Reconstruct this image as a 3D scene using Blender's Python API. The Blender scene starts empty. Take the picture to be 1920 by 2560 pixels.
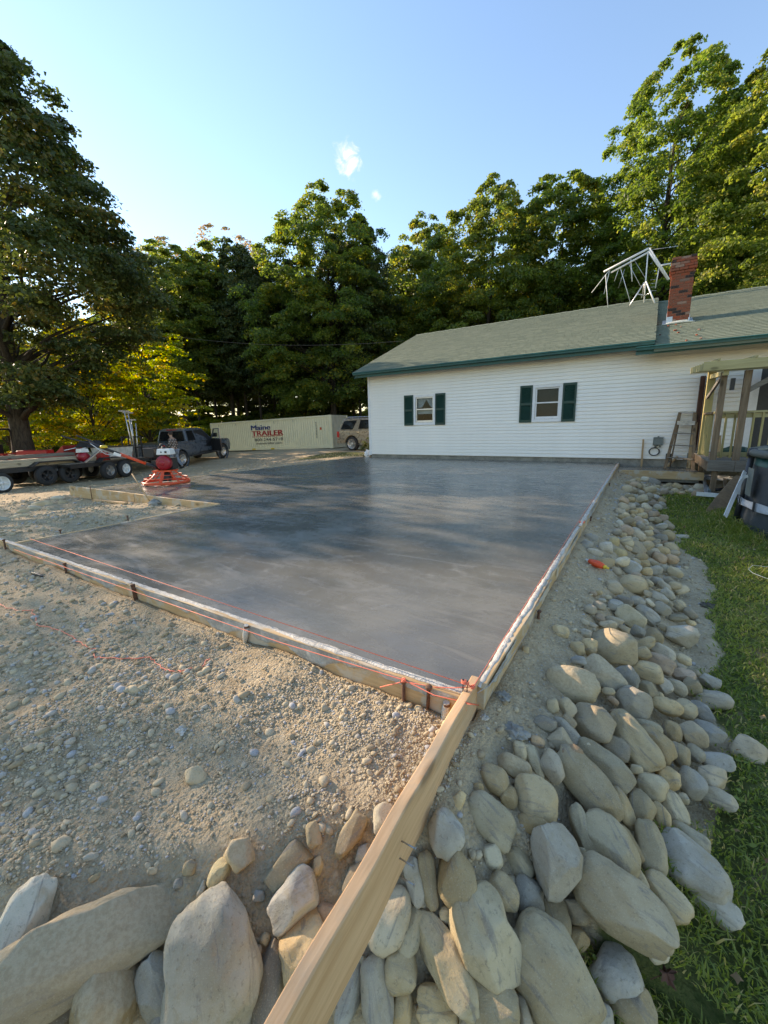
import bpy, bmesh, math, random
import numpy as np
from mathutils import Vector, Matrix, noise as mnoise

# ------------------------------------------------------------------ camera, sky, sun, exposure
SC = bpy.context.scene
COL = SC.collection
CAMP = np.array([0.5087, -1.4658, 1.0976]); YAW, PITCH, ROLL, FPX = -0.558, -0.2019, -0.0213, 1023.86
def cam_axes():
    f = np.array([math.sin(YAW)*math.cos(PITCH), math.cos(YAW)*math.cos(PITCH), math.sin(PITCH)])
    r = np.array([math.cos(YAW), -math.sin(YAW), 0.0]); u = np.cross(r, f)
    return r*math.cos(ROLL)+u*math.sin(ROLL), -r*math.sin(ROLL)+u*math.cos(ROLL), f
CR, CU, CF = cam_axes()
cam_d = bpy.data.cameras.new('camera'); cam = bpy.data.objects.new('camera', cam_d); COL.objects.link(cam)
cam_d.sensor_fit = 'HORIZONTAL'; cam_d.sensor_width = 36.0; cam_d.lens = FPX/1920*36.0
cam_d.clip_start = 0.02; cam_d.clip_end = 3000
cam.matrix_world = Matrix(((CR[0], CU[0], -CF[0], CAMP[0]), (CR[1], CU[1], -CF[1], CAMP[1]), (CR[2], CU[2], -CF[2], CAMP[2]), (0, 0, 0, 1)))
SC.camera = cam

SUN_EL, SUN_AZ = math.radians(23), math.radians(-90)       # azimuth from +y towards +x
W = bpy.data.worlds.new('World'); SC.world = W; W.use_nodes = True
wn, wl = W.node_tree.nodes, W.node_tree.links
wn.clear()
sky = wn.new('ShaderNodeTexSky'); sky.sky_type = 'NISHITA'; sky.sun_disc = False
sky.sun_elevation = SUN_EL; sky.sun_rotation = SUN_AZ; sky.altitude = 200; sky.air_density = 1.5; sky.dust_density = 0.12; sky.ozone_density = 6.0
bg = wn.new('ShaderNodeBackground'); bg.inputs[1].default_value = 0.15
wo = wn.new('ShaderNodeOutputWorld')
# one small fair-weather cloud and a wisp below it, as part of the sky
wtc = wn.new('ShaderNodeTexCoord')
def wdir(px, py):
    d = CF+CR*(px-960)/FPX-CU*(py-1280)/FPX
    return d/np.linalg.norm(d)
wnz = wn.new('ShaderNodeTexNoise'); wnz.inputs['Scale'].default_value = 34; wnz.inputs['Distortion'].default_value = 0.6; wnz.inputs['Detail'].default_value = 8; wnz.inputs['Roughness'].default_value = 0.62
wl.new(wtc.outputs['Generated'], wnz.inputs['Vector'])
cur = sky.outputs[0]
for (px, py, rad, amt) in ((872, 402, 0.060, 0.75), (938, 488, 0.026, 0.45)):
    dt = wn.new('ShaderNodeVectorMath'); dt.operation = 'DISTANCE'; wl.new(wtc.outputs['Generated'], dt.inputs[0]); dt.inputs[1].default_value = wdir(px, py)
    mr = wn.new('ShaderNodeMapRange'); mr.interpolation_type = 'SMOOTHSTEP'; wl.new(dt.outputs['Value'], mr.inputs[0])
    mr.inputs[1].default_value = 0.0; mr.inputs[2].default_value = rad; mr.inputs[3].default_value = 0.30; mr.inputs[4].default_value = -0.35
    ad = wn.new('ShaderNodeMath'); ad.operation = 'ADD'; wl.new(mr.outputs[0], ad.inputs[0]); wl.new(wnz.outputs[0], ad.inputs[1])
    m2 = wn.new('ShaderNodeMapRange'); m2.interpolation_type = 'SMOOTHSTEP'; wl.new(ad.outputs[0], m2.inputs[0])
    m2.inputs[1].default_value = 0.54; m2.inputs[2].default_value = 0.95; m2.inputs[3].default_value = 0; m2.inputs[4].default_value = amt
    mx = wn.new('ShaderNodeMix'); mx.data_type = 'RGBA'; wl.new(m2.outputs[0], mx.inputs[0]); wl.new(cur, mx.inputs[6]); mx.inputs[7].default_value = (4.6, 4.7, 5.0, 1)
    cur = mx.outputs[2]
wl.new(cur, bg.inputs[0]); wl.new(bg.outputs[0], wo.inputs[0])

sun_d = bpy.data.lights.new('sun', 'SUN'); sun = bpy.data.objects.new('sun', sun_d); COL.objects.link(sun)
sun_d.energy = 3.5; sun_d.angle = math.radians(0.5); sun_d.color = (1.0, 0.94, 0.84)
SUND = Vector((math.sin(SUN_AZ)*math.cos(SUN_EL), math.cos(SUN_AZ)*math.cos(SUN_EL), math.sin(SUN_EL)))
sun.rotation_euler = SUND.to_track_quat('Z', 'Y').to_euler(); sun.location = (-40, 5, 30)

vs = SC.view_settings
vs.view_transform = 'Standard'; vs.look = 'None'; vs.gamma = 1; vs.use_curve_mapping = False; vs.exposure = 1.3
vs.use_white_balance = True; vs.white_balance_temperature = 8200; vs.white_balance_tint = 18
SC.cycles.max_bounces = 8; SC.cycles.diffuse_bounces = 4; SC.cycles.glossy_bounces = 4; SC.cycles.transparent_max_bounces = 12
SC.cycles.use_denoising = True; SC.cycles.caustics_reflective = False; SC.cycles.caustics_refractive = False

# ------------------------------------------------------------------ helpers
RND = random.Random(11)
NR = np.random.default_rng(5)
def ray(px, py):
    d = CF+CR*(px-960)/FPX-CU*(py-1280)/FPX
    return d/np.linalg.norm(d)
def at_z(px, py, z): d = ray(px, py); return CAMP+d*((z-CAMP[2])/d[2])
def at_y(px, py, y): d = ray(px, py); return CAMP+d*((y-CAMP[1])/d[1])
def at_d(px, py, D): d = ray(px, py); return CAMP+d*(D/(d@CF))

def tag(o, label=None, cat=None, group=None, kind=None):
    if label: o['label'] = label
    if cat: o['category'] = cat
    if group: o['group'] = group
    if kind: o['kind'] = kind
    return o
def thing(name, label, cat, loc=(0, 0, 0), rotz=0.0, group=None, rot=None):
    o = bpy.data.objects.new(name, None); COL.objects.link(o)
    o.location = loc; o.rotation_euler = rot if rot else (0, 0, rotz); o.empty_display_size = 0.2
    return tag(o, label, cat, group)
def link(name, me, parent=None, loc=None):
    o = bpy.data.objects.new(name, me); COL.objects.link(o)
    if parent is not None: o.parent = parent
    if loc is not None: o.location = loc
    return o

class MB:
    """collects simple solids; build() links them as one mesh object"""
    def __init__(s): s.v = []; s.f = []; s.m = []; s.sm = []
    def add(s, vs_, fs, mi=0, smooth=False):
        b = len(s.v); s.v.extend([tuple(map(float, p)) for p in vs_])
        for f in fs: s.f.append(tuple(i+b for i in f)); s.m.append(mi); s.sm.append(smooth)
        return s
    def box(s, c, d, mi=0, rot=None, taper=None):
        x, y, z = d[0]/2, d[1]/2, d[2]/2; t = taper or (1, 1)
        P = [(-x, -y, -z), (x, -y, -z), (x, y, -z), (-x, y, -z), (-x*t[0], -y*t[1], z), (x*t[0], -y*t[1], z), (x*t[0], y*t[1], z), (-x*t[0], y*t[1], z)]
        if rot is not None: P = [rot @ Vector(p) for p in P]
        P = [(p[0]+c[0], p[1]+c[1], p[2]+c[2]) for p in P]
        return s.add(P, [(0, 3, 2, 1), (4, 5, 6, 7), (0, 1, 5, 4), (1, 2, 6, 5), (2, 3, 7, 6), (3, 0, 4, 7)], mi)
    def b2(s, lo, hi, mi=0): return s.box([(a+b)/2 for a, b in zip(lo, hi)], [abs(b-a) for a, b in zip(lo, hi)], mi)
    def bar(s, a, b, w, h, mi=0, up=(0, 0, 1)):
        a, b = Vector(a), Vector(b); d = (b-a); L = d.length; d.normalize(); u = Vector(up)
        sd = d.cross(u)
        if sd.length < 1e-4: sd = d.cross(Vector((1, 0, 0)))
        sd.normalize(); u = sd.cross(d)
        R = Matrix((d, sd, u)).transposed()
        return s.box((a+b)/2, (L, w, h), mi, R)
    def tube(s, pts, r, n=8, mi=0, caps=True, smooth=True, close=False):
        pts = [Vector(p) for p in pts]; N = len(pts); rs = r if isinstance(r, (list, tuple)) else [r]*N
        V = []; prev = None
        for i, p in enumerate(pts):
            if close: d = pts[(i+1) % N]-pts[i-1]
            else: d = pts[min(i+1, N-1)]-pts[max(i-1, 0)]
            if d.length < 1e-9: d = Vector((0, 0, 1))
            d.normalize()
            if prev is None:
                a = d.cross(Vector((0, 0, 1)))
                if a.length < 0.05: a = d.cross(Vector((1, 0, 0)))
            else: a = prev-d*prev.dot(d)
            a.normalize(); prev = a; b = d.cross(a)
            for k in range(n):
                t = 2*math.pi*k/n; V.append(p+(a*math.cos(t)+b*math.sin(t))*rs[i])
        F = []
        for i in range(N if close else N-1):
            j = (i+1) % N
            for k in range(n): F.append((i*n+k, i*n+(k+1) % n, j*n+(k+1) % n, j*n+k))
        s.add(V, F, mi, smooth)
        if caps and not close:
            b0 = len(s.v)-len(V)
            s.f.append(tuple(b0+k for k in reversed(range(n)))); s.m.append(mi); s.sm.append(False)
            s.f.append(tuple(b0+(N-1)*n+k for k in range(n))); s.m.append(mi); s.sm.append(False)
        return s
    def lathe(s, prof, c=(0, 0, 0), n=24, mi=0, axis='z', smooth=True):
        V = []
        for (r, h) in prof:
            for k in range(n):
                t = 2*math.pi*k/n; p = (r*math.cos(t), r*math.sin(t), h)
                if axis == 'y': p = (p[0], p[2], p[1])
                if axis == 'x': p = (p[2], p[0], p[1])
                V.append((p[0]+c[0], p[1]+c[1], p[2]+c[2]))
        F = []
        for i in range(len(prof)-1):
            for k in range(n): F.append((i*n+k, i*n+(k+1) % n, (i+1)*n+(k+1) % n, (i+1)*n+k))
        s.add(V, F, mi, smooth)
        return s
    def prism(s, poly, lo, hi, axis='y', mi=0, shrink=None):
        """polygon (two coords) extruded along axis; shrink=(fn) may move the hi/lo copies"""
        def mk(p, h):
            if axis == 'y': return (p[0], h, p[1])
            if axis == 'x': return (h, p[0], p[1])
            return (p[0], p[1], h)
        n = len(poly); V = [mk(p, lo) for p in poly]+[mk(p, hi) for p in poly]
        F = [tuple(range(n)), tuple(reversed(range(n, 2*n)))]+[(i, n+i, n+(i+1) % n, (i+1) % n) for i in range(n)]
        return s.add(V, F, mi)
    def mesh(s, name, mats):
        me = bpy.data.meshes.new(name); me.from_pydata(s.v, [], s.f)
        for m in (mats if isinstance(mats, (list, tuple)) else [mats]): me.materials.append(m)
        me.polygons.foreach_set('material_index', s.m); me.polygons.foreach_set('use_smooth', s.sm)
        bm = bmesh.new(); bm.from_mesh(me); bmesh.ops.recalc_face_normals(bm, faces=bm.faces); bm.to_mesh(me); bm.free()
        me.update(); return me
    def build(s, name, mats, parent=None, loc=None, bevel=0):
        o = link(name, s.mesh(name, mats), parent, loc)
        if bevel:
            b = o.modifiers.new('bevel', 'BEVEL'); b.width = bevel; b.segments = 2; b.limit_method = 'ANGLE'
        return o

def fast_mesh(name, V, Fq, mat, tint=None, smooth=False):
    """numpy verts and equal-sized faces"""
    V = np.asarray(V, np.float32); Fq = np.asarray(Fq, np.int32); k = Fq.shape[1]
    me = bpy.data.meshes.new(name)
    me.vertices.add(len(V)); me.vertices.foreach_set('co', V.ravel())
    me.loops.add(Fq.size); me.loops.foreach_set('vertex_index', Fq.ravel())
    me.polygons.add(len(Fq)); me.polygons.foreach_set('loop_start', np.arange(0, Fq.size, k, dtype=np.int32))
    me.update(calc_edges=True)
    me.polygons.foreach_set('use_smooth', np.full(len(Fq), bool(smooth)))
    if tint is not None:
        a = me.attributes.new('tint', 'FLOAT', 'FACE'); a.data.foreach_set('value', np.asarray(tint, np.float32))
    if isinstance(mat, (list, tuple)):
        for m in mat: me.materials.append(m)
    else: me.materials.append(mat)
    me.validate(); me.update()
    return me

# ------------------------------------------------------------------ materials
class NT:
    def __init__(s, name):
        s.m = bpy.data.materials.new(name); s.m.use_nodes = True; s.n = s.m.node_tree.nodes; s.l = s.m.node_tree.links
        s.n.clear(); s.out = s.n.new('ShaderNodeOutputMaterial')
    def node(s, t, **kw):
        x = s.n.new(t)
        for k, v in kw.items():
            if k.startswith('i_'): x.inputs[int(k[2:])].default_value = v
            else: setattr(x, k, v)
        return x
    def link(s, a, b): s.l.new(a, b)
    def coord(s, which='Object', scale=(1, 1, 1), rot=(0, 0, 0)):
        tc = s.node('ShaderNodeTexCoord'); mp = s.node('ShaderNodeMapping'); mp.inputs['Scale'].default_value = scale; mp.inputs['Rotation'].default_value = rot
        s.link(tc.outputs[which], mp.inputs[0]); return mp.outputs[0]
    def geo(s, which): return s.node('ShaderNodeNewGeometry').outputs[which]
    def noise(s, vec, scale, detail=4, rough=0.55, dist=0.0):
        x = s.node('ShaderNodeTexNoise'); x.inputs['Scale'].default_value = scale; x.inputs['Detail'].default_value = detail
        x.inputs['Roughness'].default_value = rough; x.inputs['Distortion'].default_value = dist
        if vec is not None: s.link(vec, x.inputs['Vector'])
        return x.outputs[0]
    def ramp(s, fac, lo, hi, a=0.0, b=1.0, smooth=True):
        x = s.node('ShaderNodeMapRange'); x.interpolation_type = 'SMOOTHSTEP' if smooth else 'LINEAR'
        s.link(fac, x.inputs[0]); x.inputs[1].default_value = lo; x.inputs[2].default_value = hi; x.inputs[3].default_value = a; x.inputs[4].default_value = b
        return x.outputs[0]
    def mix(s, fac, a, b, mode='MIX'):
        x = s.node('ShaderNodeMix'); x.data_type = 'RGBA'; x.blend_type = mode
        for sock, v in ((x.inputs[0], fac), (x.inputs[6], a), (x.inputs[7], b)):
            if hasattr(v, 'node'): s.link(v, sock)
            elif isinstance(v, (int, float)): sock.default_value = v
            else: sock.default_value = (*v[:3], 1)
        return x.outputs[2]
    def math(s, op, a, b=None, c=None):
        x = s.node('ShaderNodeMath', operation=op)
        for i, v in enumerate((a, b, c)):
            if v is None: continue
            if hasattr(v, 'node'): s.link(v, x.inputs[i])
            else: x.inputs[i].default_value = v
        return x.outputs[0]
    def attr(s, name, out='Fac'): x = s.node('ShaderNodeAttribute'); x.attribute_name = name; return x.outputs[out]
    def bump(s, h, strength=0.3, dist=0.01, normal=None):
        x = s.node('ShaderNodeBump'); x.inputs['Strength'].default_value = strength; x.inputs['Distance'].default_value = dist
        s.link(h, x.inputs['Height'])
        if normal is not None: s.link(normal, x.inputs['Normal'])
        return x.outputs[0]
    def bsdf(s, col, rough=0.7, metal=0.0, normal=None, spec=None, coat=None):
        x = s.node('ShaderNodeBsdfPrincipled')
        for sock, v in (('Base Color', col), ('Roughness', rough), ('Metallic', metal), ('Specular IOR Level', spec), ('Coat Weight', coat)):
            if v is None: continue
            if hasattr(v, 'node'): s.link(v, x.inputs[sock])
            elif sock == 'Base Color': x.inputs[sock].default_value = (*v[:3], 1)
            else: x.inputs[sock].default_value = v
        if normal is not None: s.link(normal, x.inputs['Normal'])
        s.link(x.outputs[0], s.out.inputs[0]); return x

def plain(name, col, rough=0.6, metal=0.0, var=0.18, scale=6.0, bump=0.0, bscale=40.0, spec=None, coat=None, stretch=(1, 1, 1)):
    """painted / raw surface with worn, mottled colour"""
    t = NT(name); c = t.coord('Object', stretch)
    n1 = t.noise(c, scale, 5, 0.6); n2 = t.noise(c, scale*7, 3, 0.6)
    f = t.math('ADD', t.math('MULTIPLY', n1, 0.65), t.math('MULTIPLY', n2, 0.35))
    f = t.ramp(f, 0.3, 0.7)
    lo = [x*(1-var) for x in col]; hi = [min(1, x*(1+var)) for x in col]
    cc = t.mix(f, lo, hi)
    r = t.ramp(n1, 0.3, 0.7, max(0.02, rough-0.08), min(1, rough+0.08))
    nm = t.bump(t.noise(c, bscale, 4, 0.6), bump, 0.01) if bump else None
    t.bsdf(cc, r, metal, nm, spec, coat); return t.m

def wood(name, col, dark, axis=0, scale=1.0, rough=0.75, stain=None, stain_amt=0.5, sscale=3.0):
    """sawn board: grain runs along the given object axis"""
    t = NT(name); st = [9*scale]*3; st[axis] = 0.55*scale
    tc = t.coord('Object', st); oi = t.node('ShaderNodeObjectInfo')
    va = t.node('ShaderNodeVectorMath', operation='ADD'); t.link(tc, va.inputs[0])
    sc_ = t.node('ShaderNodeVectorMath', operation='SCALE'); cb = t.node('ShaderNodeCombineXYZ'); t.link(oi.outputs['Random'], cb.inputs[0]); t.link(oi.outputs['Random'], cb.inputs[1]); t.link(oi.outputs['Random'], cb.inputs[2])
    t.link(cb.outputs[0], sc_.inputs[0]); sc_.inputs['Scale'].default_value = 37; t.link(sc_.outputs[0], va.inputs[1])
    v = va.outputs[0]
    g1 = t.noise(v, 2.2, 6, 0.65, 0.8); g2 = t.noise(v, 11, 4, 0.7)
    f = t.ramp(t.math('ADD', t.math('MULTIPLY', g1, 0.7), t.math('MULTIPLY', g2, 0.3)), 0.32, 0.68)
    cc = t.mix(f, dark, col)
    ks = [10.0*scale]*3; ks[axis] = 4.2*scale; kc = t.coord('Object', ks); ka = t.node('ShaderNodeVectorMath', operation='ADD'); t.link(kc, ka.inputs[0]); t.link(sc_.outputs[0], ka.inputs[1])
    kv = t.node('ShaderNodeTexVoronoi'); kv.inputs['Scale'].default_value = 0.55; t.link(ka.outputs[0], kv.inputs['Vector'])
    cc = t.mix(t.ramp(kv.outputs['Distance'], 0.20, 0.09, 0, 0.75), cc, [x*0.38 for x in dark])
    fl = t.noise(v, 26, 5, 0.8); cc = t.mix(t.ramp(fl, 0.60, 0.74, 0, 0.5), cc, [x*0.5 for x in dark])
    if stain is not None:
        sn = t.noise(t.coord('Object'), sscale, 6, 0.65, 0.4)
        cc = t.mix(t.ramp(sn, 0.5, 0.62, 0, stain_amt), cc, stain)
    t.bsdf(cc, rough, 0, t.bump(g2, 0.25, 0.004), 0.3); return t.m

def leaf_mat(name, dark, light, warm, trans=0.45):
    t = NT(name); a = t.attr('tint'); oi = t.node('ShaderNodeObjectInfo')
    c = t.mix(t.ramp(a, 0.0, 0.75), dark, light); c = t.mix(t.ramp(a, 0.72, 1.0), c, warm)
    c = t.mix(1.0, c, t.mix(oi.outputs['Random'], (0.86, 0.92, 0.82), (1.12, 1.06, 1.0)), 'MULTIPLY')
    d = t.node('ShaderNodeBsdfPrincipled'); t.link(c, d.inputs['Base Color']); d.inputs['Roughness'].default_value = 0.5; d.inputs['Specular IOR Level'].default_value = 0.35
    tr = t.node('ShaderNodeBsdfTranslucent'); hs = t.node('ShaderNodeHueSaturation'); hs.inputs['Saturation'].default_value = 1.15; hs.inputs['Value'].default_value = 3.0; hs.inputs['Hue'].default_value = 0.485
    t.link(c, hs.inputs['Color']); t.link(hs.outputs[0], tr.inputs[0])
    mx = t.node('ShaderNodeMixShader'); mx.inputs[0].default_value = trans
    t.link(d.outputs[0], mx.inputs[1]); t.link(tr.outputs[0], mx.inputs[2]); t.link(mx.outputs[0], t.out.inputs[0]); return t.m

def bark_mat(name, a, b):
    t = NT(name); c = t.coord('Object', (6, 6, 1.2)); n = t.noise(c, 3.0, 6, 0.7, 0.5)
    t.bsdf(t.mix(t.ramp(n, 0.3, 0.7), a, b), 0.9, 0, t.bump(n, 0.8, 0.05), 0.2); return t.m

def glass_mat(name, tint=(0.8, 0.85, 0.85), clear=0.9):
    t = NT(name); lw = t.node('ShaderNodeLayerWeight'); lw.inputs[0].default_value = 0.5
    tr = t.node('ShaderNodeBsdfTransparent'); tr.inputs[0].default_value = (*[x*clear for x in tint], 1)
    gl = t.node('ShaderNodeBsdfGlossy'); gl.inputs['Roughness'].default_value = 0.02; gl.inputs[0].default_value = (0.95, 0.95, 0.95, 1)
    f = t.math('MULTIPLY_ADD', t.math('POWER', lw.outputs['Facing'], 5.0), 0.9, 0.012)
    mx = t.node('ShaderNodeMixShader'); t.link(f, mx.inputs[0]); t.link(tr.outputs[0], mx.inputs[1]); t.link(gl.outputs[0], mx.inputs[2]); t.link(mx.outputs[0], t.out.inputs[0]); return t.m

MT = {}
def build_materials():
    # soil: sandy gravel, lawn turf and leaf litter share the terrain by a painted mask of where each lies
    t = NT('gravelly_soil'); P = t.geo('Position')
    n1 = t.noise(P, 1.3, 6, 0.6); n2 = t.noise(P, 14, 6, 0.7); n3 = t.noise(P, 70, 5, 0.75)
    vo = t.node('ShaderNodeTexVoronoi'); vo.inputs['Scale'].default_value = 55; t.link(P, vo.inputs['Vector'])
    vo2 = t.node('ShaderNodeTexVoronoi'); vo2.inputs['Scale'].default_value = 120; t.link(P, vo2.inputs['Vector'])
    base = t.mix(t.ramp(n1, 0.35, 0.65), (0.345, 0.25, 0.145), (0.47, 0.36, 0.22))
    base = t.mix(t.ramp(n2, 0.35, 0.7), base, (0.53, 0.42, 0.27))
    sep = t.node('ShaderNodeSeparateColor'); t.link(vo.outputs['Color'], sep.inputs[0])
    peb = t.mix(sep.outputs[0], (0.30, 0.24, 0.16), (0.58, 0.49, 0.35))
    base = t.mix(t.math('MULTIPLY', t.ramp(vo.outputs['Distance'], 0.55, 0.25), 0.55), base, peb)
    sep2 = t.node('ShaderNodeSeparateColor'); t.link(vo2.outputs['Color'], sep2.inputs[0])
    base = t.mix(t.math('MULTIPLY', t.ramp(vo2.outputs['Distance'], 0.5, 0.2), 0.4), base, t.mix(sep2.outputs[1], (0.27, 0.21, 0.135), (0.55, 0.46, 0.32)))
    turf = t.mix(t.ramp(n2, 0.35, 0.65), (0.060, 0.085, 0.022), (0.140, 0.145, 0.046))
    turf = t.mix(t.ramp(t.noise(P, 2.4, 5, 0.6), 0.52, 0.68), turf, (0.19, 0.155, 0.075))
    g = t.attr('turf'); col = t.mix(t.ramp(t.math('ADD', g, t.math('MULTIPLY', t.math('SUBTRACT', n2, 0.5), 0.9)), 0.35, 0.65), base, turf)
    lit = t.mix(t.ramp(n3, 0.35, 0.65), (0.045, 0.036, 0.018), (0.16, 0.12, 0.055))
    col = t.mix(t.attr('litter'), col, lit)
    h = t.math('ADD', t.math('MULTIPLY', vo.outputs['Distance'], -0.8), t.math('ADD', t.math('MULTIPLY', n3, 0.9), t.math('MULTIPLY', vo2.outputs['Distance'], -0.5)))
    t.bsdf(col, 0.95, 0, t.bump(h, 0.9, 0.012), 0.15); MT['soil'] = t.m

    # fresh trowelled concrete, still wet
    t = NT('wet_concrete'); P = t.geo('Position')
    sw = t.noise(P, 0.55, 5, 0.6, 2.4)                                     # broad damp patches
    mp = t.node('ShaderNodeMapping'); mp.inputs['Rotation'].default_value = (0, 0, math.radians(58)); mp.inputs['Scale'].default_value = (0.9, 4.5, 1); t.link(P, mp.inputs[0])
    st = t.noise(mp.outputs[0], 1.4, 6, 0.68, 1.6)                         # trowel sweeps
    mp2 = t.node('ShaderNodeMapping'); mp2.inputs['Rotation'].default_value = (0, 0, math.radians(-35)); mp2.inputs['Scale'].default_value = (1.2, 5.5, 1); t.link(P, mp2.inputs[0])
    st2 = t.noise(mp2.outputs[0], 1.1, 6, 0.7, 2.2)
    fine = t.noise(P, 130, 3, 0.7); mid = t.noise(P, 9, 6, 0.72, 0.6)
    col = t.mix(t.ramp(sw, 0.36, 0.64), (0.150, 0.143, 0.120), (0.200, 0.190, 0.156))
    col = t.mix(t.ramp(st, 0.54, 0.72, 0, 0.55), col, (0.26, 0.245, 0.205))
    col = t.mix(t.ramp(st2, 0.58, 0.74, 0, 0.45), col, (0.085, 0.083, 0.077))
    col = t.mix(t.ramp(mid, 0.58, 0.76, 0, 0.4), col, (0.27, 0.25, 0.205))
    col = t.mix(t.ramp(fine, 0.3, 0.7, 0, 0.22), col, (0.04, 0.043, 0.045))
    va_ = t.node('ShaderNodeTexVoronoi'); va_.inputs['Scale'].default_value = 0.62; va_.inputs['Randomness'].default_value = 0.9; t.link(P, va_.inputs['Vector'])
    arc = t.math('SINE', t.math('ADD', t.math('MULTIPLY', va_.outputs['Distance'], 46.0), t.math('MULTIPLY', mid, 5.0)))
    arc = t.math('MULTIPLY', t.ramp(arc, 0.70, 0.98), t.ramp(t.noise(P, 2.6, 4, 0.6, 0.5), 0.50, 0.68))
    col = t.mix(t.math('MULTIPLY', arc, 0.45), col, (0.27, 0.26, 0.225))
    rr = t.math('ADD', t.ramp(sw, 0.3, 0.7, 0.16, 0.27), t.math('ADD', t.ramp(st, 0.45, 0.75, 0.0, 0.20), t.ramp(mid, 0.4, 0.75, 0.0, 0.12)))
    hgt = t.math('ADD', t.math('MULTIPLY_ADD', arc, 0.25, t.math('MULTIPLY', st, 0.55)), t.math('ADD', t.math('MULTIPLY', mid, 0.30), t.math('ADD', t.math('MULTIPLY', fine, 0.03), t.math('MULTIPLY', st2, 0.5))))
    t.bsdf(col, rr, 0, t.bump(hgt, 0.16, 0.02), 0.55); MT['concrete'] = t.m

    MT['old_concrete'] = plain('old_concrete', (0.27, 0.255, 0.215), 0.9, var=0.35, scale=3, bump=0.5, bscale=30)
    MT['residue'] = plain('dry_concrete_crust', (0.52, 0.49, 0.425), 0.92, var=0.35, scale=14, bump=0.9, bscale=90)

    MT['smear'] = plain('grey_concrete_smear', (0.36, 0.35, 0.31), 0.85, var=0.35, scale=9, bump=0.6, bscale=60)
    # field stones: each object brings its own tone
    t = NT('field_stone'); oi = t.node('ShaderNodeObjectInfo'); tc = t.coord('Object')
    va = t.node('ShaderNodeVectorMath', operation='MULTIPLY_ADD'); cb = t.node('ShaderNodeCombineXYZ')
    for i in range(3): t.link(oi.outputs['Random'], cb.inputs[i])
    t.link(cb.outputs[0], va.inputs[0]); va.inputs[1].default_value = (51, 23, 37); t.link(tc, va.inputs[2]); v = va.outputs[0]
    n1 = t.noise(v, 15, 6, 0.65, 0.6); n2 = t.noise(v, 75, 5, 0.75); n3 = t.noise(v, 260, 3, 0.75); n0 = t.noise(v, 5, 4, 0.6, 0.4)
    mp = t.node('ShaderNodeMapping'); mp.inputs['Scale'].default_value = (6, 44, 18); mp.inputs['Rotation'].default_value = (0.5, 0.9, 0.3); t.link(v, mp.inputs[0]); vein = t.noise(mp.outputs[0], 1.0, 5, 0.6, 0.9)
    c = t.mix(t.ramp(n0, 0.36, 0.62, 0, 1), t.mix(1, oi.outputs['Color'], (0.80, 0.76, 0.70), 'MULTIPLY'), oi.outputs['Color'])
    c = t.mix(t.ramp(n1, 0.50, 0.70, 0, 0.55), c, (0.40, 0.315, 0.185))
    c = t.mix(t.ramp(vein, 0.54, 0.68, 0, 0.55), c, (0.20, 0.185, 0.165))
    c = t.mix(t.ramp(n2, 0.54, 0.70, 0, 0.60), c, (0.18, 0.15, 0.105))
    c = t.mix(t.ramp(n3, 0.52, 0.72, 0, 0.45), c, (0.60, 0.53, 0.40))
    up = t.node('ShaderNodeSeparateXYZ'); t.link(t.geo('Normal'), up.inputs[0])
    soil_n = t.math('ADD', t.math('MULTIPLY', n0, 0.7), t.math('ADD', t.math('MULTIPLY', n1, 0.5), t.math('MULTIPLY', n2, 0.3)))
    du = t.math('ADD', t.math('ADD', soil_n, t.math('MULTIPLY', up.outputs[2], 0.40)), t.math('MULTIPLY', oi.outputs['Alpha'], 0.55))
    dust = t.ramp(du, 1.34, 1.52)                                          # soil lying on the flat tops, in patches
    c = t.mix(t.math('MULTIPLY', dust, 0.85), c, t.mix(t.ramp(n2, 0.35, 0.65), (0.40, 0.30, 0.175), (0.52, 0.415, 0.265)))
    hb = t.math('ADD', t.math('MULTIPLY', n1, 0.9), t.math('ADD', t.math('MULTIPLY', n2, 0.55), t.math('ADD', t.math('MULTIPLY', n3, 0.22), t.math('MULTIPLY', vein, 0.25))))
    t.bsdf(c, 0.88, 0, t.bump(hb, 0.75, 0.008), 0.25); MT['stone'] = t.m
    # pebbles: tone from the face attribute
    t = NT('pebble_stone'); a = t.attr('tint'); P = t.geo('Position')
    c = t.mix(t.ramp(a, 0, 0.6), (0.34, 0.26, 0.16), (0.53, 0.43, 0.28)); c = t.mix(t.ramp(a, 0.72, 1.0), c, (0.40, 0.40, 0.39))
    n = t.noise(P, 160, 4, 0.7); c = t.mix(t.ramp(n, 0.4, 0.75, 0, 0.4), c, (0.23, 0.185, 0.125))
    t.bsdf(c, 0.92, 0, t.bump(n, 0.4, 0.003), 0.2); MT['pebble'] = t.m

    MT['form'] = wood('form_lumber', (0.60, 0.42, 0.225), (0.42, 0.265, 0.125), 0, 1.0, 0.7, (0.50, 0.44, 0.34), 0.85, 4.0)
    MT['formy'] = wood('form_lumber_side', (0.56, 0.41, 0.235), (0.36, 0.235, 0.115), 1, 1.0, 0.7, (0.42, 0.38, 0.31), 0.75, 4.0)
    MT['plank'] = wood('spruce_plank', (0.74, 0.47, 0.26), (0.55, 0.31, 0.15), 1, 1.0, 0.65, (0.40, 0.33, 0.24), 0.35, 2.2)
    MT['rust'] = plain('rusty_steel', (0.15, 0.075, 0.045), 0.85, 0.3, 0.5, 25, 0.6, 80)
    MT['nail'] = plain('bright_nail_steel', (0.42, 0.42, 0.42), 0.35, 0.9)
    MT['string'] = plain('orange_nylon', (0.85, 0.20, 0.12), 0.6, var=0.15, scale=60)
    MT['yellow'] = plain('yellow_plastic', (0.75, 0.50, 0.04), 0.45)
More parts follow.
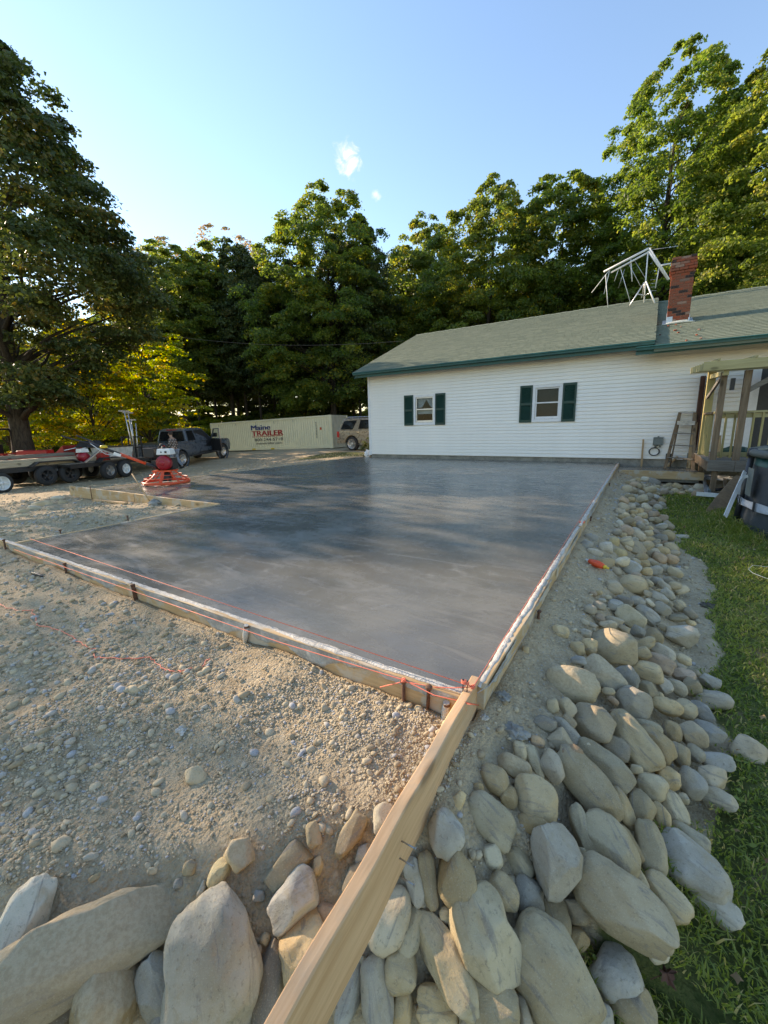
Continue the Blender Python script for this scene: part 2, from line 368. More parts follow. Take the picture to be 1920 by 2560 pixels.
    MT['red_plastic'] = plain('orange_red_line', (0.85, 0.09, 0.025), 0.55, var=0.25, scale=40)
    # house
    MT['vinyl'] = plain('white_vinyl', (0.90, 0.87, 0.805), 0.45, var=0.05, scale=1.2, stretch=(1, 1, 6))
    MT['trim'] = plain('white_trim', (0.80, 0.79, 0.77), 0.5, var=0.08)
    MT['soffit'] = plain('cream_soffit', (0.62, 0.58, 0.49), 0.7, var=0.1, scale=2)
    MT['green'] = plain('green_paint', (0.022, 0.105, 0.092), 0.45, var=0.22, scale=3, spec=0.4)
    MT['shutter'] = plain('dark_green_shutter', (0.010, 0.052, 0.036), 0.5, var=0.15)
    t = NT('asphalt_shingle'); a = t.attr('tint'); P = t.geo('Position')
    c = t.mix(t.ramp(a, 0, 1), (0.125, 0.155, 0.108), (0.185, 0.21, 0.145)); n = t.noise(P, 170, 3, 0.8); c = t.mix(t.ramp(n, 0.35, 0.75, 0, 0.5), c, (0.27, 0.28, 0.21))
    t.bsdf(c, 0.95, 0, t.bump(n, 0.5, 0.004), 0.15); MT['shingle'] = t.m
    t = NT('fired_brick'); oi = t.node('ShaderNodeObjectInfo'); P = t.geo('Position'); n = t.noise(P, 45, 4, 0.7)
    r = oi.outputs['Random']; c = t.mix(t.ramp(r, 0.0, 0.55), (0.34, 0.075, 0.035), (0.26, 0.085, 0.05)); c = t.mix(t.ramp(r, 0.60, 0.72), c, (0.33, 0.20, 0.145)); c = t.mix(t.ramp(r, 0.82, 0.84), c, (0.035, 0.03, 0.03))
    c = t.mix(t.ramp(n, 0.45, 0.75, 0, 0.45), c, (0.36, 0.17, 0.11)); t.bsdf(c, 0.9, 0, t.bump(n, 0.5, 0.005), 0.2); MT['brick'] = t.m
    MT['mortar'] = plain('mortar', (0.32, 0.20, 0.15), 0.95, var=0.25, scale=20)
    MT['flashing'] = plain('lead_flashing', (0.50, 0.53, 0.56), 0.35, 0.7, var=0.3, scale=9)
    MT['sealant'] = plain('pale_sealant', (0.62, 0.60, 0.50), 0.6, var=0.2)
    MT['alu'] = plain('weathered_aluminium', (0.62, 0.62, 0.60), 0.38, 0.75, var=0.15)
    MT['glass'] = glass_mat('window_glass')
    MT['screen'] = plain('dark_window_screen', (0.055, 0.055, 0.052), 0.6, var=0.25, scale=18)
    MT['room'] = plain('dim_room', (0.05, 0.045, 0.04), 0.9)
    MT['lace'] = plain('lace_curtain', (0.75, 0.75, 0.76), 0.9, var=0.25, scale=40)
    MT['pt_wood'] = wood('treated_pine', (0.44, 0.36, 0.155), (0.31, 0.25, 0.10), 2, 1.0, 0.75)
    MT['pt_wood_x'] = wood('treated_pine_beam', (0.50, 0.43, 0.22), (0.36, 0.30, 0.14), 0, 1.0, 0.75)
    MT['grey_wood'] = wood('weathered_post', (0.25, 0.18, 0.115), (0.13, 0.085, 0.05), 2, 1.0, 0.9)
    MT['grey_wood_x'] = wood('weathered_board', (0.25, 0.225, 0.185), (0.13, 0.11, 0.085), 0, 1.0, 0.9)
    MT['brown_wood'] = wood('dark_red_board', (0.12, 0.05, 0.03), (0.055, 0.022, 0.014), 2, 1.0, 0.6)
    MT['ply'] = wood('old_plywood', (0.34, 0.22, 0.125), (0.22, 0.135, 0.07), 0, 0.6, 0.85, (0.16, 0.11, 0.07), 0.5, 5)
    MT['stud'] = wood('pine_stud', (0.52, 0.36, 0.20), (0.38, 0.24, 0.12), 2, 1.0, 0.7)
    MT['lumber'] = wood('stacked_lumber', (0.60, 0.50, 0.35), (0.36, 0.28, 0.18), 0, 1.0, 0.85)
    # pool
    MT['pool'] = plain('charcoal_pool_liner', (0.050, 0.058, 0.064), 0.55, var=0.2, scale=30, bump=0.25, bscale=200)
    MT['pool_frame'] = plain('dark_pool_tube', (0.030, 0.032, 0.036), 0.4, var=0.2)
    MT['pool_rim'] = plain('grey_green_pool_rim', (0.090, 0.105, 0.098), 0.45, var=0.15)
    MT['strap'] = plain('pale_grey_strap', (0.46, 0.50, 0.55), 0.5, var=0.12)
    MT['teal'] = plain('teal_pool_cover', (0.02, 0.10, 0.10), 0.4)
    MT['white_plastic'] = plain('chalky_white_plastic', (0.58, 0.60, 0.58), 0.5)
    # machines
    MT['orange'] = plain('orange_red_enamel', (0.72, 0.085, 0.025), 0.4, var=0.2, scale=8)
    MT['engine_red'] = plain('engine_red', (0.32, 0.012, 0.022), 0.35, var=0.15)
    MT['black'] = plain('black_paint', (0.018, 0.018, 0.019), 0.45, var=0.3)
    MT['rubber'] = plain('tyre_rubber', (0.028, 0.027, 0.026), 0.85, var=0.35, scale=20)
    MT['white_paint'] = plain('white_enamel', (0.72, 0.72, 0.68), 0.4, var=0.1)
    MT['rim'] = plain('alloy_rim', (0.62, 0.60, 0.57), 0.28, 0.8, var=0.15)
    MT['rim_dark'] = plain('dirty_rim', (0.30, 0.29, 0.27), 0.5, 0.6, var=0.3)
    MT['truck'] = plain('slate_blue_paint', (0.095, 0.115, 0.135), 0.3, 0.25, var=0.12, coat=0.6)
    MT['suv'] = plain('champagne_paint', (0.37, 0.31, 0.235), 0.3, 0.45, var=0.08, coat=0.6)
    MT['car_glass'] = plain('tinted_glass', (0.012, 0.013, 0.014), 0.06, 0.0, var=0.05, spec=0.6)
    MT['tail'] = plain('tail_lens', (0.55, 0.035, 0.03), 0.2, 0.0, coat=0.5)
    MT['chrome'] = plain('chrome', (0.75, 0.75, 0.74), 0.12, 1.0, var=0.03)
    MT['container'] = plain('cream_container_paint', (0.80, 0.72, 0.48), 0.55, var=0.07, scale=1.5)
    MT['cont_grey'] = plain('aged_container_steel', (0.42, 0.385, 0.29), 0.6, var=0.15, scale=2)
    MT['ink_blue'] = plain('navy_lettering', (0.025, 0.045, 0.16), 0.5, var=0.1)
    MT['ink_red'] = plain('red_lettering', (0.50, 0.03, 0.03), 0.5, var=0.1)
    MT['ink_black'] = plain('black_lettering', (0.03, 0.03, 0.035), 0.5, var=0.1)
    MT['tractor_red'] = plain('tractor_red', (0.42, 0.025, 0.02), 0.4, var=0.2)
    MT['dirty_white'] = plain('dirty_white_tub', (0.50, 0.48, 0.43), 0.6, var=0.25)
    MT['grey_box'] = plain('grey_utility_box', (0.16, 0.19, 0.18), 0.5, var=0.1)
    # person
    MT['skin'] = plain('skin', (0.42, 0.25, 0.17), 0.6, var=0.1)
    MT['jeans'] = plain('faded_denim', (0.17, 0.20, 0.24), 0.85, var=0.25, scale=12)
    MT['hair'] = plain('dark_hair', (0.035, 0.02, 0.014), 0.7)
    t = NT('plaid_flannel'); tc = t.coord('Object')
    wv = t.node('ShaderNodeTexWave', wave_type='BANDS', bands_direction='Z'); wv.inputs['Scale'].default_value = 4.2; t.link(tc, wv.inputs[0])
    wv2 = t.node('ShaderNodeTexWave', wave_type='BANDS', bands_direction='DIAGONAL'); wv2.inputs['Scale'].default_value = 3.6; t.link(tc, wv2.inputs[0])
    c = t.mix(t.ramp(wv.outputs[1], 0.45, 0.6), (0.045, 0.03, 0.028), (0.46, 0.40, 0.34)); c = t.mix(t.ramp(wv2.outputs[1], 0.5, 0.62, 0, 0.85), c, (0.07, 0.035, 0.03))
    t.bsdf(c, 0.9); MT['plaid'] = t.m
    # vegetation
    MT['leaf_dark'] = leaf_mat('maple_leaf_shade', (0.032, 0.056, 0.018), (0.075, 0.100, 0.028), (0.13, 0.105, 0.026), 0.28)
    MT['leaf_mid'] = leaf_mat('maple_leaf', (0.065, 0.105, 0.028), (0.140, 0.170, 0.040), (0.24, 0.20, 0.035), 0.52)
    MT['leaf_fresh'] = leaf_mat('hardwood_leaf', (0.065, 0.110, 0.026), (0.135, 0.175, 0.042), (0.20, 0.20, 0.055), 0.52)
    MT['leaf_yellow'] = leaf_mat('turning_leaf', (0.09, 0.135, 0.018), (0.20, 0.225, 0.025), (0.40, 0.29, 0.030), 0.5)
    MT['leaf_pale'] = leaf_mat('pale_airy_leaf', (0.12, 0.115, 0.06), (0.22, 0.19, 0.10), (0.28, 0.20, 0.10), 0.4)
    MT['grass'] = leaf_mat('grass_blade', (0.10, 0.150, 0.030), (0.195, 0.235, 0.055), (0.40, 0.33, 0.14), 0.3)
    MT['dry_leaf'] = leaf_mat('dry_leaf', (0.14, 0.075, 0.03), (0.30, 0.20, 0.10), (0.42, 0.33, 0.20), 0.2)
    MT['bark'] = bark_mat('dark_bark', (0.030, 0.024, 0.018), (0.085, 0.070, 0.052))
    MT['bark_pale'] = bark_mat('grey_bark', (0.075, 0.065, 0.05), (0.17, 0.15, 0.12))
build_materials()
# ------------------------------------------------------------------ terrain
HP = np.array([(-17, 6.5, -.74), (-18.5, 4, -.72), (-19.4, 11, -.66), (-20.6, 14.2, -.44), (-18.6, 22.2, -.27), (-31, 21.3, -.58), (-14.2, 18.5, -.2), (-8.6, 13, -.06),
               (-9.3, 8, -.06), (-9.4, 4, -.10), (-9.6, 2.2, -.26), (-9.0, 0, -.40), (-7, -3, -.45), (-12.5, 3.5, -.5), (-13, 8, -.42), (2, 3, -.5), (2.2, 7, -.5), (1.6, 9.6, -.34),
               (3, 0, -.56), (.5, -1.6, -.54), (-2, -2.6, -.5), (6, 10, -.4), (6, 16, -.3), (-60, 0, -1.2), (-60, 50, .4), (0, 60, .3), (60, 30, -.6), (30, -40, -1.2), (-40, -40, -1.4),
               (-30, 40, .2), (0, 38, 0), (-28, 8, -.75), (-30, -8, -.8)])
def sstep(a, b, x):
    t = np.clip((x-a)/(b-a), 0, 1); return t*t*(3-2*t)
def vnoise(x, y, s, seed=0):
    """cheap smooth value noise on numpy arrays"""
    x = x*s+seed*17.13; y = y*s-seed*9.71
    xi = np.floor(x); yi = np.floor(y); fx = x-xi; fy = y-yi; fx = fx*fx*(3-2*fx); fy = fy*fy*(3-2*fy)
    def hsh(a, b): v = np.sin(a*127.1+b*311.7+seed*74.7)*43758.5453; return v-np.floor(v)
    return (hsh(xi, yi)*(1-fx)+hsh(xi+1, yi)*fx)*(1-fy)+(hsh(xi, yi+1)*(1-fx)+hsh(xi+1, yi+1)*fx)*fy-0.5
def outside(x, y):
    """distance outside the gravel pad (negative on it): front edge runs back-left from the plank, right edge along the slab"""
    d1 = (x+0.10)*0.6-(y+0.52)*0.8; d2 = x-0.07
    return np.maximum(d1, d2)
def height(x, y):
    x = np.asarray(x, float); y = np.asarray(y, float)
    num = np.zeros_like(x); den = np.zeros_like(x)
    for (a, b, c) in HP:
        w = 1.0/((x-a)**2+(y-b)**2+0.6)**1.6; num += w*c; den += w
    base = num/den
    D = outside(x, y)
    pad = -0.080-0.095*np.clip(-y, 0, 1.4)**0.8
    pad = np.where((x < -4.9) & (y > 0), -0.115, pad)
    inpad = sstep(0.10, -0.02, D)*sstep(-7.6, -5.6, x)*sstep(2.62, 2.5, np.where(x < -4.92, y, 0*y))*sstep(-2.2, -1.2, y)
    far_l = sstep(-9.6, -6.2, x)
    padw = sstep(0.10, -0.02, D)*far_l*sstep(-3.0, -1.6, y)
    # bank: from pad edge down to the lawn over about a metre (steeper at the boulder row)
    wid = np.where(y < -0.3, 0.62, 1.05)
    edge = np.where(y > 0, -0.105-0.02*np.clip(y, 0, 10)/10, -0.15-0.06*np.clip(-y, 0, 1))
    t = sstep(-0.05, 1.0, D/wid)
    bank = edge*(1-t)+np.minimum(base, -0.30)*t
    bankw = sstep(2.0, 1.2, D)*sstep(-4.0, -2.5, x)*sstep(11.4, 10.2, y)
    h = base*(1-bankw)+bank*bankw
    h = h*(1-padw)+pad*padw
    slab = (x < 0.02) & (y > -0.02) & (y < 12) & (x > -9.0) & ~((x < -4.90) & (y < 2.45))
    near = np.exp(-((x-CAMP[0])**2+(y-CAMP[1])**2)/60)
    h = h+vnoise(x, y, 3.1, 1)*0.034+vnoise(x, y, 9.0, 2)*0.015*near+vnoise(x, y, 31, 3)*0.011*near+vnoise(x, y, 0.35, 4)*0.10*(1-near)
    return np.where(slab, np.minimum(h, -0.20), h)
def turf_mask(x, y):
    D = outside(x, y)
    e = 0.90-0.42*sstep(0.75, -0.25, y)+vnoise(x, y, 2.2, 6)*0.26+vnoise(x, y, 8, 7)*0.12+0.05*np.sin(y*1.7)+0.20*np.exp(-((y-3.6)/1.3)**2)
    lawn = sstep(e-0.06, e+0.08, D)*sstep(-3.0, -1.0, x)*sstep(9.1, 8.7, y+vnoise(x, y, 2, 8)*.4)
    strip = sstep(13.0, 14.0, y)*sstep(-16, -13.5, x)*0.8*sstep(17.8, 17.0, y)
    return np.maximum(lawn, np.clip(strip, 0, 1))
def surf(x, y):
    """the soil between the stones lies a hand's breadth below their middle"""
    D = outside(x, y); k = sstep(.22, .38, D)*sstep(1.05, .80, D)*sstep(2.4, 1.2, y)+.45*sstep(.30, .45, D)*sstep(1.0, .85, D)*sstep(1.2, 2.4, y)*sstep(9.5, 9.0, y)
    return height(x, y)-.085*k*sstep(-2.2, -1.4, x)
def litter_mask(x, y):
    dd = np.minimum.reduce([np.hypot(x+24, (y-5)*.8)-5, np.abs(y-40)-13+0*x])
    return np.clip(sstep(1.5, -1.5, dd+vnoise(x, y, .6, 9)*3), 0, 1)
def ground_hit(px, py):
    d = ray(px, py); ts = np.concatenate([np.arange(0.6, 6, 0.01), np.arange(6, 60, 0.05)])
    P = CAMP[None]+d[None]*ts[:, None]; g = height(P[:, 0], P[:, 1])-P[:, 2]
    k = np.argmax(g > 0) if (g > 0).any() else len(ts)-1
    return P[k], ts[k]
def hz(x, y): return float(height(np.array([x]), np.array([y]))[0])

def axis_grid(lo, hi, step, growth, far):
    c = list(np.arange(lo, hi+1e-6, step)); s = step; a = [c[0]]
    while a[-1] > -far: s *= growth; a.append(a[-1]-s)
    s = step; b = [c[-1]]
    while b[-1] < far: s *= growth; b.append(b[-1]+s)
    return np.array(a[:0:-1]+c+b[1:])
def make_ground():
    gx = axis_grid(-3.2, 1.9, 0.028, 1.045, 900); gy = axis_grid(-1.7, 2.2, 0.028, 1.045, 900)
    X, Y = np.meshgrid(gx, gy, indexing='ij'); Z = surf(X, Y)
    r = np.hypot(X, Y); Z = np.where(r > 90, Z*np.clip((400-r)/310, 0, 1)+(-1.5)*np.clip((r-90)/310, 0, 1), Z)
    nx, ny = X.shape; V = np.stack([X, Y, Z], -1).reshape(-1, 3); idx = np.arange(nx*ny).reshape(nx, ny)
    F = np.stack([idx[:-1, :-1], idx[1:, :-1], idx[1:, 1:], idx[:-1, 1:]], -1).reshape(-1, 4)
    me = fast_mesh('ground', V, F, MT['soil'], smooth=True)
    for nm, fn in (('turf', turf_mask), ('litter', litter_mask)):
        a = me.attributes.new(nm, 'FLOAT', 'POINT'); a.data.foreach_set('value', fn(X, Y).ravel().astype(np.float32))
    tag(link('ground', me), 'bare gravelly earth of the building site running into driveway and lawn', 'ground', kind='structure')
make_ground()

# ------------------------------------------------------------------ concrete slab and walk
def slab():
    m = MB(); poly = [(0, 0), (0, 11.87), (-8.95, 11.87), (-8.95, 2.475), (-4.92, 2.475), (-4.92, 0)]
    m.prism(poly, -0.17, 0.0, 'z'); o = m.build('concrete_slab', MT['concrete'])
    tag(o, 'wide L-shaped slab of freshly poured wet grey concrete beside the house', 'concrete slab', kind='structure')
    m = MB(); m.b2((0.06, 10.34, -0.30), (1.72, 11.86, -0.075)); o = m.build('concrete_walk', MT['concrete'])
    tag(o, 'narrow strip of wet concrete along the foundation below the step ladder', 'walk', kind='structure')
slab()

# ------------------------------------------------------------------ form boards
def board(name, label, a, b, ztop=0.006, hgt=0.184, th=0.038, mat='form', crust=True, cat='form board', side=0, seed=0, smear=()):
    """a plank on edge from a to b (plan points, outer face to the right of a->b); local x runs along it"""
    a, b = Vector((*a, 0)), Vector((*b, 0)); d = b-a; L = d.length; ang = math.atan2(d.y, d.x)
    t = thing(name, label, cat, (a.x, a.y, ztop), ang, 'timber formwork around the slab')
    m = MB(); rr = random.Random(seed); n = max(6, int(L/0.25)); rows = []
    for i in range(n+1):
        x = L*i/n; w = 0.004*math.sin(i*1.3+seed)+rr.uniform(-.0015, .0015)*(0 < i < n)
        z = 0.003*math.sin(i*.7+seed)
        rows.append([(x, -th+w, z-hgt), (x, -th+w, z-0.004), (x, -th+0.004+w, z), (x, w-0.004, z), (x, w, z-0.004), (x, w, z-hgt)])
    V = [p for r in rows for p in r]; F = []
    for i in range(n):
        for k in range(6): F.append((i*6+k, i*6+(k+1) % 6, (i+1)*6+(k+1) % 6, (i+1)*6+k))
    F.append(tuple(range(6))); F.append(tuple(reversed(range(n*6, n*6+6)))); m.add(V, F)
    m.build('board', MT[mat], t)
    if crust:
        V = []; F = []; n = int(L/0.03); nn = np.arange(n+1)
        for i in range(n+1):
            x = L*i/n; q = mnoise.noise((x*6, seed*3.1, 0)); q2 = mnoise.noise((x*22, seed, 4)); o_ = -th*0.60+q*0.014+q2*0.009; i_ = 0.013+q2*0.010+mnoise.noise((x*3, 9, seed))*0.012
            h = 0.004+0.004*mnoise.noise((x*30, 2, seed)); h2 = 0.004+0.005*mnoise.noise((x*41, 7, seed))
            V += [(x, o_, -0.001), (x, o_+0.006, h), (x, (o_+i_)/2, h2+0.002), (x, i_-0.006, h*.7), (x, i_, -0.007)]
        for i in range(n):
            for k in range(4): F.append((i*5+k, i*5+k+1, (i+1)*5+k+1, (i+1)*5+k))
        mm = MB(); mm.add(V, F, 0, True); mm.build('concrete_crust', MT['residue'], t)
        for (u0, u1, dmax) in smear:
            V = []; F = []; n = max(4, int((u1-u0)/0.02)); rows = 7
            for i in range(n+1):
                x = u0+(u1-u0)*i/n; q = mnoise.noise((x*4, seed*2.3, 5)); q2 = mnoise.noise((x*17, seed, 8)); env = min(1, (i/n)*5, (1-i/n)*5)
                dep_ = max(.012, dmax*(.62+.6*q+.22*q2)*env)
                for k in range(rows+1):
                    z = -.001-dep_*k/rows; bz = mnoise.noise((x*20, z*30, seed)); V.append((x, -th-.0035-.004*(bz+.6)*(k < rows) + (.006 if k == rows else 0), z))
            for i in range(n):
                for k in range(rows): F.append((i*(rows+1)+k, (i+1)*(rows+1)+k, (i+1)*(rows+1)+k+1, i*(rows+1)+k+1))
            mm = MB(); mm.add(V, F, 0, True); mm.build('concrete_smear', MT['smear'], t)
    return t
# right-hand forms, near to far (outer face on the right: run away from the camera)
board('form_board', 'nearest form board along the right edge of the slab, crusted with pale concrete', (0.002, 0.06), (0.004, 3.3), seed=1, smear=((.05, .5, .05), (.7, 1.5, .04), (1.8, 3.1, .07)))
board('form_board', 'second form board of the right edge, its near end butted beside the orange knots', (0.012, 3.31), (0.006, 6.9), ztop=0.012, seed=2, smear=((.3, 3.3, .09),))
board('form_board', 'farthest form board of the right edge, ending at the house foundation', (0.004, 6.91), (0.010, 11.84), ztop=0.004, seed=3)
def front(x0, x1, lab, seed, zt, sm=()):   # outer face towards -y
    return board('form_board', lab, (x0, 0.0), (x1, 0.0), ztop=zt, seed=seed, smear=sm)
front(-2.62, -0.022, 'near form board of the front edge, splashed with concrete next to the plank end', 5, 0.008, ((.75, 2.2, .15), (2.15, 2.58, .07), (.1, .85, .08)))
front(-5.35, -2.63, 'far form board of the front edge, running out past the left stake', 6, 0.004, ((.3, 1.3, .07), (1.4, 2.7, .12)))
board('form_board', 'form board along the inner notch side, only its top edge above the slab', (-4.925, 2.46), (-4.925, 0.0), seed=7, crust=False, ztop=0.008)
board('form_board', 'near half of the stained board along the back of the notch', (-7.35, 2.475), (-4.93, 2.475), seed=8, crust=False, ztop=0.010)
board('form_board', 'far half of the stained board along the back of the notch, past the machine', (-10.0, 2.475), (-7.36, 2.475), seed=9, crust=False, ztop=0.012, hgt=.22)
board('form_board', 'long form board along the left edge of the slab below the truck', (-8.955, 11.8), (-8.955, 2.49), seed=10, crust=False, ztop=0.006)
board('form_board', 'low form board holding the narrow walk below the step ladder', (0.10, 10.335), (1.80, 10.335), seed=12, crust=False, ztop=-0.045, mat='form')
# the clean plank that runs on towards the camera
def plank():
    t = thing('wooden_plank', 'clean long plank jutting over the stones, three nails in its side', 'plank', (0.0, 0.0, 0.028), 0)
    m = MB(); n = 30; rows = []
    for i in range(n+1):
        y = 0.10-1.75*i/n; x0 = -0.034; w = 0.002*math.sin(i*.9)
        x0 += 0.036*(0.1-y)
        rows.append([(x0+w, y, -0.19), (x0+w, y, -.004), (x0+w+.004, y, 0), (x0+.038+w-.004, y, 0), (x0+.038+w, y, -.004), (x0+.038+w, y, -.19)])
    V = [p for r in rows for p in r]; F = []
    for i in range(n):
        for k in range(6): F.append((i*6+k, i*6+(k+1) % 6, (i+1)*6+(k+1) % 6, (i+1)*6+k))
    F.append(tuple(range(6))); F.append(tuple(reversed(range(n*6, n*6+6)))); m.add(V, F); m.build('board', MT['plank'], t)
    for (px, py, qx, qy) in ((1005, 2103, 1046, 2129), (1000, 2146, 1045, 2173), (1002, 2192, 1023, 2228)):
        # on the plank's right face x = 0.004
        d = ray(px, py); tt = ((0.004+.036*(.1-CAMP[1])-CAMP[0])/(d[0]+.036*d[1])); p = CAMP+d*tt; p = Vector(p)-Vector((0, 0, 0.028))
        e = Vector((0.045, -0.004, 0.006))
        k = MB(); k.tube([p-e*.2, p+e], 0.0022, 8); k.lathe([(0.0001, 0), (0.0052, 0), (0.0052, 0.0016), (0.0001, 0.0016)], n=10, axis='x', c=p+e); k.build('nail', MT['nail'], t)
    for (dx, dz) in ((-0.02, -.05), (-0.06, -.12)):
        k = MB(); k.lathe([(0.0001, 0.001), (0.006, 0.001), (0.006, -.002)], n=8, axis='x', c=(0.005, dx, dz)); k.build('nail_head', MT['rust'], t)
    return t
plank()

# ------------------------------------------------------------------ stakes
def stake(label, p, top, lean=(0, 0), w=0.016, flat=False, mat='rust', name='form_stake', group='rusty steel stakes holding the formwork', splat=False):
    t = thing(name, label, 'stake', (p[0], p[1], p[2]), 0, group)
    m = MB(); a = Vector((0, 0, -0.12)); b = Vector((lean[0], lean[1], top))
    if flat: m.bar(a, b, 0.028, 0.005)
    else: m.tube([a, a.lerp(b, .5), b], w/2, 8)
    m.build('shaft', MT[mat], t)
    k = MB(); k.lathe([(0.0001, top-.012), (w*.85, top-.012), (w*.95, top-.004), (w*.8, top), (0.0001, top)], n=10, c=(lean[0], lean[1], 0)); k.build('head', MT[mat], t)
    if splat:
        V = MB(); V.tube([b+Vector((0, 0, .004)), a.lerp(b, .75), a.lerp(b, .45)], [0.014, 0.019, 0.008], 7); V.build('concrete_splash', MT['residue'], t)
    return t
def on_face(px, py, y=-0.052):
    p = at_y(px, py, y); return p
for (px, py, tz, lean, lab, sp) in (
        (19, 1395, .045, (0, 0), 'upright rusty stake at the far left end of the front board', False),
        (163, 1420, .012, (0, 0), 'short rusty stake against the far front board, level with its top', False),
        (341, 1488, .030, (-.03, 0), 'flat rusty stake leaning left against the middle of the front edge', False),
        (605, 1600, .010, (.05, 0), 'stubby concrete-spattered stake leaning right on the front board', True),
        (1009, 1735, .010, (0, 0), 'rusty stake with the orange knot tied round it', False),
        (1066, 1760, .022, (.012, 0), 'rusty stake with a flat mushroomed head near the plank', False),
        (1105, 1790, -.030, (.02, 0), 'lumpy muddy stake nearest the plank, lower than its neighbours', True)):
    p = at_y(px, py, -0.055); stake(lab, (p[0], -0.055, hz(p[0], -.06)), tz-hz(p[0], -.06), lean, 0.017, sp is False and 'flat' in lab, splat=sp)
p = at_z(70, 1350, 0); stake('thin rusty stake standing behind the left tip of the slab', (-4.99, 0.42, -.12), .17)
stake('bent rusty stake tilting left beside the inner notch board', (-4.985, 1.16, -.12), .18, (-.07, .02))
p = at_y(227, 1228, 2.41); stake('rusty stake in front of the notch back board, left of the leaning stick', (p[0], 2.41, -.14), .20)
for yy, lab in ((1.02, 'pale-capped steel stake on the right edge nearest the corner'), (4.05, 'stake standing outside the right edge by the red line reel'), (7.4, 'far stake outside the right edge towards the house')):
    stake(lab, (0.062, yy, hz(.07, yy)), 0.0-hz(.07, yy)-.02, (.004, 0), .016, mat='rust')
# a long thin stick leaning on the notch board
a = at_y(375, 1249, 2.36); b = at_d(330, 1184, (a-CAMP)@CF+.05)
t = thing('wooden_stick', 'thin brown handle stuck in the dirt, leaning over the notch board near the machine', 'stick', tuple(a))
m = MB(); m.tube([(0, 0, -.05), tuple(Vector(b)-Vector(a))], 0.011, 8); m.build('shaft', MT['stud'], t)

# ------------------------------------------------------------------ mason's line
def string(name, label, pts, r=0.0022, cat='string', knots=(), mat='string'):
    t = thing(name, label, cat, tuple(pts[0])); p0 = Vector(pts[0])
    m = MB(); m.tube([Vector(p)-p0 for p in pts], r, 6); m.build('line', MT[mat], t)
    for k in knots:
        kb = MB(); q = Vector(k)-p0; rr = random.Random(3)
        for i in range(3):
            cpts = [q+Vector((math.cos(a+i)*.008, math.sin(a+i)*.008*(1 if i else .4), math.sin(a*1+i*2)*.008)) for a in np.linspace(0, 5.6, 9)]
            kb.tube(cpts, r*1.1, 5)
        kb.build('knot', MT[mat], t)
    return t
nailtop = Vector(at_y(1183, 1717, -0.012))
lft = Vector(at_y(75, 1347, 0.03))
string('mason_line', 'taut upper orange string across the front of the slab from the corner nails', [lft, nailtop], knots=(nailtop,))
s2 = [Vector(at_y(36, 1374, -.078)), Vector(at_y(700, 1606, -.078)), Vector(at_y(1009, 1700, -.072)), Vector(at_y(1085, 1738, -.08)), Vector(at_y(1197, 1763, -.085)), Vector((0.008, -0.085, 0.022)), Vector((0.010, -.082, -.01))]
string('mason_line', 'lower orange string pulled along the outer face of the front board to the plank', s2, knots=(s2[2],))
kn = Vector((0.02, 3.35, 0.05))
string('mason_line', 'orange string along the right edge of the slab running to the house', [nailtop, Vector((0.0, 3.35, 0.05)), Vector((0.0, 7.5, 0.03)), Vector((0.005, 11.6, 0.02))], knots=(kn, kn+Vector((.03, .1, -.02))))
t0 = Vector(at_y(1085, 1718, -.03))
string('mason_line', 'short slack orange string between the corner nails and the headed stake', [nailtop, (nailtop+t0)/2+Vector((0, 0, -.004)), t0, Vector(at_y(1009, 1704, -.06)), Vector(at_y(950, 1718, -.09))])
def on_ground(px, py, dz=0.006):
    p, _ = ground_hit(px, py); return Vector((p[0], p[1], p[2]+dz))
lp = [(0, 610), (50, 635), (110, 642), (165, 640), (180, 675), (195, 715), (260, 730), (330, 755), (380, 775), (402, 805), (440, 828), (490, 840), (500, 885), (545, 893), (600, 890), (690, 893), (780, 890), (810, 905), (842, 945), (875, 960), (915, 957), (950, 955), (1000, 945), (1040, 935), (1070, 905), (1090, 895)]
pp = [on_ground(x*.4822, 1220+y*.4822, .008+.004*math.sin(i*2.1)) for i, (x, y) in enumerate(lp)]
fine_pts = []
for i in range(len(pp)-1):
    for k in range(4): fine_pts.append(pp[i].lerp(pp[i+1], k/4)+Vector((RND.uniform(-.008, .008), RND.uniform(-.008, .008), RND.uniform(0, .006))))
string('loose_string', 'loose orange string wandering over the pebbles at left', fine_pts+[pp[-1]], 0.0024)
# corner nails that carry the strings
t = thing('nail_pair', 'two dark nails standing in the plank end with orange string wound round them', 'nails', (-0.018, -0.022, .02))
for dx in (-.009, .009):
    m = MB(); m.tube([(dx, 0, -.01), (dx, 0, .058)], .0022, 8); m.lathe([(.0001, .058), (.0045, .058), (.0045, .060), (.0001, .060)], n=8, c=(dx, 0, 0)); m.build('nail', MT['black'], t)
k = MB(); k.tube([(math.cos(a)*.016, math.sin(a)*.009, .042+a*.0009) for a in np.linspace(0, 18, 60)], .0018, 5); k.build('string_winding', MT['string'], t)
# wire twisted outside the corner
wv = [Vector((0.02, .02, .008)), Vector((.045, .10, .004)), Vector((.06, .35, -.01)), Vector((.064, .7, -.03)), Vector((.066, .98, .0))]
string('tie_wire', 'thin pale wire running along the outside of the nearest right board', wv, .0016, 'wire', mat='nail')
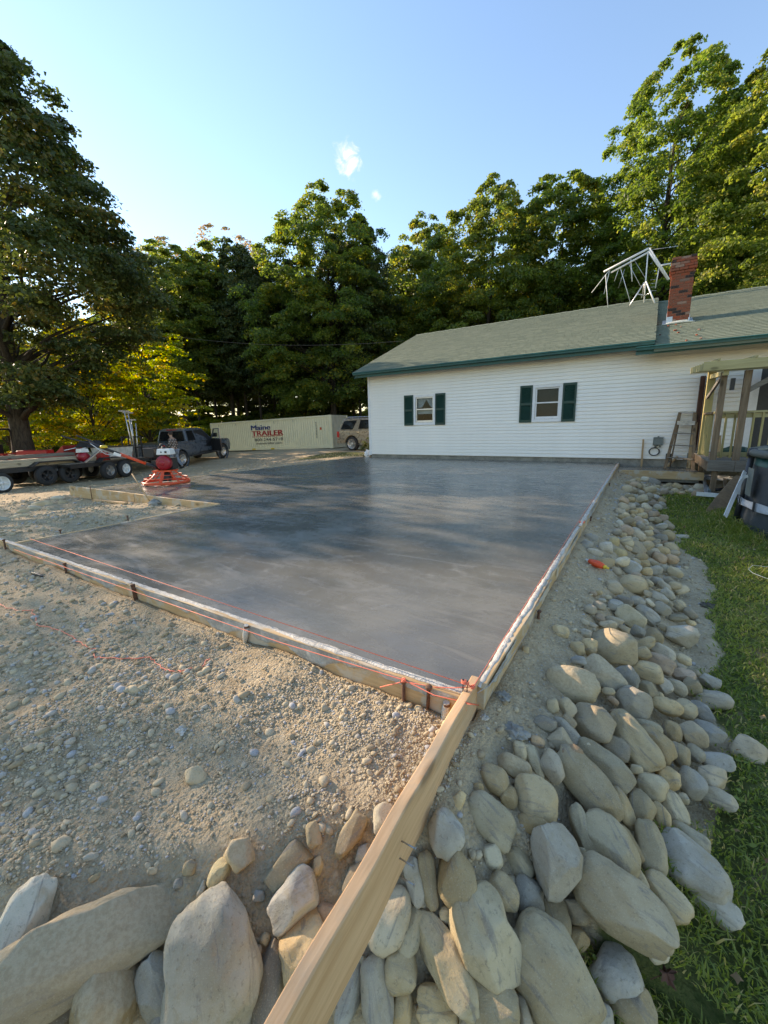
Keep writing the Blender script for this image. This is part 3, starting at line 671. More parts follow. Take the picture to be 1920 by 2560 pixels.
# line reel lying on the bank
c = on_ground(1490, 1418, .033); t = thing('line_reel', 'red-orange reel of line with yellow end lying on the bank', 'reel', tuple(c), 0, None, (0.15, 0.1, math.radians(-28))); t.scale = (.82, .82, .82)
m = MB(); m.lathe([(.0001, -.085), (.022, -.085), (.030, -.06), (.038, -.02), (.040, .02), (.034, .06), (.024, .085), (.0001, .085)], n=20, axis='x'); m.build('wound_line', MT['red_plastic'], t)
m = MB(); m.lathe([(.0001, .085), (.018, .085), (.022, .10), (.010, .125), (.012, .14), (.0001, .14)], n=14, axis='x'); m.build('end_cap', MT['yellow'], t)
m = MB(); m.lathe([(.0001, -.085), (.014, -.085), (.012, -.125), (.0001, -.128)], n=12, axis='x'); m.build('core', MT['white_plastic'], t)

# ------------------------------------------------------------------ small litter on the soil
def lump(name, label, cat, px, py, size, mat, seed, flat=.6, rough=.35, rot=0):
    p = on_ground(px, py, size*flat*.35); bm = bmesh.new(); bmesh.ops.create_icosphere(bm, subdivisions=3, radius=1)
    for v in bm.verts:
        n = mnoise.fractal(v.co*1.6+Vector((seed*7, 0, 0)), .8, 2, 4); v.co *= 1+n*rough; v.co.z *= flat; v.co *= size
    me = bpy.data.meshes.new(name); bm.to_mesh(me); bm.free(); me.materials.append(MT[mat])
    o = link(name, me, None, p); o.rotation_euler = (0, 0, rot); return tag(o, label, cat)
lump('mortar_scrap', 'crumpled grey crust of concrete lying on the bank below the corner', 'concrete scrap', 1288, 1832, .040, 'old_concrete', 1, .45, .8, .6)
lump('mortar_scrap', 'torn strip of concrete crust just outside the slab corner', 'concrete scrap', 1258, 1745, .032, 'old_concrete', 2, .5, .8)
lump('mortar_scrap', 'small grey concrete crumb lying among the pebbles at centre left', 'concrete scrap', 455, 1828, .022, 'residue', 3, .6, .7)
lump('mortar_scrap', 'white crumb of dried concrete beside the plank', 'concrete scrap', 1212, 1797, .014, 'residue', 4, .8, .7)
lump('mortar_scrap', 'dark grey slumped lump of concrete in the notch', 'concrete scrap', 390, 1262, .11, 'old_concrete', 5, .6, .5)
lump('dried_clod', 'brown clump of dead grass on the lawn', 'clod', 1771, 1516, .06, 'bark_pale', 6, .35, .7)
p = on_ground(95, 1440, .012); t = thing('marker_pen', 'dark blue marker lying on the pebbles under the loose string', 'pen', tuple(p), math.radians(4), None)
m = MB(); m.lathe([(.0001, -.10), (.012, -.098), (.014, -.03), (.013, .05), (.006, .085), (.0001, .10)], n=12, axis='x'); m.build('barrel', MT['black'], t)
m = MB(); m.bar((.02, 0, .013), (-.07, 0, .015), .006, .003); m.build('clip', MT['grey_box'], t)
p = on_ground(275, 1258, .02); q = on_ground(250, 1253, .02); a, b = on_ground(236, 1254, .02), on_ground(316, 1262, .03)
t = thing('timber_offcut', 'pale thin timber offcut lying on the dirt in the notch', 'offcut', tuple(a)); m = MB(); m.bar((0, 0, .01), tuple(b-a), .07, .03); m.build('board', MT['stud'], t)
a, b = on_ground(1682, 1229, .03), on_ground(1706, 1239, .03)
t = thing('timber_offcut', 'short orange-brown wood block lying in front of the far stones', 'offcut', tuple(a)); m = MB(); m.bar((0, 0, .01), tuple(b-a), .07, .035); m.build('board', MT['stud'], t)
# dead leaf on the lawn
p = on_ground(1662, 2462, .035); t = thing('dead_leaf', 'curled brown maple leaf lying on the lawn at lower right', 'leaf', tuple(p), .5)
m = MB(); V = [(0, 0, .01)]; n = 20
for i in range(n):
    a = 2*math.pi*i/n; r = .034*(1 if i % 4 == 0 else .62 if i % 2 == 0 else .5); V.append((r*math.cos(a), r*math.sin(a), .012*math.cos(2*a)+.006))
m.add(V, [(0, 1+i, 1+(i+1) % n) for i in range(n)]); o = m.build('blade', MT['brown_wood'], t)
m = MB(); m.tube([(0, 0, .01), (-.05, -.01, .0)], .0012, 5); m.build('stem', MT['brown_wood'], t)
# loop of pale cord on the lawn at the frame's edge
pts = [on_ground(x, y, .05) for x, y in ((1960, 1427), (1915, 1428), (1880, 1424), (1869, 1434), (1880, 1444), (1910, 1456), (1950, 1470))]
string('pale_cord', 'loop of thin pale cord lying on the lawn at the right edge', pts, .002, 'cord', mat='white_plastic')
# ------------------------------------------------------------------ field stones
TONE = dict(t=(0.58, 0.445, 0.255), g=(0.53, 0.445, 0.315), b=(0.45, 0.41, 0.325), p=(0.66, 0.555, 0.38), d=(0.30, 0.265, 0.21), r=(0.53, 0.37, 0.235), y=(0.70, 0.54, 0.27))
TNAME = dict(t='tan', g='grey', b='bluish grey', p='pale', d='dark grey', r='reddish tan', y='yellowish')
CROP = dict(B=(900, 1700, .6148), L=(0, 1900, .6028), R=(1200, 1150, .434), F=(1420, 560, .3706))
# crop, cx, cy, half-length, half-width, angle(deg, image, clockwise), tone, angular?, nick or description
ROCKS = [
 ('B', 715, 490, 94, 88, 10, 't', .2, 'round melon-like tan stone on the bare slope'), ('B', 532, 570, 122, 76, 48, 't', .1, 'long smooth tan cobble pointing down the slope'),
 ('B', 803, 740, 140, 103, 70, 'g', .7, 'blocky grey boulder with a dark stained face'), ('B', 928, 425, 175, 78, 52, 't', .1, 'long loaf-shaped tan boulder high on the pile'),
 ('B', 985, 345, 135, 64, 38, 't', .1, 'long tan boulder lying beside the loaf-shaped one'), ('B', 945, 180, 92, 74, 20, 'g', .5, 'squat grey-tan boulder topping the pile'),
 ('B', 1108, 260, 140, 76, 50, 't', .15, 'big smooth tan boulder leaning down to the right'), ('B', 1192, 262, 92, 58, 42, 't', .15, None), ('B', 1045, 276, 62, 46, 40, 'b', .6, 'angular blue-grey stone wedged among big tan ones'),
 ('B', 813, 247, 58, 48, 0, 'p', .35, 'pale stone with a dirt-filled hollow on top'), ('B', 750, 180, 54, 33, 0, 'b', .4, None), ('B', 850, 215, 82, 27, 52, 'b', .3, None),
 ('B', 630, 355, 82, 42, 33, 't', .2, 'dirt-dusted tan stone half sunk in the slope'), ('B', 712, 335, 76, 27, 70, 't', .2, None), ('B', 777, 345, 78, 43, 72, 'g', .7, None), ('B', 543, 410, 72, 56, 30, 't', .2, 'plump tan stone near the plank on the slope'),
 ('B', 1110, 100, 76, 66, 30, 'g', .75, 'chunky angular grey stone above the big smooth boulder'), ('B', 1250, 108, 63, 36, 18, 't', .1, None), ('B', 1322, 122, 48, 42, 40, 't', .1, None), ('B', 1388, 130, 56, 34, 38, 'b', .3, None),
 ('B', 1440, 85, 71, 38, 6, 'g', .1, 'smooth egg-shaped stone out at the lawn edge'), ('B', 1165, 195, 64, 32, 20, 't', .2, None), ('B', 1270, 210, 47, 39, 80, 't', .2, None), ('B', 1350, 232, 62, 52, 40, 'g', .7, None), ('B', 1415, 215, 64, 40, 32, 'b', .8, None),
 ('B', 1580, 287, 66, 52, 22, 'g', .25, 'single rounded stone lying alone on the lawn'), ('B', 1300, 306, 54, 38, 80, 't', .15, None), ('B', 1360, 300, 42, 32, 40, 'p', .3, None), ('B', 1450, 330, 68, 34, 14, 'b', .9, 'flat-topped sharp blue-grey stone at the lawn edge'),
 ('B', 1430, 400, 54, 48, 20, 'g', .6, None), ('B', 1345, 421, 60, 54, 40, 'g', .2, None), ('B', 1465, 490, 75, 40, 22, 'b', .7, None), ('B', 1183, 428, 64, 55, 30, 't', .3, 'bulbous tan stone with a brown stain'), ('B', 1252, 398, 52, 50, 0, 't', .2, None),
 ('B', 1265, 510, 88, 45, 60, 't', .2, None), ('B', 1140, 522, 76, 54, 92, 't', .3, 'upright tan cobble in the middle of the pile'), ('B', 1065, 522, 86, 42, 62, 't', .3, None), ('B', 1183, 690, 112, 56, 82, 't', .2, 'narrow upright tan cobble beside the big blue boulder'),
 ('B', 1342, 648, 84, 44, 30, 't', .2, None), ('B', 1352, 758, 162, 92, 42, 'b', .3, 'big smooth blue-grey boulder at the lawn edge'), ('B', 1450, 930, 108, 55, 34, 'b', .4, 'flat blue-grey slab slipped onto the grass'), ('B', 1243, 898, 104, 72, 42, 't', .3, 'square-shouldered tan boulder below the blue one'),
 ('B', 1015, 668, 138, 84, 62, 't', .35, 'broken-ended tan boulder standing on the slope'), ('B', 905, 620, 112, 38, 74, 't', .2, None), ('B', 1088, 670, 80, 40, 56, 't', .2, None), ('B', 1120, 803, 56, 36, 60, 't', .2, None),
 ('B', 1052, 915, 225, 118, 37, 'p', .35, 'huge pale lumpy boulder stretching to the grass'), ('B', 1198, 1085, 60, 42, 70, 'p', .4, None), ('B', 1042, 1212, 124, 90, -48, 'g', .3, 'barrel-shaped grey-tan boulder standing on the grass'), ('B', 1115, 1330, 92, 80, 50, 't', .3, None),
 ('B', 765, 1185, 228, 155, 52, 't', .2, 'biggest oval boulder at the bottom of the pile'), ('B', 500, 1045, 185, 134, 72, 't', .35, 'broad shield-shaped tan boulder at the bottom'), ('B', 545, 1320, 112, 100, 20, 't', .4, None), ('B', 350, 1160, 222, 84, 64, 't', .5, 'tall wedge-shaped boulder right of the plank'),
 ('B', 397, 815, 120, 86, 78, 't', .2, 'smooth egg-shaped tan boulder right of the nails'), ('B', 338, 630, 98, 78, 55, 'g', .8, 'ragged layered grey stone touching the plank'), ('B', 648, 755, 74, 50, 58, 't', .3, None), ('B', 580, 855, 86, 54, 55, 't', .15, None), ('B', 682, 882, 74, 70, 0, 'g', .4, None),
 ('B', 797, 962, 78, 52, 74, 't', .3, None), ('B', 541, 718, 50, 48, 0, 't', .3, None), ('B', 165, 1185, 76, 72, 20, 't', .3, None), ('B', 207, 1022, 112, 46, 106, 't', .4, None), ('B', 118, 975, 130, 82, 110, 'g', .3, 'dark-mottled boulder behind the plank\'s nails'),
 ('B', 278, 810, 108, 38, 80, 't', .3, None), ('B', 226, 810, 102, 44, 74, 'g', .7, None), ('B', 68, 1268, 132, 66, 84, 'g', .2, 'tall speckled grey cobble against the plank'), ('B', 172, 1340, 66, 46, 100, 't', .3, None), ('B', 308, 1312, 88, 54, 22, 't', .8, None), ('B', 310, 1388, 102, 60, 0, 't', .3, None),
 ('B', 708, 595, 84, 40, 24, 't', .2, None), ('B', 602, 478, 44, 40, 0, 't', .2, None), ('B', 875, 938, 62, 46, 20, 'g', .5, None), ('B', 890, 1052, 46, 40, 60, 't', .6, None), ('B', 350, 962, 34, 32, 0, 't', .6, None), ('B', 1228, 560, 62, 32, 80, 't', .3, None),
 ('B', 103, 580, 76, 68, 50, 'p', .5, 'pale square boulder left of the plank'), ('B', 970, 1368, 64, 46, 20, 'g', .4, None), ('B', 640, 300, 26, 20, 0, 't', .5, None), ('B', 720, 247, 34, 26, 10, 'r', .6, None), ('B', 400, 490, 42, 26, 120, 't', .4, None), ('B', 482, 440, 26, 20, 0, 't', .4, None), ('B', 650, 290, 30, 40, 0, 't', .4, None),
 ('B', 660, 1360, 46, 60, 0, 'g', .5, None), ('B', 15, 1150, 22, 22, 0, 't', .4, None), ('B', 660, 680, 22, 20, 0, 't', .5, None), ('B', 900, 700, 22, 18, 0, 't', .5, None), ('B', 395, 1000, 22, 20, 0, 't', .5, None), ('B', 1310, 480, 26, 24, 0, 't', .5, None),
 # upper right pile
 ('R', 768, 1080, 142, 100, 14, 'p', .25, 'large pale hump-backed boulder halfway along the pile'), ('R', 530, 1290, 164, 102, 10, 't', .2, 'large flat boulder with dirt spilled over its top'), ('R', 715, 1240, 138, 76, 38, 'p', .25, 'pale kidney-shaped boulder beside the dirt-topped one'), ('R', 845, 1262, 80, 64, 62, 'b', .6, None),
 ('R', 965, 1225, 94, 62, 22, 't', .2, None), ('R', 1155, 1012, 94, 68, 18, 'g', .7, 'angular grey block at the lawn side of the pile'), ('R', 1030, 1172, 98, 52, 22, 'r', .5, 'reddish flat-sided stone in mid pile'), ('R', 1055, 1110, 74, 42, 40, 'b', .4, None), ('R', 932, 1115, 50, 38, -20, 't', .3, None), ('R', 950, 1055, 64, 38, -14, 't', .3, None), ('R', 1005, 1020, 58, 46, 30, 't', .3, None), ('R', 912, 990, 44, 38, 40, 'b', .6, None),
 ('R', 872, 908, 96, 58, 32, 't', .6, 'tan block above the pale hump-backed boulder'), ('R', 962, 895, 76, 44, 45, 'g', .3, None), ('R', 1050, 860, 54, 38, 22, 'b', .4, None), ('R', 1145, 912, 55, 24, 5, 't', .3, None), ('R', 770, 935, 58, 38, 20, 'g', .4, None), ('R', 735, 950, 56, 30, 8, 'g', .3, None), ('R', 780, 842, 48, 40, 10, 'b', .7, None), ('R', 830, 815, 58, 34, 20, 'd', .5, None), ('R', 905, 820, 48, 36, 0, 'g', .4, None),
 ('R', 885, 722, 84, 56, 12, 't', .3, 'broad tan boulder below the line reel'), ('R', 772, 735, 56, 42, 20, 'g', .3, None), ('R', 1018, 698, 40, 24, 18, 'b', .3, None), ('R', 870, 625, 58, 48, 40, 'b', .5, 'blue-grey streaked boulder right of the line reel'), ('R', 790, 645, 32, 32, 0, 'g', .6, None), ('R', 722, 600, 56, 38, 10, 't', .2, None),
 ('R', 465, 990, 54, 36, 20, 't', .4, None), ('R', 605, 1000, 40, 26, 10, 'b', .4, None), ('R', 560, 1090, 46, 44, 0, 't', .4, None), ('R', 628, 1075, 52, 54, 20, 't', .3, None), ('R', 803, 540, 46, 32, 20, 'y', .2, 'pale cream stone, painted sun fleck'), ('R', 770, 475, 35, 31, 10, 'y', .2, 'bright yellowish stone, painted sun fleck'), ('R', 660, 535, 50, 28, 10, 'g', .4, None), ('R', 613, 495, 42, 30, 10, 'b', .5, None), ('R', 640, 455, 46, 28, 10, 'b', .4, None), ('R', 720, 512, 46, 40, 0, 'g', .3, None),  # sun fleck on two stones is put into their yellowish tone
 ('R', 900, 515, 54, 48, 40, 'g', .5, None), ('R', 1035, 565, 46, 32, 20, 'r', .3, None), ('R', 990, 535, 48, 30, 10, 'g', .3, None), ('R', 972, 460, 38, 24, 10, 't', .3, None), ('R', 1045, 450, 40, 23, 8, 'b', .4, None), ('R', 1155, 445, 47, 17, 0, 'g', .2, None), ('R', 985, 133, 60, 30, 14, 'g', .3, 'largest stone at the far end of the pile'), ('R', 910, 118, 34, 16, 0, 't', .3, None), ('R', 1090, 150, 22, 18, 0, 't', .3, None), ('R', 1270, 165, 42, 26, 10, 'g', .3, 'grey boulder beside the fallen ladder'),
 ('R', 420, 1425, 38, 46, 0, 't', .3, None), ('R', 500, 1435, 62, 54, 40, 'p', .3, None), ('R', 1320, 1272, 64, 42, 28, 'b', .5, None), ('R', 1175, 1243, 64, 44, 20, 'r', .4, None), ('R', 1222, 1312, 58, 52, 20, 't', .4, None), ('R', 1132, 1308, 66, 40, 40, 'p', .3, None), ('R', 968, 1332, 64, 54, 30, 't', .3, None), ('R', 1060, 1300, 56, 40, 60, 'g', .3, None),
 ('R', 265, 1092, 22, 26, 0, 't', .4, None), ('R', 1010, 640, 46, 32, 0, 'g', .4, None), ('R', 940, 600, 40, 28, 10, 't', .4, None), ('R', 1040, 1380, 26, 40, 0, 't', .4, None), ('R', 480, 1180, 20, 16, 0, 't', .4, None), ('R', 880, 1390, 30, 22, 0, 't', .4, None),
 # boulder row at lower left
 ('L', 385, 790, 400, 158, -27, 'g', .7, 'huge dirt-topped slab boulder with a broken grey flank'), ('L', 62, 755, 235, 98, 108, 'p', .2, 'smooth pale boulder at the left frame edge'), ('L', 880, 860, 290, 188, 84, 'p', .45, 'great pale boulder with a dark patch, second left of the plank'), ('L', 440, 985, 168, 128, 98, 't', .35, 'brown wedge boulder under the dirt-topped slab'),
 ('L', 655, 950, 148, 74, 70, 'g', .5, 'sharp-tipped grey stone squeezed left of the great pale boulder'), ('L', 1118, 932, 158, 64, 98, 'd', .25, 'narrow dark grey upright stone right of the great pale boulder'), ('L', 1225, 592, 124, 98, -38, 'g', .35, 'grey boulder with gravel caught on top'), ('L', 1280, 800, 150, 112, 78, 't', .3, 'brownish boulder hugging the plank'),
 ('L', 1192, 445, 118, 62, -44, 't', .6, None), ('L', 1003, 388, 74, 58, 50, 't', .9, 'sharp brown broken stone on the dirt'), ('L', 1450, 312, 102, 42, -60, 't', .4, None), ('L', 815, 66, 56, 36, 10, 'p', .5, 'lone pale angular stone out on the gravel'), ('L', 1512, 402, 48, 44, 0, 'g', .3, None), ('L', 1478, 508, 82, 58, -60, 'g', .3, None),
 ('L', 1455, 960, 124, 50, 104, 'b', .7, 'blue slaty stone between plank and cobbles'), ('L', 1300, 310, 52, 32, 80, 't', .4, None), ('L', 1318, 440, 38, 26, 90, 't', .4, None), ('L', 908, 470, 66, 38, -60, 'y', .3, None), ('L', 215, 975, 110, 58, -20, 'g', .5, None), ('L', 240, 1060, 90, 70, -30, 'd', .4, None), ('L', 60, 1060, 100, 60, -10, 'd', .5, None),
 ('L', 1175, 726, 40, 30, -20, 't', .3, None), ('L', 1190, 782, 46, 26, 80, 't', .3, None), ('L', 1352, 640, 52, 40, 0, 'r', .3, None), ('L', 765, 656, 36, 24, -30, 'p', .3, None), ('L', 840, 540, 18, 32, 20, 'g', .3, None), ('L', 1075, 565, 28, 20, 0, 'b', .3, None), ('L', 925, 550, 26, 20, 0, 't', .3, None), ('L', 740, 515, 22, 18, 0, 'b', .3, None), ('L', 785, 450, 30, 28, 0, 't', .6, None), ('L', 630, 460, 26, 14, 0, 'p', .3, None), ('L', 400, 485, 30, 14, -30, 't', .3, None), ('L', 690, 1060, 60, 70, 0, 'd', .6, None), ('L', 380, 400, 34, 16, -10, 'p', .3, None), ('L', 195, 530, 30, 18, -60, 't', .3, None), ('L', 1100, 740, 24, 22, 0, 't', .3, None), ('L', 1065, 800, 26, 26, 0, 'g', .3, None),
 # far left boulders beside the notch
 ('N', 0, 0, 0, 0, 0, 't', 0, None),
]
ICO = {}
def ico(n):
    if n not in ICO:
        bm = bmesh.new(); bmesh.ops.create_icosphere(bm, subdivisions=n, radius=1); bm.verts.ensure_lookup_table()
        ICO[n] = (np.array([v.co[:] for v in bm.verts]), [tuple(v.index for v in f.verts) for f in bm.faces]); bm.free()
    return ICO[n]
def rock_mesh(a, b, c, ang, seed, sub):
    """rounded field stone: superellipsoid, worn planar breaks, low lumps"""
    V, F = ico(sub); V = V.copy(); r = np.random.default_rng(seed)
    p = 2.25+ang*0.7+r.uniform(0, .5)
    V = V/(np.abs(V)**p).sum(1, keepdims=True)**(1/p)
    # taper and bend so that no two share an outline
    ang = ang+r.uniform(.08, .42)
    V[:, 1] *= 1+r.uniform(-.20, .20)*V[:, 0]; V[:, 2] *= 1+r.uniform(-.16, .16)*V[:, 0]; V[:, 1] += r.uniform(-.14, .14)*(V[:, 0]**2-.4)
    off = r.uniform(-50, 50, 3)
    N = np.array([mnoise.noise(Vector(v*1.15+off)) for v in V]); V *= (1+0.19*N)[:, None]
    if sub >= 3:
        N2 = np.array([mnoise.noise(Vector(v*3.2+off*2)) for v in V]); V *= (1+(0.040+.035*ang)*N2)[:, None]
    if sub >= 4:
        N3 = np.array([mnoise.noise(Vector(v*9+off)) for v in V]); V *= (1+0.010*N3)[:, None]
    for _ in range(int(1+ang*8)):
        n = r.normal(size=3)*np.array([.75, 1, 1]); n /= np.linalg.norm(n); h = r.uniform(.78, .96)-.08*ang
        d = V@n-h; m = d > 0; V[m] -= np.outer(d[m]*(.80+.17*ang), n)
    V *= np.array([a, b, c])/np.array([np.abs(V[:, 0]).max(), np.abs(V[:, 1]).max(), max(np.abs(V[:, 2]).max(), .7)])
    return V, F
NICKS = [(CROP[r[0]][0]+r[1]*CROP[r[0]][2], CROP[r[0]][1]+r[2]*CROP[r[0]][2], r[8]) for r in ROCKS if r[8]]
LABELS = {}
def rel_label(px, py, size, tone, shape):
    near = sorted(NICKS, key=lambda k: math.hypot(k[0]-px, k[1]-py))
    for k in (0, 1, 2):
        nx, ny, nick = near[k]; dx, dy = px-nx, py-ny
        if abs(dx) > 1.8*abs(dy): w = 'right of' if dx > 0 else 'left of'
        elif abs(dy) > 1.8*abs(dx): w = 'below' if dy > 0 else 'above'
        else: w = ('below' if dy > 0 else 'above')+(' and right of' if dx > 0 else ' and left of')
        short = ' '.join(nick.split()[:6])
        while short.split()[-1] in ('with', 'a', 'the', 'on', 'in', 'at', 'of', 'and', 'to', 'out', 'down', 'high', 'half', 'beside', 'among', 'under', 'above', 'near', 'by', 'its', 'over', 'left', 'right', 'lying'): short = ' '.join(short.split()[:-1])
        l = f'{size} {tone} {shape} {w} the {short}'
        if l not in LABELS: break
    LABELS[l] = 1
    return l
TAKEN = []
def put_rock(px, py, A, B, deg, tone, ang, nick, seed, group='field stones piled along the slab', P=None, sub=None):
    hit, t = ground_hit(px, py) if P is None else (np.array(P), np.linalg.norm(np.array(P)-CAMP))
    d = ray(px, py); depth = (hit-CAMP)@CF; b0 = B/FPX*depth
    hit = hit-d*b0*0.42; hit[2] += b0*0.05; depth = (hit-CAMP)@CF
    sc = depth/FPX; a, b = A*sc, B*sc; c = b*(0.80+0.1*((seed*37) % 5)/4)
    # basis: long axis as seen, laid part-way onto the slope
    th = math.radians(deg); X = CR*math.cos(th)-CU*math.sin(th); Z = -d
    X = X-Z*(X@Z); X /= np.linalg.norm(X); up = np.array([0, 0, 1.0]); X = X-0.10*up*X[2]; X /= np.linalg.norm(X)
    Y = np.cross(Z, X); Y /= np.linalg.norm(Y); Z = np.cross(X, Y)
    sub = sub or (5 if A > 75 else 4 if A > 20 else 3)
    V, F = rock_mesh(a, b, c, ang, seed, sub)
    me = bpy.data.meshes.new('stone'); me.from_pydata(V.tolist(), [], F); me.materials.append(MT['stone']); me.polygons.foreach_set('use_smooth', [True]*len(F)); me.update()
    o = link('stone', me); M4 = Matrix(((X[0], Y[0], Z[0], hit[0]), (X[1], Y[1], Z[1], hit[1]), (X[2], Y[2], Z[2], hit[2]), (0, 0, 0, 1)))
    o.matrix_world = M4
    c3 = TONE[tone]; q_ = np.random.default_rng(seed+900); j = q_.uniform(.64, 1.16); w_ = q_.uniform(-.09, .09); o.color = (c3[0]*j*(1+w_), c3[1]*j, c3[2]*j*(1-w_*1.5), (1.0 if nick and 'dirt' in nick else (seed*53 % 10)/30))
    size = 'large' if A > 70 else 'medium' if A > 32 else 'small'
    shape = ('long ' if A > 1.75*B else 'rounded ' if ang < .3 else 'angular ' if ang > .55 else 'worn ')+('boulder' if A > 60 else 'stone')
    lab = nick or rel_label(px, py, size, TNAME[tone], shape)
    tag(o, lab, 'boulder' if A > 60 else 'stone', group)
    TAKEN.append((px, py, A, B))
    return o
for i, (cr, cx, cy, A, B, deg, tone, ang, nick) in enumerate(ROCKS):
    if cr == 'N': continue
    ox, oy, s = CROP[cr]
    grp = 'boulders edging the gravel at lower left' if cr == 'L' else 'field stones piled along the slab'
    put_rock(ox+cx*s, oy+cy*s, A*s*.90, B*s*1.02, deg, tone, ang, nick, 100+i, grp)
for i, (px, py, A, B, deg, lab) in enumerate(((146, 1248, 16, 9, 5, 'rounded pale boulder at the back of the stone row beside the notch'), (158, 1258, 11, 8, 0, 'smaller pale boulder tucked in front of the row\'s last one'), (108, 1262, 24, 10, -8, 'long pale boulder in the middle of the row beside the notch'), (90, 1274, 18, 10, 5, 'pale boulder in front of the long one beside the notch'),
        (58, 1281, 15, 8, 5, 'flat pale stone left in the row beside the notch'), (52, 1292, 20, 7, -8, 'low flat stone near the left end of the notch row'), (10, 1302, 18, 11, 15, 'pale pointed boulder at the left frame edge of the row'), (30, 1297, 12, 6, 0, 'small flat stone next to the pointed one at frame left'))):
    put_rock(px, py, A, B, deg, 'p', .4, lab, 400+i, 'boulders in a row beside the notch')
# the small ones that fill the pile
cnt = 0; rr = random.Random(77); tries = 0
LAND = [(1500, 1180, 'at the far end of the pile by the house'), (1570, 1215, 'below the narrow walk'), (1540, 1290, 'beside the lawn in the far pile'), (1600, 1300, 'in the far pile half way to the deck'), (1490, 1360, 'near the orange knots'), (1600, 1380, 'between the line reel and the lawn'), (1560, 1480, 'below the line reel'), (1500, 1600, 'on the bare bank below the reel'), (1700, 1640, 'at the lawn side of the pile'), (1350, 1800, 'on the bank under the slab corner'), (1250, 2000, 'in the gaps of the near pile'), (1500, 2100, 'between the big boulders'), (1000, 2300, 'down beside the plank'), (700, 2300, 'among the boulders at lower left')]
while cnt < 132 and tries < 9000:
    tries += 1
    yy = rr.choice((rr.uniform(-.9, 2.2), rr.uniform(2.2, 5), rr.uniform(3.5, 9.6), rr.uniform(3.5, 9.6))); D = rr.uniform(.20, .92) if yy < 3 else rr.uniform(.28, .90)
    x = .07+D
    if yy > 8.6: x = .07+rr.uniform(.35, 1.5)
    elif yy < .9 and D > .80-.45*float(sstep(.75, -.25, np.array(yy))): continue
    size = min(.11, rr.uniform(.024, .05)*(1 if yy < 2 else 1.5+(yy-2)*.12))
    P = np.array([x, yy, hz(x, yy)+size*(.35+rr.choice((0, 0, .5)))]); q = P-CAMP; dp = q@CF
    if dp < .4: continue
    px = 960+FPX*(q@CR)/dp; py = 1280-FPX*(q@CU)/dp; A = size/dp*FPX
    if not (-60 < px < 1980 and py < 2640): continue
    lim = .80 if yy < 2.5 else .62
    if any(math.hypot((px-t[0])/(t[2]+A), (py-t[1])/(t[3]+A*.8)) < lim for t in TAKEN): continue
    if 1455 < px < 1530 and 1385 < py < 1450: continue
    tone = rr.choice('tttggpbr'); nd = min(LAND, key=lambda l: math.hypot(l[0]-px, l[1]-py))[2]
    shp = rr.random(); lab = f"small {TNAME[tone]} {'flat' if shp < .35 else 'rounded' if shp < .75 else 'angular'} stone {nd}"
    put_rock(px, py, A, A*rr.uniform(.55, .85), rr.uniform(-20, 45), tone, .1 if shp < .75 else .7, lab, 3000+cnt, 'small stones filling the pile', P=P, sub=3)
    cnt += 1

# ------------------------------------------------------------------ loose gravel: nobody could count it
def scatter(name, label, n, sampler, smin, smax, sub, seed, sink=.25, flat=(.45, .8), power=2.2):
    r = np.random.default_rng(seed); V0, F0 = ico(sub); F0 = np.array(F0); nv = len(V0)
    xs, ys = sampler(r, n); n = len(xs); zs = surf(xs, ys)
    s = smin*(smax/smin)**(r.random(n)**power)
    q = np.stack([xs, ys, zs], -1)
    out = np.empty((n, nv, 3), np.float32); shapes = []
    for k in range(14):
        V, _ = rock_mesh(1, r.uniform(.6, .9), r.uniform(*flat), r.choice([.1, .3, .8]), 7000+seed*31+k, sub); shapes.append(V)
    for i in range(n):
        a = r.random()*6.283; c_, s_ = math.cos(a), math.sin(a); V = shapes[i % 14]; tl = r.normal()*.25
        X = V[:, 0]*c_-V[:, 1]*s_; Y = V[:, 0]*s_+V[:, 1]*c_; Z = V[:, 2]+X*tl
        out[i, :, 0] = X*s[i]+q[i, 0]; out[i, :, 1] = Y*s[i]+q[i, 1]; out[i, :, 2] = Z*s[i]+q[i, 2]+s[i]*sink*.6
    F = (F0[None]+(np.arange(n)*nv)[:, None, None]).reshape(-1, 3)
    me = fast_mesh(name, out.reshape(-1, 3), F, MT['pebble'], np.repeat(r.random(n), len(F0)), smooth=True)
    return tag(link(name, me), label, 'gravel', kind='stuff')
def in_pad(r, n, xlo, xhi, ylo, yhi, f=None, D=(-99, .05)):
    xs = r.uniform(xlo, xhi, n*4); ys = r.uniform(ylo, yhi, n*4); d = outside(xs, ys)
    ok = (d > D[0]) & (d < D[1])
    if f is not None: ok &= f(xs, ys, r)
    return xs[ok][:n], ys[ok][:n]
clump = lambda x, y, r: r.random(len(x)) < np.clip(.50+1.1*vnoise(x, y, 2.3, 11)+1.0*vnoise(x, y, 7, 12), .05, 1)
scatter('gravel', 'coarse rounded gravel strewn over the bare earth in front of the slab', 3000, lambda r, n: in_pad(r, n, -2.6, .05, -1.7, -.07, clump), .0050, .021, 2, 1, power=3.0)
scatter('gravel', 'finer gravel spread over the bare earth towards the left', 3400, lambda r, n: in_pad(r, n, -6.5, -.9, -2.6, -.08, clump), .009, .032, 1, 2, power=2.6)
scatter('gravel', 'grit scattered between the pebbles near the plank', 24000, lambda r, n: in_pad(r, n, -1.8, .05, -1.5, -.06, clump), .0022, .0075, 1, 3, power=1.6)
scatter('gravel', 'pebbles rolled down the bank along the right edge of the slab', 2600, lambda r, n: in_pad(r, n, .05, 1.25, -1.3, 4.0, lambda x, y, r: turf_mask(x, y) < .3, (.0, 1.15)), .0045, .022, 1, 4, power=3.0)
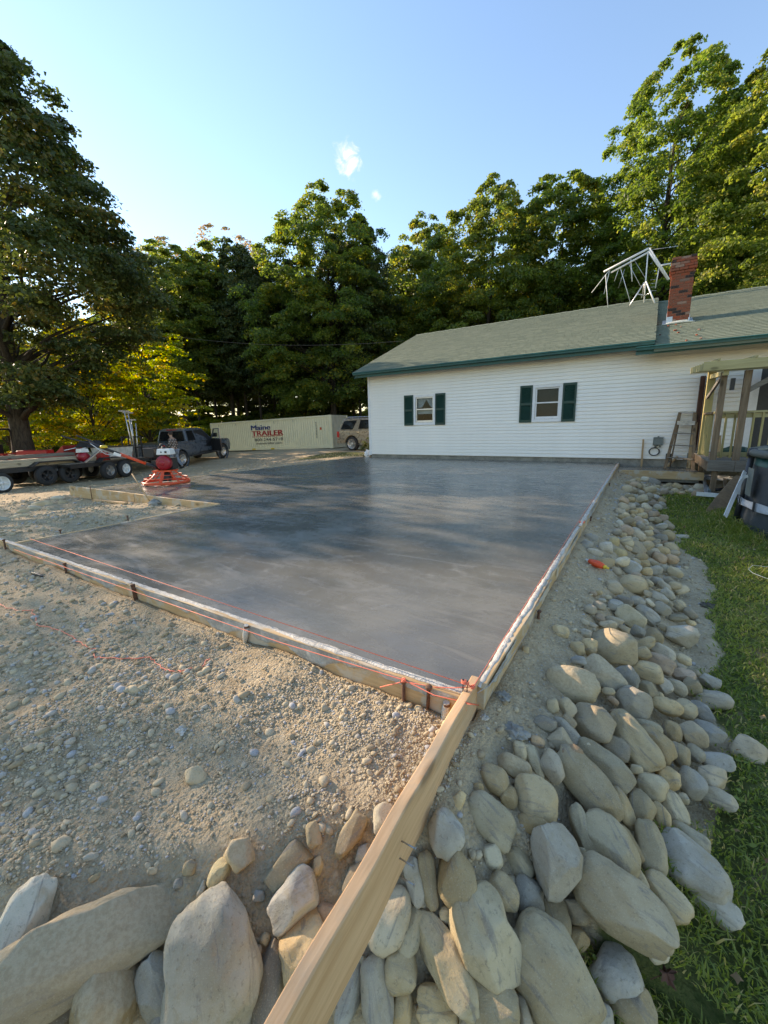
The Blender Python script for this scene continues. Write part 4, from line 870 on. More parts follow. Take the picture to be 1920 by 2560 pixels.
scatter('gravel', 'pebbles on the far bank under the house wall', 1500, lambda r, n: in_pad(r, n, .07, 1.7, 3.5, 10.2, lambda x, y, r: turf_mask(x, y) < .3, (.02, 1.6)), .010, .035, 1, 6, power=2.0)
scatter('gravel', 'stony rubble lying inside the notch of the slab', 3000, lambda r, n: in_pad(r, n, -11, -4.97, -.2, 2.42, clump), .008, .038, 1, 5, power=3.2)
scatter('gravel', 'gravel along the driveway beyond the slab', 2600, lambda r, n: (r.uniform(-19, -9.05, n), r.uniform(1.5, 17, n)), .014, .045, 0, 8, power=2.5)

# ------------------------------------------------------------------ lawn
def lawn():
    r = np.random.default_rng(21); n = 200000
    y = -1.6+11*r.random(n)**2.0; x = .35+(1.9+.50*(y+1.6))*r.random(n)
    m = turf_mask(x, y); keep = (r.random(n) < m) & (np.hypot(x-4.15, y-6.6) > 2.16) & ~((x > 1.55) & (y > 8.8)); x, y = x[keep], y[keep]; n = len(x)
    z = height(x, y); pool = np.clip(1.6-np.abs(np.hypot(x-4.15, y-6.6)-2.25)/.35, 0, 1.6)
    patch = .5+vnoise(x, y, 1.6, 31)+.5*vnoise(x, y, 6, 32)
    hgt = (.016+.030*r.random(n)*(0.6+patch))*(.70+.30*sstep(.8, 3.0, y))*(1+1.9*np.clip(pool, 0, 1)*(r.random(n) > .4))*(1+.25*np.clip(y-1, 0, 6)/3); wd = (.0016+.0016*r.random(n))*(1+.28*np.clip(y+1, 0, 9)); a = r.random(n)*6.283; ln = hgt*(.35+1.15*r.random(n)); b = r.random(n)*6.283
    dx, dy = np.cos(a)*wd, np.sin(a)*wd; lx, ly = np.cos(b)*ln, np.sin(b)*ln
    V = np.empty((n, 5, 3), np.float32)
    for k, (sx, hh, ff) in enumerate(((-1, 0, 0), (1, 0, 0), (.75, .62, .35), (-.75, .62, .35), (0, 1, 1))):
        V[:, k, 0] = x+dx*sx+lx*ff; V[:, k, 1] = y+dy*sx+ly*ff; V[:, k, 2] = z-.004+hgt*hh*(1-.3*ff)
    base = (np.arange(n)*5)[:, None]
    F = np.concatenate([base+np.array([[0, 1, 2]]), base+np.array([[0, 2, 3]]), base+np.array([[3, 2, 4]])], 1).reshape(-1, 3)
    tint = np.clip(.40+.5*vnoise(x, y, 1.3, 33)+.30*r.normal(size=n)*.6+.12*(r.random(n) > .93), 0, 1); tint = np.where(r.random(n) > .91, .98, np.minimum(tint, .8))
    me = fast_mesh('grass', V.reshape(-1, 3), F, MT['grass'], np.repeat(tint, 3))
    tag(link('grass', me), 'short mown grass of the lawn, longer round the pool', 'grass', kind='stuff')
    # clover and plantain leaves among the blades
    n = 5200; y = -1.5+6*r.random(n)**1.6; x = r.uniform(.4, 3.4, n); k = (r.random(n) < turf_mask(x, y)*np.clip(.35+1.6*vnoise(x, y, 1.9, 40), .02, 1)); x, y = x[k], y[k]; n = len(x); z = height(x, y)+.012+.02*r.random(n)
    s = .005+.008*r.random(n); a = r.random(n)*6.283; V = np.empty((n, 6, 3), np.float32); tl = r.normal(size=(n, 2))*.35
    for q in range(6):
        u, w = np.cos(a+q*1.047)*s, np.sin(a+q*1.047)*s*.85; V[:, q, 0] = x+u; V[:, q, 1] = y+w; V[:, q, 2] = z+u*tl[:, 0]+w*tl[:, 1]
    me = fast_mesh('clover', V.reshape(-1, 3), np.arange(n*6).reshape(n, 6), MT['grass'], .45+.25*r.random(n))
    tag(link('clover', me), 'clover and broad weed leaves low among the grass', 'clover', kind='stuff')
lawn()
def fallen_leaves():
    r = np.random.default_rng(77); n = 260; y = -1.3+9*r.random(n)**1.5; x = r.uniform(.45, 4.2, n); k = (turf_mask(x, y) > .4) & (np.hypot(x-4.15, y-6.6) > 2.3); x, y = x[k], y[k]; n = len(x); z = height(x, y)+.022+.014*r.random(n)
    s = r.uniform(.008, .018, n); a = r.random(n)*6.283; V = np.empty((n, 8, 3), np.float32); tl = r.normal(size=(n, 2))*.5
    for q in range(8):
        rad = s*(1.0 if q % 2 == 0 else .55); u, w = np.cos(a+q*.785)*rad, np.sin(a+q*.785)*rad; V[:, q, 0] = x+u; V[:, q, 1] = y+w; V[:, q, 2] = z+u*tl[:, 0]+w*tl[:, 1]+.004*(q % 2)
    me = fast_mesh('fallen_leaves', V.reshape(-1, 3), np.arange(n*8).reshape(n, 8), MT['dry_leaf'], r.random(n))
    tag(link('fallen_leaves', me), 'dry curled leaf scraps scattered over the lawn', 'leaves', kind='stuff')
fallen_leaves()
# ------------------------------------------------------------------ house
YW, XL, ZB, EX = 11.86, -8.37, 0.124, 0.1016
XR = 6.0; RX0, RX1, STEP = -8.70, 6.3, 0.58
RIDGE_Y, PITCH_ = 16.45, 0.42
house = thing('house', 'low white clapboard house with green trim, shutters and mossy grey-green shingle roof', 'house', (0, 0, 0))
WINS = [(-6.385, -5.695, 1.265, 2.135), (-2.325, -1.635, 1.27, 2.185)]
DOOR = (2.72, 4.6, 0.36, 2.42)
def build_house():
    # foundation and wall core with window openings
    m = MB(); m.b2((XL+.03, YW+.03, -0.6), (XR, YW+.22, ZB-.002)); m.b2((XL+.03, YW+.22, -.6), (XL+.2, 21.2, ZB-.002)); m.build('foundation', MT['old_concrete'], house)
    m = MB(); z0, z1 = ZB, 3.02; holes = sorted([w for w in WINS]+[DOOR]); x = XL
    for (a, b, lo, hi) in holes:
        m.b2((x, YW, z0), (a, YW+.14, z1)); m.b2((a, YW, z0), (b, YW+.14, lo)); m.b2((a, YW, hi), (b, YW+.14, z1)); x = b
    m.b2((x, YW, z0), (XR, YW+.14, z1)); m.build('front_wall', MT['vinyl'], house)
    m = MB()
    m.b2((XL+.002, YW+.141, z0), (XL+.14, 16.25, z1)); m.b2((XL+.002, 17.15, z0), (XL+.14, 21.2, z1)); m.b2((XL+.002, 16.25, z0), (XL+.14, 17.15, 1.38)); m.b2((XL+.002, 16.25, 1.98), (XL+.14, 17.15, z1))
    m.prism([(YW+.141, 3.021), (21.0, 3.021), (RIDGE_Y, 4.95)], XL+.002, XL+.14, 'x'); m.build('gable_wall', MT['vinyl'], house)
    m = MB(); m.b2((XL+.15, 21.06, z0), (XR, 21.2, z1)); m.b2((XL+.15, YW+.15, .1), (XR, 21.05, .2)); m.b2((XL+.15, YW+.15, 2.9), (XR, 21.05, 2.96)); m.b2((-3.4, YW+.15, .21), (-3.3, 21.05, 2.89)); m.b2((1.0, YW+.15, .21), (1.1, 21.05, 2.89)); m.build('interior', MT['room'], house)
    # furniture silhouettes behind the left window
    m = MB(); m.b2((-7.2, 13.6, .2), (-5.6, 14.4, 1.42)); m.b2((-7.0, 13.7, 1.42), (-6.7, 13.9, 1.62)); m.b2((-6.05, 13.7, 1.42), (-5.95, 13.8, 1.68)); m.build('furniture', MT['brown_wood'], house)
    # siding, one course after another, cut at the openings
    bm_ = {}
    def course(L):
        me = MB(); pr = [(0, 0.010), (-.024, .010), (-.026, .014), (-.017, EX*.93), (-.002, EX*.935), (-.002, EX+.009), (0, EX+.009)]
        me.prism(pr, 0, L, 'x'); return me.mesh('siding_board', MT['vinyl'])
    rr = random.Random(4)
    for k in range(28):
        z = ZB+k*EX; segs = [(XL+.07, XR)]
        for (a, b, lo, hi) in [(w[0]-.09, w[1]+.09, w[2]-.09, w[3]+.09) for w in WINS]+[(DOOR[0]-.12, DOOR[1]+.1, DOOR[2]-.5, DOOR[3]+.1)]:
            if z+EX > lo+.05 and z < hi-.05:
                ns = []
                for s in segs:
                    if b <= s[0] or a >= s[1]: ns.append(s)
                    else:
                        if a-s[0] > .02: ns.append((s[0], a))
                        if s[1]-b > .02: ns.append((b, s[1]))
                segs = ns
        for s in segs:
            L = round(s[1]-s[0], 3)
            if L not in bm_: bm_[L] = course(L)
            o = link('siding_board', bm_[L], house, (s[0], YW-.001+rr.uniform(-.0008, .0008), z+rr.uniform(-.0015, .0015)))
    m = MB(); m.b2((XL-.02, YW-.040, ZB-.03), (XL+.075, YW+.0, 2.98)); m.b2((XL-.022, YW+.001, ZB-.03), (XL+.001, YW+.09, 2.98)); m.build('corner_trim', MT['trim'], house)
    # windows
    for wi, (a, b, lo, hi) in enumerate(WINS):
        m = MB(); y0, y1 = YW-.044, YW+.10; c = .075
        m.b2((a-c, y0, lo-c), (a, y1, hi+c)); m.b2((b, y0, lo-c), (b+c, y1, hi+c)); m.b2((a, y0+.002, hi), (b, y1-.002, hi+c)); m.b2((a, y0+.002, lo-c), (b, y1-.002, lo)); m.b2((a-c+.004, y0-.012, lo-c-.012), (b+c-.004, y0-.001, lo-c+.014))
        w = m.build('window', MT['trim'], house)
        mid = lo+(hi-lo)*.52; f = MB(); s = .042
        f.b2((a+.004, YW-.004, lo+.004), (a+s, YW+.05, hi-.004)); f.b2((b-s, YW-.004, lo+.004), (b-.004, YW+.05, hi-.004)); f.b2((a+s, YW-.002, hi-s), (b-s, YW+.048, hi-.006)); f.b2((a+s, YW-.002, lo+.006), (b-s, YW+.048, lo+s+.03))
        f.b2((a+.005, YW-.010, mid-.018), (b-.005, YW+.046, mid+.018)); f.build('sash', MT['alu'] if wi == 0 else MT['trim'], w)
        for (p, q, yy) in ((lo+s+.03, mid-.018, YW+.012), (mid+.018, hi-s, YW+.026)):
            g = MB(); g.b2((a+s, yy, p), (b-s, yy+.004, q)); g.build('pane', MT['glass'] if wi == 0 else MT['glass'], w)
        if wi == 1:
            g = MB(); g.b2((a+s, YW+.055, lo+s), (b-s, YW+.058, hi-s)); g.build('insect_screen', MT['screen'], w)
        else:
            V = []; F = []; n = 60                     # gathered lace valance, higher in the middle
            for i in range(n+1):
                x = a+.04+(b-a-.08)*i/n; yy = YW+.085+.018*math.sin(i*1.1)+.006*math.sin(i*2.7); u = abs(i/n-.55); bot = mid+.06+max(0, .26-u*.9)*1.0
                V += [(x, yy, hi-.03), (x, yy+.006, (hi+bot)/2), (x, yy-.004, bot)]
            for i in range(n):
                for k in range(2): F.append((i*3+k, i*3+k+1, i*3+3+k+1, i*3+3+k))
            cm = MB(); cm.add(V, F, 0, True); cm.build('lace_curtain', MT['lace'], w)
            g = MB(); g.b2((a+.05, YW+.07, mid-.16), (b-.05, YW+.073, mid-.02)); g.build('roller_blind', MT['trim'], w)
        for x0, x1 in ((a-c-.372, a-c-.006), (b+c+.006, b+c+.372)):
            zl, zh = lo-.095, hi+.085; fr = .045
            sh = MB(); yb, yf = YW-.027, YW-.060
            sh.b2((x0, yf, zl), (x0+fr, yb, zh)); sh.b2((x1-fr, yf, zl), (x1, yb, zh)); zm = (zl+zh)/2
            for (za, zb_) in ((zl, zl+.07), (zm-.035, zm+.035), (zh-.07, zh)): sh.b2((x0+fr, yf+.001, za), (x1-fr, yb-.001, zb_))
            for (za, zb_) in ((zl+.07, zm-.035), (zm+.035, zh-.07)):
                nl = 13
                for i in range(nl): z = za+(zb_-za)*(i+.5)/nl; sh.box(((x0+x1)/2, (yb+yf)/2+.006, z), (x1-x0-2*fr+.001, .006, .040), 0, Matrix.Rotation(math.radians(-38), 3, 'X'))
            sh.build('shutter', MT['shutter'], house)
    # gable window far inside seen through the left one
    g = MB(); g.b2((XL-.012, 16.25, 1.66), (XL+.03, 17.15, 1.70)); g.b2((XL-.012, 16.68, 1.38), (XL+.031, 16.72, 1.98)); g.build('gable_window_bars', MT['trim'], house)
    # glazed door behind the porch
    m = MB(); a, b, lo, hi = DOOR; c = .11
    m.b2((a-c, YW-.036, lo-.02), (a, YW+.1, hi+c)); m.b2((b, YW-.036, lo-.02), (b+c, YW+.1, hi+c)); m.b2((a, YW-.034, hi), (b, YW+.1, hi+c)); d = m.build('porch_door', MT['trim'], house)
    m = MB(); m.b2((a+.06, YW+.02, lo+.04), (b-.06, YW+.03, hi-.05)); m.build('pane', MT['screen'], d)
    m = MB(); m.b2((a+.002, YW-.01, lo), (a+.07, YW+.05, hi)); m.b2((b-.07, YW-.01, lo), (b-.002, YW+.05, hi)); m.b2((a+.07, YW-.008, lo), (b-.07, YW+.048, lo+.08)); m.b2((a+.9, YW-.006, lo+.08), (a+.97, YW+.046, hi)); m.build('sash', MT['trim'], d)
    # soffits, fascia, gutters
    m = MB(); m.b2((RX0+.03, 11.44, 3.00), (STEP, YW+.05, 3.02)); m.b2((STEP-.36, 11.18, 2.885), (XR, YW-.02, 2.905)); m.build('soffit', MT['soffit'], house)
    m = MB(); m.b2((XL+.001, YW-.010, 2.93), (STEP, YW-.001, 3.0)); m.build('frieze', MT['soffit'], house)
    def eave(x0, x1, y, z, lab):
        m = MB(); m.b2((x0, y, z-.20), (x1, y+.03, z-.03)); f = m.build('fascia', MT['green'], house)
        g = MB(); pr = [(0, 0), (-.105, .0), (-.115, -.02), (-.095, -.045), (-.09, -.09), (-.03, -.095), (0, -.095)]
        g.prism([(y+p[0]-.002, z-.028+p[1]+.01) for p in pr], x0, x1, 'x'); g.build('gutter', MT['green'], f)
    eave(RX0, STEP, 11.40, 3.12, ''); eave(STEP-.38, RX1, 11.13, 2.96, '')
    # rake boards at the left gable
    m = MB(); ang = math.atan(PITCH_); L = math.hypot(RIDGE_Y-11.4, (RIDGE_Y-11.4)*PITCH_)
    for s in (1, -1):
        y0 = 11.4 if s > 0 else 2*RIDGE_Y-11.4
        m.add([(RX0+.01, y0, 3.04), (RX0+.01, RIDGE_Y, 3.04+(RIDGE_Y-11.4)*PITCH_), (RX0+.01, RIDGE_Y, 2.86+(RIDGE_Y-11.4)*PITCH_), (RX0+.01, y0, 2.9), (RX0+.04, y0, 3.04), (RX0+.04, RIDGE_Y, 3.04+(RIDGE_Y-11.4)*PITCH_), (RX0+.04, RIDGE_Y, 2.86+(RIDGE_Y-11.4)*PITCH_), (RX0+.04, y0, 2.9)],
              [(0, 1, 2, 3), (7, 6, 5, 4), (0, 4, 5, 1), (3, 2, 6, 7), (0, 3, 7, 4), (1, 5, 6, 2)])
    m.build('rake_board', MT['green'], house)
    # roof decks
    def deck(x0, x1, y0, z0, th=.10):
        m = MB(); zr = z0+(RIDGE_Y-y0)*PITCH_; yb = 2*RIDGE_Y-y0
        m.prism([(y0, z0), (RIDGE_Y, zr), (yb, z0), (yb, z0-th), (RIDGE_Y, zr-th), (y0, z0-th)], x0, x1, 'x')
        return m.build('roof', MT['shingle'], house), zr
    r1, zr1 = deck(RX0, STEP, 11.36, 3.115, .07); r2, zr2 = deck(STEP+.002, RX1, 11.06, 2.86, .07)
    m = MB(); m.b2((STEP-.006, 11.5, 2.9), (STEP-.001, RIDGE_Y, 3.0)); 
    # end board of the higher roof where it steps down
    e = MB(); e.prism([(11.40, 3.10), (RIDGE_Y, zr1-.012), (RIDGE_Y, zr1-.35), (11.40, 2.85)], STEP-.03, STEP+.001, 'x'); e.build('step_board', MT['green'], house)
    # shingles, laid in courses
    rr = random.Random(8); ca, sa = math.cos(ang), math.sin(ang); items = []
    for (x0, x1, y0, z0, L0, par) in ((RX0-.02, STEP+.012, 11.34, 3.107, 5.60, r1), (STEP+.016, RX1, 11.04, 2.852, 5.92, r2)):
        nc = int(L0/.142)
        for j in range(nc+1):
            s0 = j*.142; x = x0+rr.uniform(-.3, 0)
            while x < x1:
                w = rr.choice((.16, .2, .24, .3, .34))*rr.uniform(.9, 1.1); a, b = max(x, x0), min(x+w-.006, x1); x += w
                if b-a < .03: continue
                drop = rr.choice((0, 0, .008)); s = s0-drop; e_ = min(s0+.19, L0); th = rr.choice((.005, .0065))
                def P(xx, ss, nn): return (xx, y0+ss*ca-nn*sa, z0+ss*sa+nn*ca)
                V = [P(a, s, .007), P(b, s, .007), P(b, e_, -.006), P(a, e_, -.006), P(a, s, .007+th), P(b, s, .007+th), P(b, e_, .0), P(a, e_, .0)]
                tint = min(1, max(0, .5+rr.gauss(0, .20)))
                c = np.array(P((a+b)/2, s, .01)); d = (c-CAMP)@CF; px = 960+FPX*((c-CAMP)@CR)/d; sz = (b-a)/d if px < 1990 else 0
                items.append((sz, V, tint, par))
    FQ = np.array([(4, 5, 6, 7), (0, 1, 5, 4), (1, 2, 6, 5), (3, 0, 4, 7), (2, 3, 7, 6), (0, 3, 2, 1)])
    items.sort(key=lambda t: -t[0])
    def clear_of_chimney(V): return not (V[4][0] < 1.36 and V[5][0] > .78 and V[4][1] < 13.68 and V[7][1] > 13.22)
    items = [i for i in items if clear_of_chimney(i[1]) or i[3] is r1]
    for (sz, V, tint, par) in items[:290]:
        me = fast_mesh('shingle', V, FQ, MT['shingle'], [tint]*6); link('shingle', me, par)
    rest = items[290:]; VV = np.array([i[1] for i in rest]).reshape(-1, 3); n = len(rest); FF = (FQ[None]+(np.arange(n)*8)[:, None, None]).reshape(-1, 4)
    tag(link('shingles', fast_mesh('shingles', VV, FF, MT['shingle'], np.repeat([i[2] for i in rest], 6)), house), kind='stuff')
    for (x0, x1, zz, par) in ((RX0, STEP, zr1, r1), (STEP+.004, RX1, zr2, r2)):
        V = []; x = x0; m = MB()
        while x < x1:
            w = min(.2, x1-x); dz = .004*(int(x*50) % 3)
            m.add([(x, RIDGE_Y-.14, zz-.045+dz), (x+w-.004, RIDGE_Y-.14, zz-.048+dz), (x+w-.004, RIDGE_Y, zz+.020+dz), (x, RIDGE_Y, zz+.024+dz), (x+w-.004, RIDGE_Y+.14, zz-.048+dz), (x, RIDGE_Y+.14, zz-.045+dz)], [(0, 1, 2, 3), (3, 2, 4, 5)]); x += .2
        me = m.mesh('ridge_cap', MT['shingle']); a = me.attributes.new('tint', 'FLOAT', 'FACE'); a.data.foreach_set('value', np.full(len(me.polygons), .55, np.float32)); link('ridge_cap', me, par)
    # brick chimney
    cx0, cx1, cy0, cy1 = .82, 1.33, 13.24, 13.66; ztop = 5.50; zb = 3.70
    m = MB(); m.b2((cx0+.012, cy0+.012, zb-.4), (cx1-.012, cy1-.012, ztop-.02)); ch = m.build('chimney', MT['mortar'], house)
    bl, bh, jt = .196, .060, .012; meshes = {}
    def brick(L, W_, H):
        k = (round(L, 2), round(W_, 2), round(H, 3))
        if k not in meshes:
            b = MB(); b.box((0, 0, 0), (L, W_, H)); meshes[k] = b.mesh('brick', MT['brick'])
        return meshes[k]
    r3 = random.Random(12); nrow = int((ztop-zb)/(bh+jt)); nb = 0
    for j in range(nrow):
        z = zb+j*(bh+jt)+bh/2; up = nrow-j; ex = .028 if up in (2, 3) else .045 if up in (4, 5) else .022 if up in (6,) else .045 if up == 1 else 0
        if up == 1: ex = .02
        X0, X1, Y0, Y1 = cx0-ex, cx1+ex, cy0-ex, cy1+ex; off = (j % 2)*bl/2
        for face in range(4):
            lo_, hi_ = ((X0, X1) if face in (0, 2) else (Y0+.1, Y1-.1)); p = lo_-off if face in (0, 2) else lo_-(bl/2-off)
            while p < hi_-.01:
                a, b = max(p, lo_), min(p+bl, hi_); p += bl+jt
                if b-a < .03: continue
                if up == 1 and r3.random() < .45: continue
                L = b-a; jx = r3.uniform(-.003, .003)
                if face == 0: o = link('brick', brick(L, .1, bh), ch, ((a+b)/2, Y0+.05+jx, z))
                elif face == 2:
                    if up > 9: continue
                    o = link('brick', brick(L, .1, bh), ch, ((a+b)/2, Y1-.05+jx, z))
                elif face == 1: o = link('brick', brick(.1, L, bh), ch, (X0+.05+jx, (a+b)/2, z))
                else: o = link('brick', brick(.1, L, bh), ch, (X1-.05+jx, (a+b)/2, z))
                nb += 1
    # lead flashing and a run of sealant round the base
    def zroof(y): return 2.86+(y-11.06)*PITCH_
    m = MB()
    for sx, s in ((cx0, -1), (cx1, 1)):
        for i in range(4):
            y = cy0+i*.11; m.b2((min(sx, sx+s*.010), y-.01, zroof(y)-.02), (max(sx, sx+s*.010), y+.13, zroof(y)+.20+.01*i))
        m.add([(sx, cy0-.04, zroof(cy0-.04)+.026), (sx+s*.10, cy0-.04, zroof(cy0-.04)+.022), (sx+s*.09, cy1, zroof(cy1)+.022), (sx, cy1, zroof(cy1)+.026)], [(0, 1, 2, 3)])
    m.b2((cx0-.01, cy0-.014, zroof(cy0)-.05), (cx0+.13, cy0-.004, zroof(cy0)+.20)); m.b2((cx1-.02, cy0-.014, zroof(cy0)-.05), (cx1+.012, cy0-.004, zroof(cy0)+.13))
    m.build('flashing', MT['flashing'], ch)
    m = MB(); m.tube([(cx0-.12, cy0-.06, zroof(cy0-.06)+.02), (cx0+.05, cy0-.045, zroof(cy0-.045)+.035), (cx0+.3, cy0-.03, zroof(cy0-.03)+.04), (cx1-.05, cy0-.03, zroof(cy0-.03)+.03), (cx1+.14, cy0-.05, zroof(cy0-.05)+.02)], [.012, .03, .035, .03, .012], 8)
    m.b2((cx0+.12, cy0-.022, zroof(cy0)-.02), (cx1-.03, cy0-.012, zroof(cy0)+.08)); m.build('sealant', MT['sealant'], ch)
build_house()
# brick crumbs fallen on the roof below the chimney
for i, (px, py) in enumerate(((1668, 806), (1671, 815), (1688, 826), (1690, 812), (1702, 817), (1748, 824), (1752, 846), (1716, 852), (1650, 838), (1696, 832), (1742, 838))):
    p = at_y(px, py, 13.0)
    for _ in range(12): y = 13.0+(p[2]-(2.86+(p[1]-11.06)*PITCH_))*-0.0; break
    d = ray(px, py); # meet the lower roof plane z = 2.88+(y-11.06)*pitch
    tt = (2.885-11.06*PITCH_-CAMP[2]+CAMP[1]*PITCH_)/(d[2]-d[1]*PITCH_); q = CAMP+d*tt
    m = MB(); rr = random.Random(i); m.box((0, 0, .012), (rr.uniform(.03, .08), rr.uniform(.03, .06), .022), 0, Matrix.Rotation(math.atan(PITCH_), 3, 'X') @ Matrix.Rotation(rr.random()*3, 3, 'Z'), (.8, .7))
    o = m.build('brick_chip', MT['brick'], None, tuple(q)); tag(o, 'chip of red brick lying on the shingles below the chimney', 'brick chip', 'brick chips on the roof')

# ------------------------------------------------------------------ old TV aerial fallen askew on the ridge
def aerial():
    Y = 16.1
    def p(x, y, dy=0.0): return Vector(at_y(x, y, Y+dy))
    o = p(1609, 758); t = thing('tv_aerial', 'bent white metal TV aerial on a tripod over the roof ridge', 'aerial', tuple(o))
    def part(nm, segs, r, mat='alu'):
        m = MB()
        for (a, b) in segs: m.tube([a-o, b-o], r, 6)
        return m.build(nm, MT[mat], t)
    part('mast', [(p(1620, 628), p(1609, 768))], .022, 'white_paint')
    part('tripod_leg', [(p(1611, 706, -.02), p(1574, 764, -.5))], .018, 'alu'); part('tripod_leg', [(p(1615, 704, -.02), p(1637, 758, -.4))], .022, 'white_paint'); part('tripod_leg', [(p(1612, 706, .02), p(1604, 745, .6))], .016, 'alu')
    part('tripod_brace', [(p(1593, 735, -.2), p(1612, 739)), (p(1612, 739), p(1628, 730, -.2))], .014)
    for dz, r_ in ((0, .034), (9, .030)): part('boom', [(p(1622, 621+dz), p(1509+dz*2, 680+dz*.2))], r_, 'white_paint')
    for dx, r_ in ((0, .036), (-8, .028)): part('boom', [(p(1623+dx*.3, 621-dx*.9), p(1672+dx*.3, 699))], r_, 'white_paint')
    part('side_arm', [(p(1648, 664), p(1677, 659))], .026, 'white_paint')
    for (a, b, r_) in (((1577, 649), (1580, 704), .018), ((1550, 667), (1576, 757), .012), ((1527, 671), (1479, 732), .012), ((1514, 686), (1520, 772), .013), ((1524, 676), (1510, 735), .012), ((1548, 668), (1536, 703), .011), ((1572, 660), (1602, 717), .008), ((1587, 652), (1614, 697), .007), ((1648, 668), (1638, 721), .016), ((1562, 672), (1546, 720), .006)):
        part('rod', [(p(*a, .03), p(*b, .05))], r_, 'white_paint' if r_ > .01 else 'alu')
    for i in range(4): part('rod', [(p(1626, 700+i*9), p(1641, 698+i*9.5))], .005)
    for i in range(7): q = p(1629+i*6, 632+i*10); part('rod', [(q+Vector((-.04, -.35, .05)), q+Vector((.04, .35, .02)))], .006)
    part('rod', [(p(1630, 624), p(1690, 616))], .006)
aerial()

# ------------------------------------------------------------------ porch with pergola
def porch():
    FZ, YF, X0, X1 = .335, 8.92, 1.68, 6.0
    t = thing('porch', 'raised wooden porch with railing and a half built pergola of pale lumber', 'porch', (X0, YF, FZ)); o = Vector((X0, YF, FZ))
    def b(nm, lo, hi, mat):
        m = MB(); m.b2(Vector(lo)-o, Vector(hi)-o); return m.build(nm, MT[mat], t, bevel=.004)
    def bar(nm, a, c, w, h, mat):
        m = MB(); m.bar(Vector(a)-o, Vector(c)-o, w, h); return m.build(nm, MT[mat], t)
    y = YF
    while y < YW-.05: b('floor_board', (X0-.02, y, FZ-.028), (X1, min(y+.136, YW-.03), FZ), 'grey_wood_x'); y += .142
    b('fascia_board', (X0, YF+.002, FZ-.215), (X0+.42, YF+.042, FZ-.03), 'grey_wood_x'); b('fascia_board', (X0+.426, YF, FZ-.215), (X1, YF+.04, FZ-.03), 'grey_wood_x')
    m = MB(); m.b2((0, .045, -.215), (.04, YW-.1-YF, -.03)); m.build('fascia_board', MT['grey_wood'], t)
    for px, py in ((X0+.14, YF+.1), (3.2, YF+.1), (X0+.14, 11.3)): b('foot_post', (px-.045, py-.045, -.7), (px+.045, py+.045, FZ-.215), 'grey_wood')
    # posts
    b('post', (X0+.03, YF+.05, FZ+.002), (X0+.13, YF+.15, 2.02), 'grey_wood')
    b('post', (2.055, YF+.02, FZ+.002), (2.165, YF+.13, 2.02), 'grey_wood')
    b('post', (X0+.0, 10.78, FZ+.002), (X0+.15, 10.90, 2.26), 'pt_wood'); b('post', (X0-.02, 10.55, FZ+.002), (X0+.12, 10.64, 1.32), 'pt_wood')
    b('post', (4.4, YF+.05, FZ+.002), (4.5, YF+.15, 2.02), 'grey_wood')
    # railing along the front
    ry = YF+.26
    b('rail', (X0+.02, ry-.06, 1.245), (X1, ry+.08, 1.283), 'pt_wood_x'); b('rail', (X0+.05, ry-.02, 1.15), (X1, ry+.018, 1.243), 'pt_wood_x'); b('rail', (X0+.05, ry-.02, FZ+.06), (X1, ry+.018, FZ+.15), 'pt_wood_x')
    x = X0+.20
    while x < 4.2: b('baluster', (x, ry-.056, FZ+.04), (x+.036, ry-.021, 1.243), 'pt_wood'); x += .137
    m = MB(); m.b2((X0-.01-o.x, ry+.08-YF, 1.245-FZ), (X0+.13-o.x, 10.55-YF, 1.283-FZ)); m.build('rail', MT['grey_wood'], t)
    for i in range(9): yy = ry+.3+i*.137; b('baluster', (X0+.02, yy, FZ+.04), (X0+.056, yy+.036, 1.243), 'pt_wood')
    # pergola: header, then joists running parallel with the wall
    for i, yy in enumerate((8.72, 8.765)): b('header', (1.395+.012*i, yy, 2.035+.002*i), (6.0, yy+.040, 2.205+.002*i), 'pt_wood_x')
    for i, yy in enumerate((9.02, 9.42, 9.82, 10.22, 10.62, 11.02)): b('joist', (1.39-.006*i, yy, 2.07+.028*i), (6.0, yy+.038, 2.21+.028*i), 'pt_wood_x')
    for i, x in enumerate((1.62, 2.15, 2.72, 3.3, 3.9)): bar('rafter', (x, 8.70, 2.225), (x+.02, 11.2, 2.42), .038, .035, 'pt_wood_x')
    bar('cross_beam', (X0+.08, 8.80, 1.985), (X0+.08, 11.3, 2.12), .08, .09, 'pt_wood_x')
    bar('brace', (2.15, YF+.075, 1.66), (2.85, YF+.075, 2.12), .05, .09, 'grey_wood_x'); bar('brace', (X0+.08, 9.2, 1.98), (X0+.02, 10.6, 1.62), .04, .07, 'grey_wood_x')
    b('lantern', (X0+.20, YF+.16, 1.68), (X0+.27, YF+.23, 1.90), 'black')
    b('wall_board', (X0-.05, 11.70, .36), (X0+.05, 11.83, 2.20), 'brown_wood'); b('wall_board', (X0+.055, 11.60, .36), (X0+.19, 11.66, 1.98), 'brown_wood')
porch()
t = thing('clay_pot_bag', 'crumpled dark green bag lying on the porch floor behind the balusters', 'bag', (2.25, 10.2, .34))
bm = bmesh.new(); bmesh.ops.create_icosphere(bm, subdivisions=3, radius=1)
for v in bm.verts: v.co *= 1+.3*mnoise.noise(v.co*2.1); v.co = Vector((v.co.x*.32, v.co.y*.15, max(v.co.z, -.6)*.13+.08))
me = bpy.data.meshes.new('sack'); bm.to_mesh(me); bm.free(); me.materials.append(MT['shutter']); link('sack', me, t)
t['label'] = 'crumpled dark green bag lying on the porch floor behind the balusters'; t.name = 'garden_bag'
t = thing('orange_board', 'orange-brown board standing on the porch behind the corner post', 'board', (1.93, 9.6, .337)); m = MB(); m.bar((0, 0, 0), (-.03, .12, .45), .03, .10); m.build('board', MT['stud'], t)

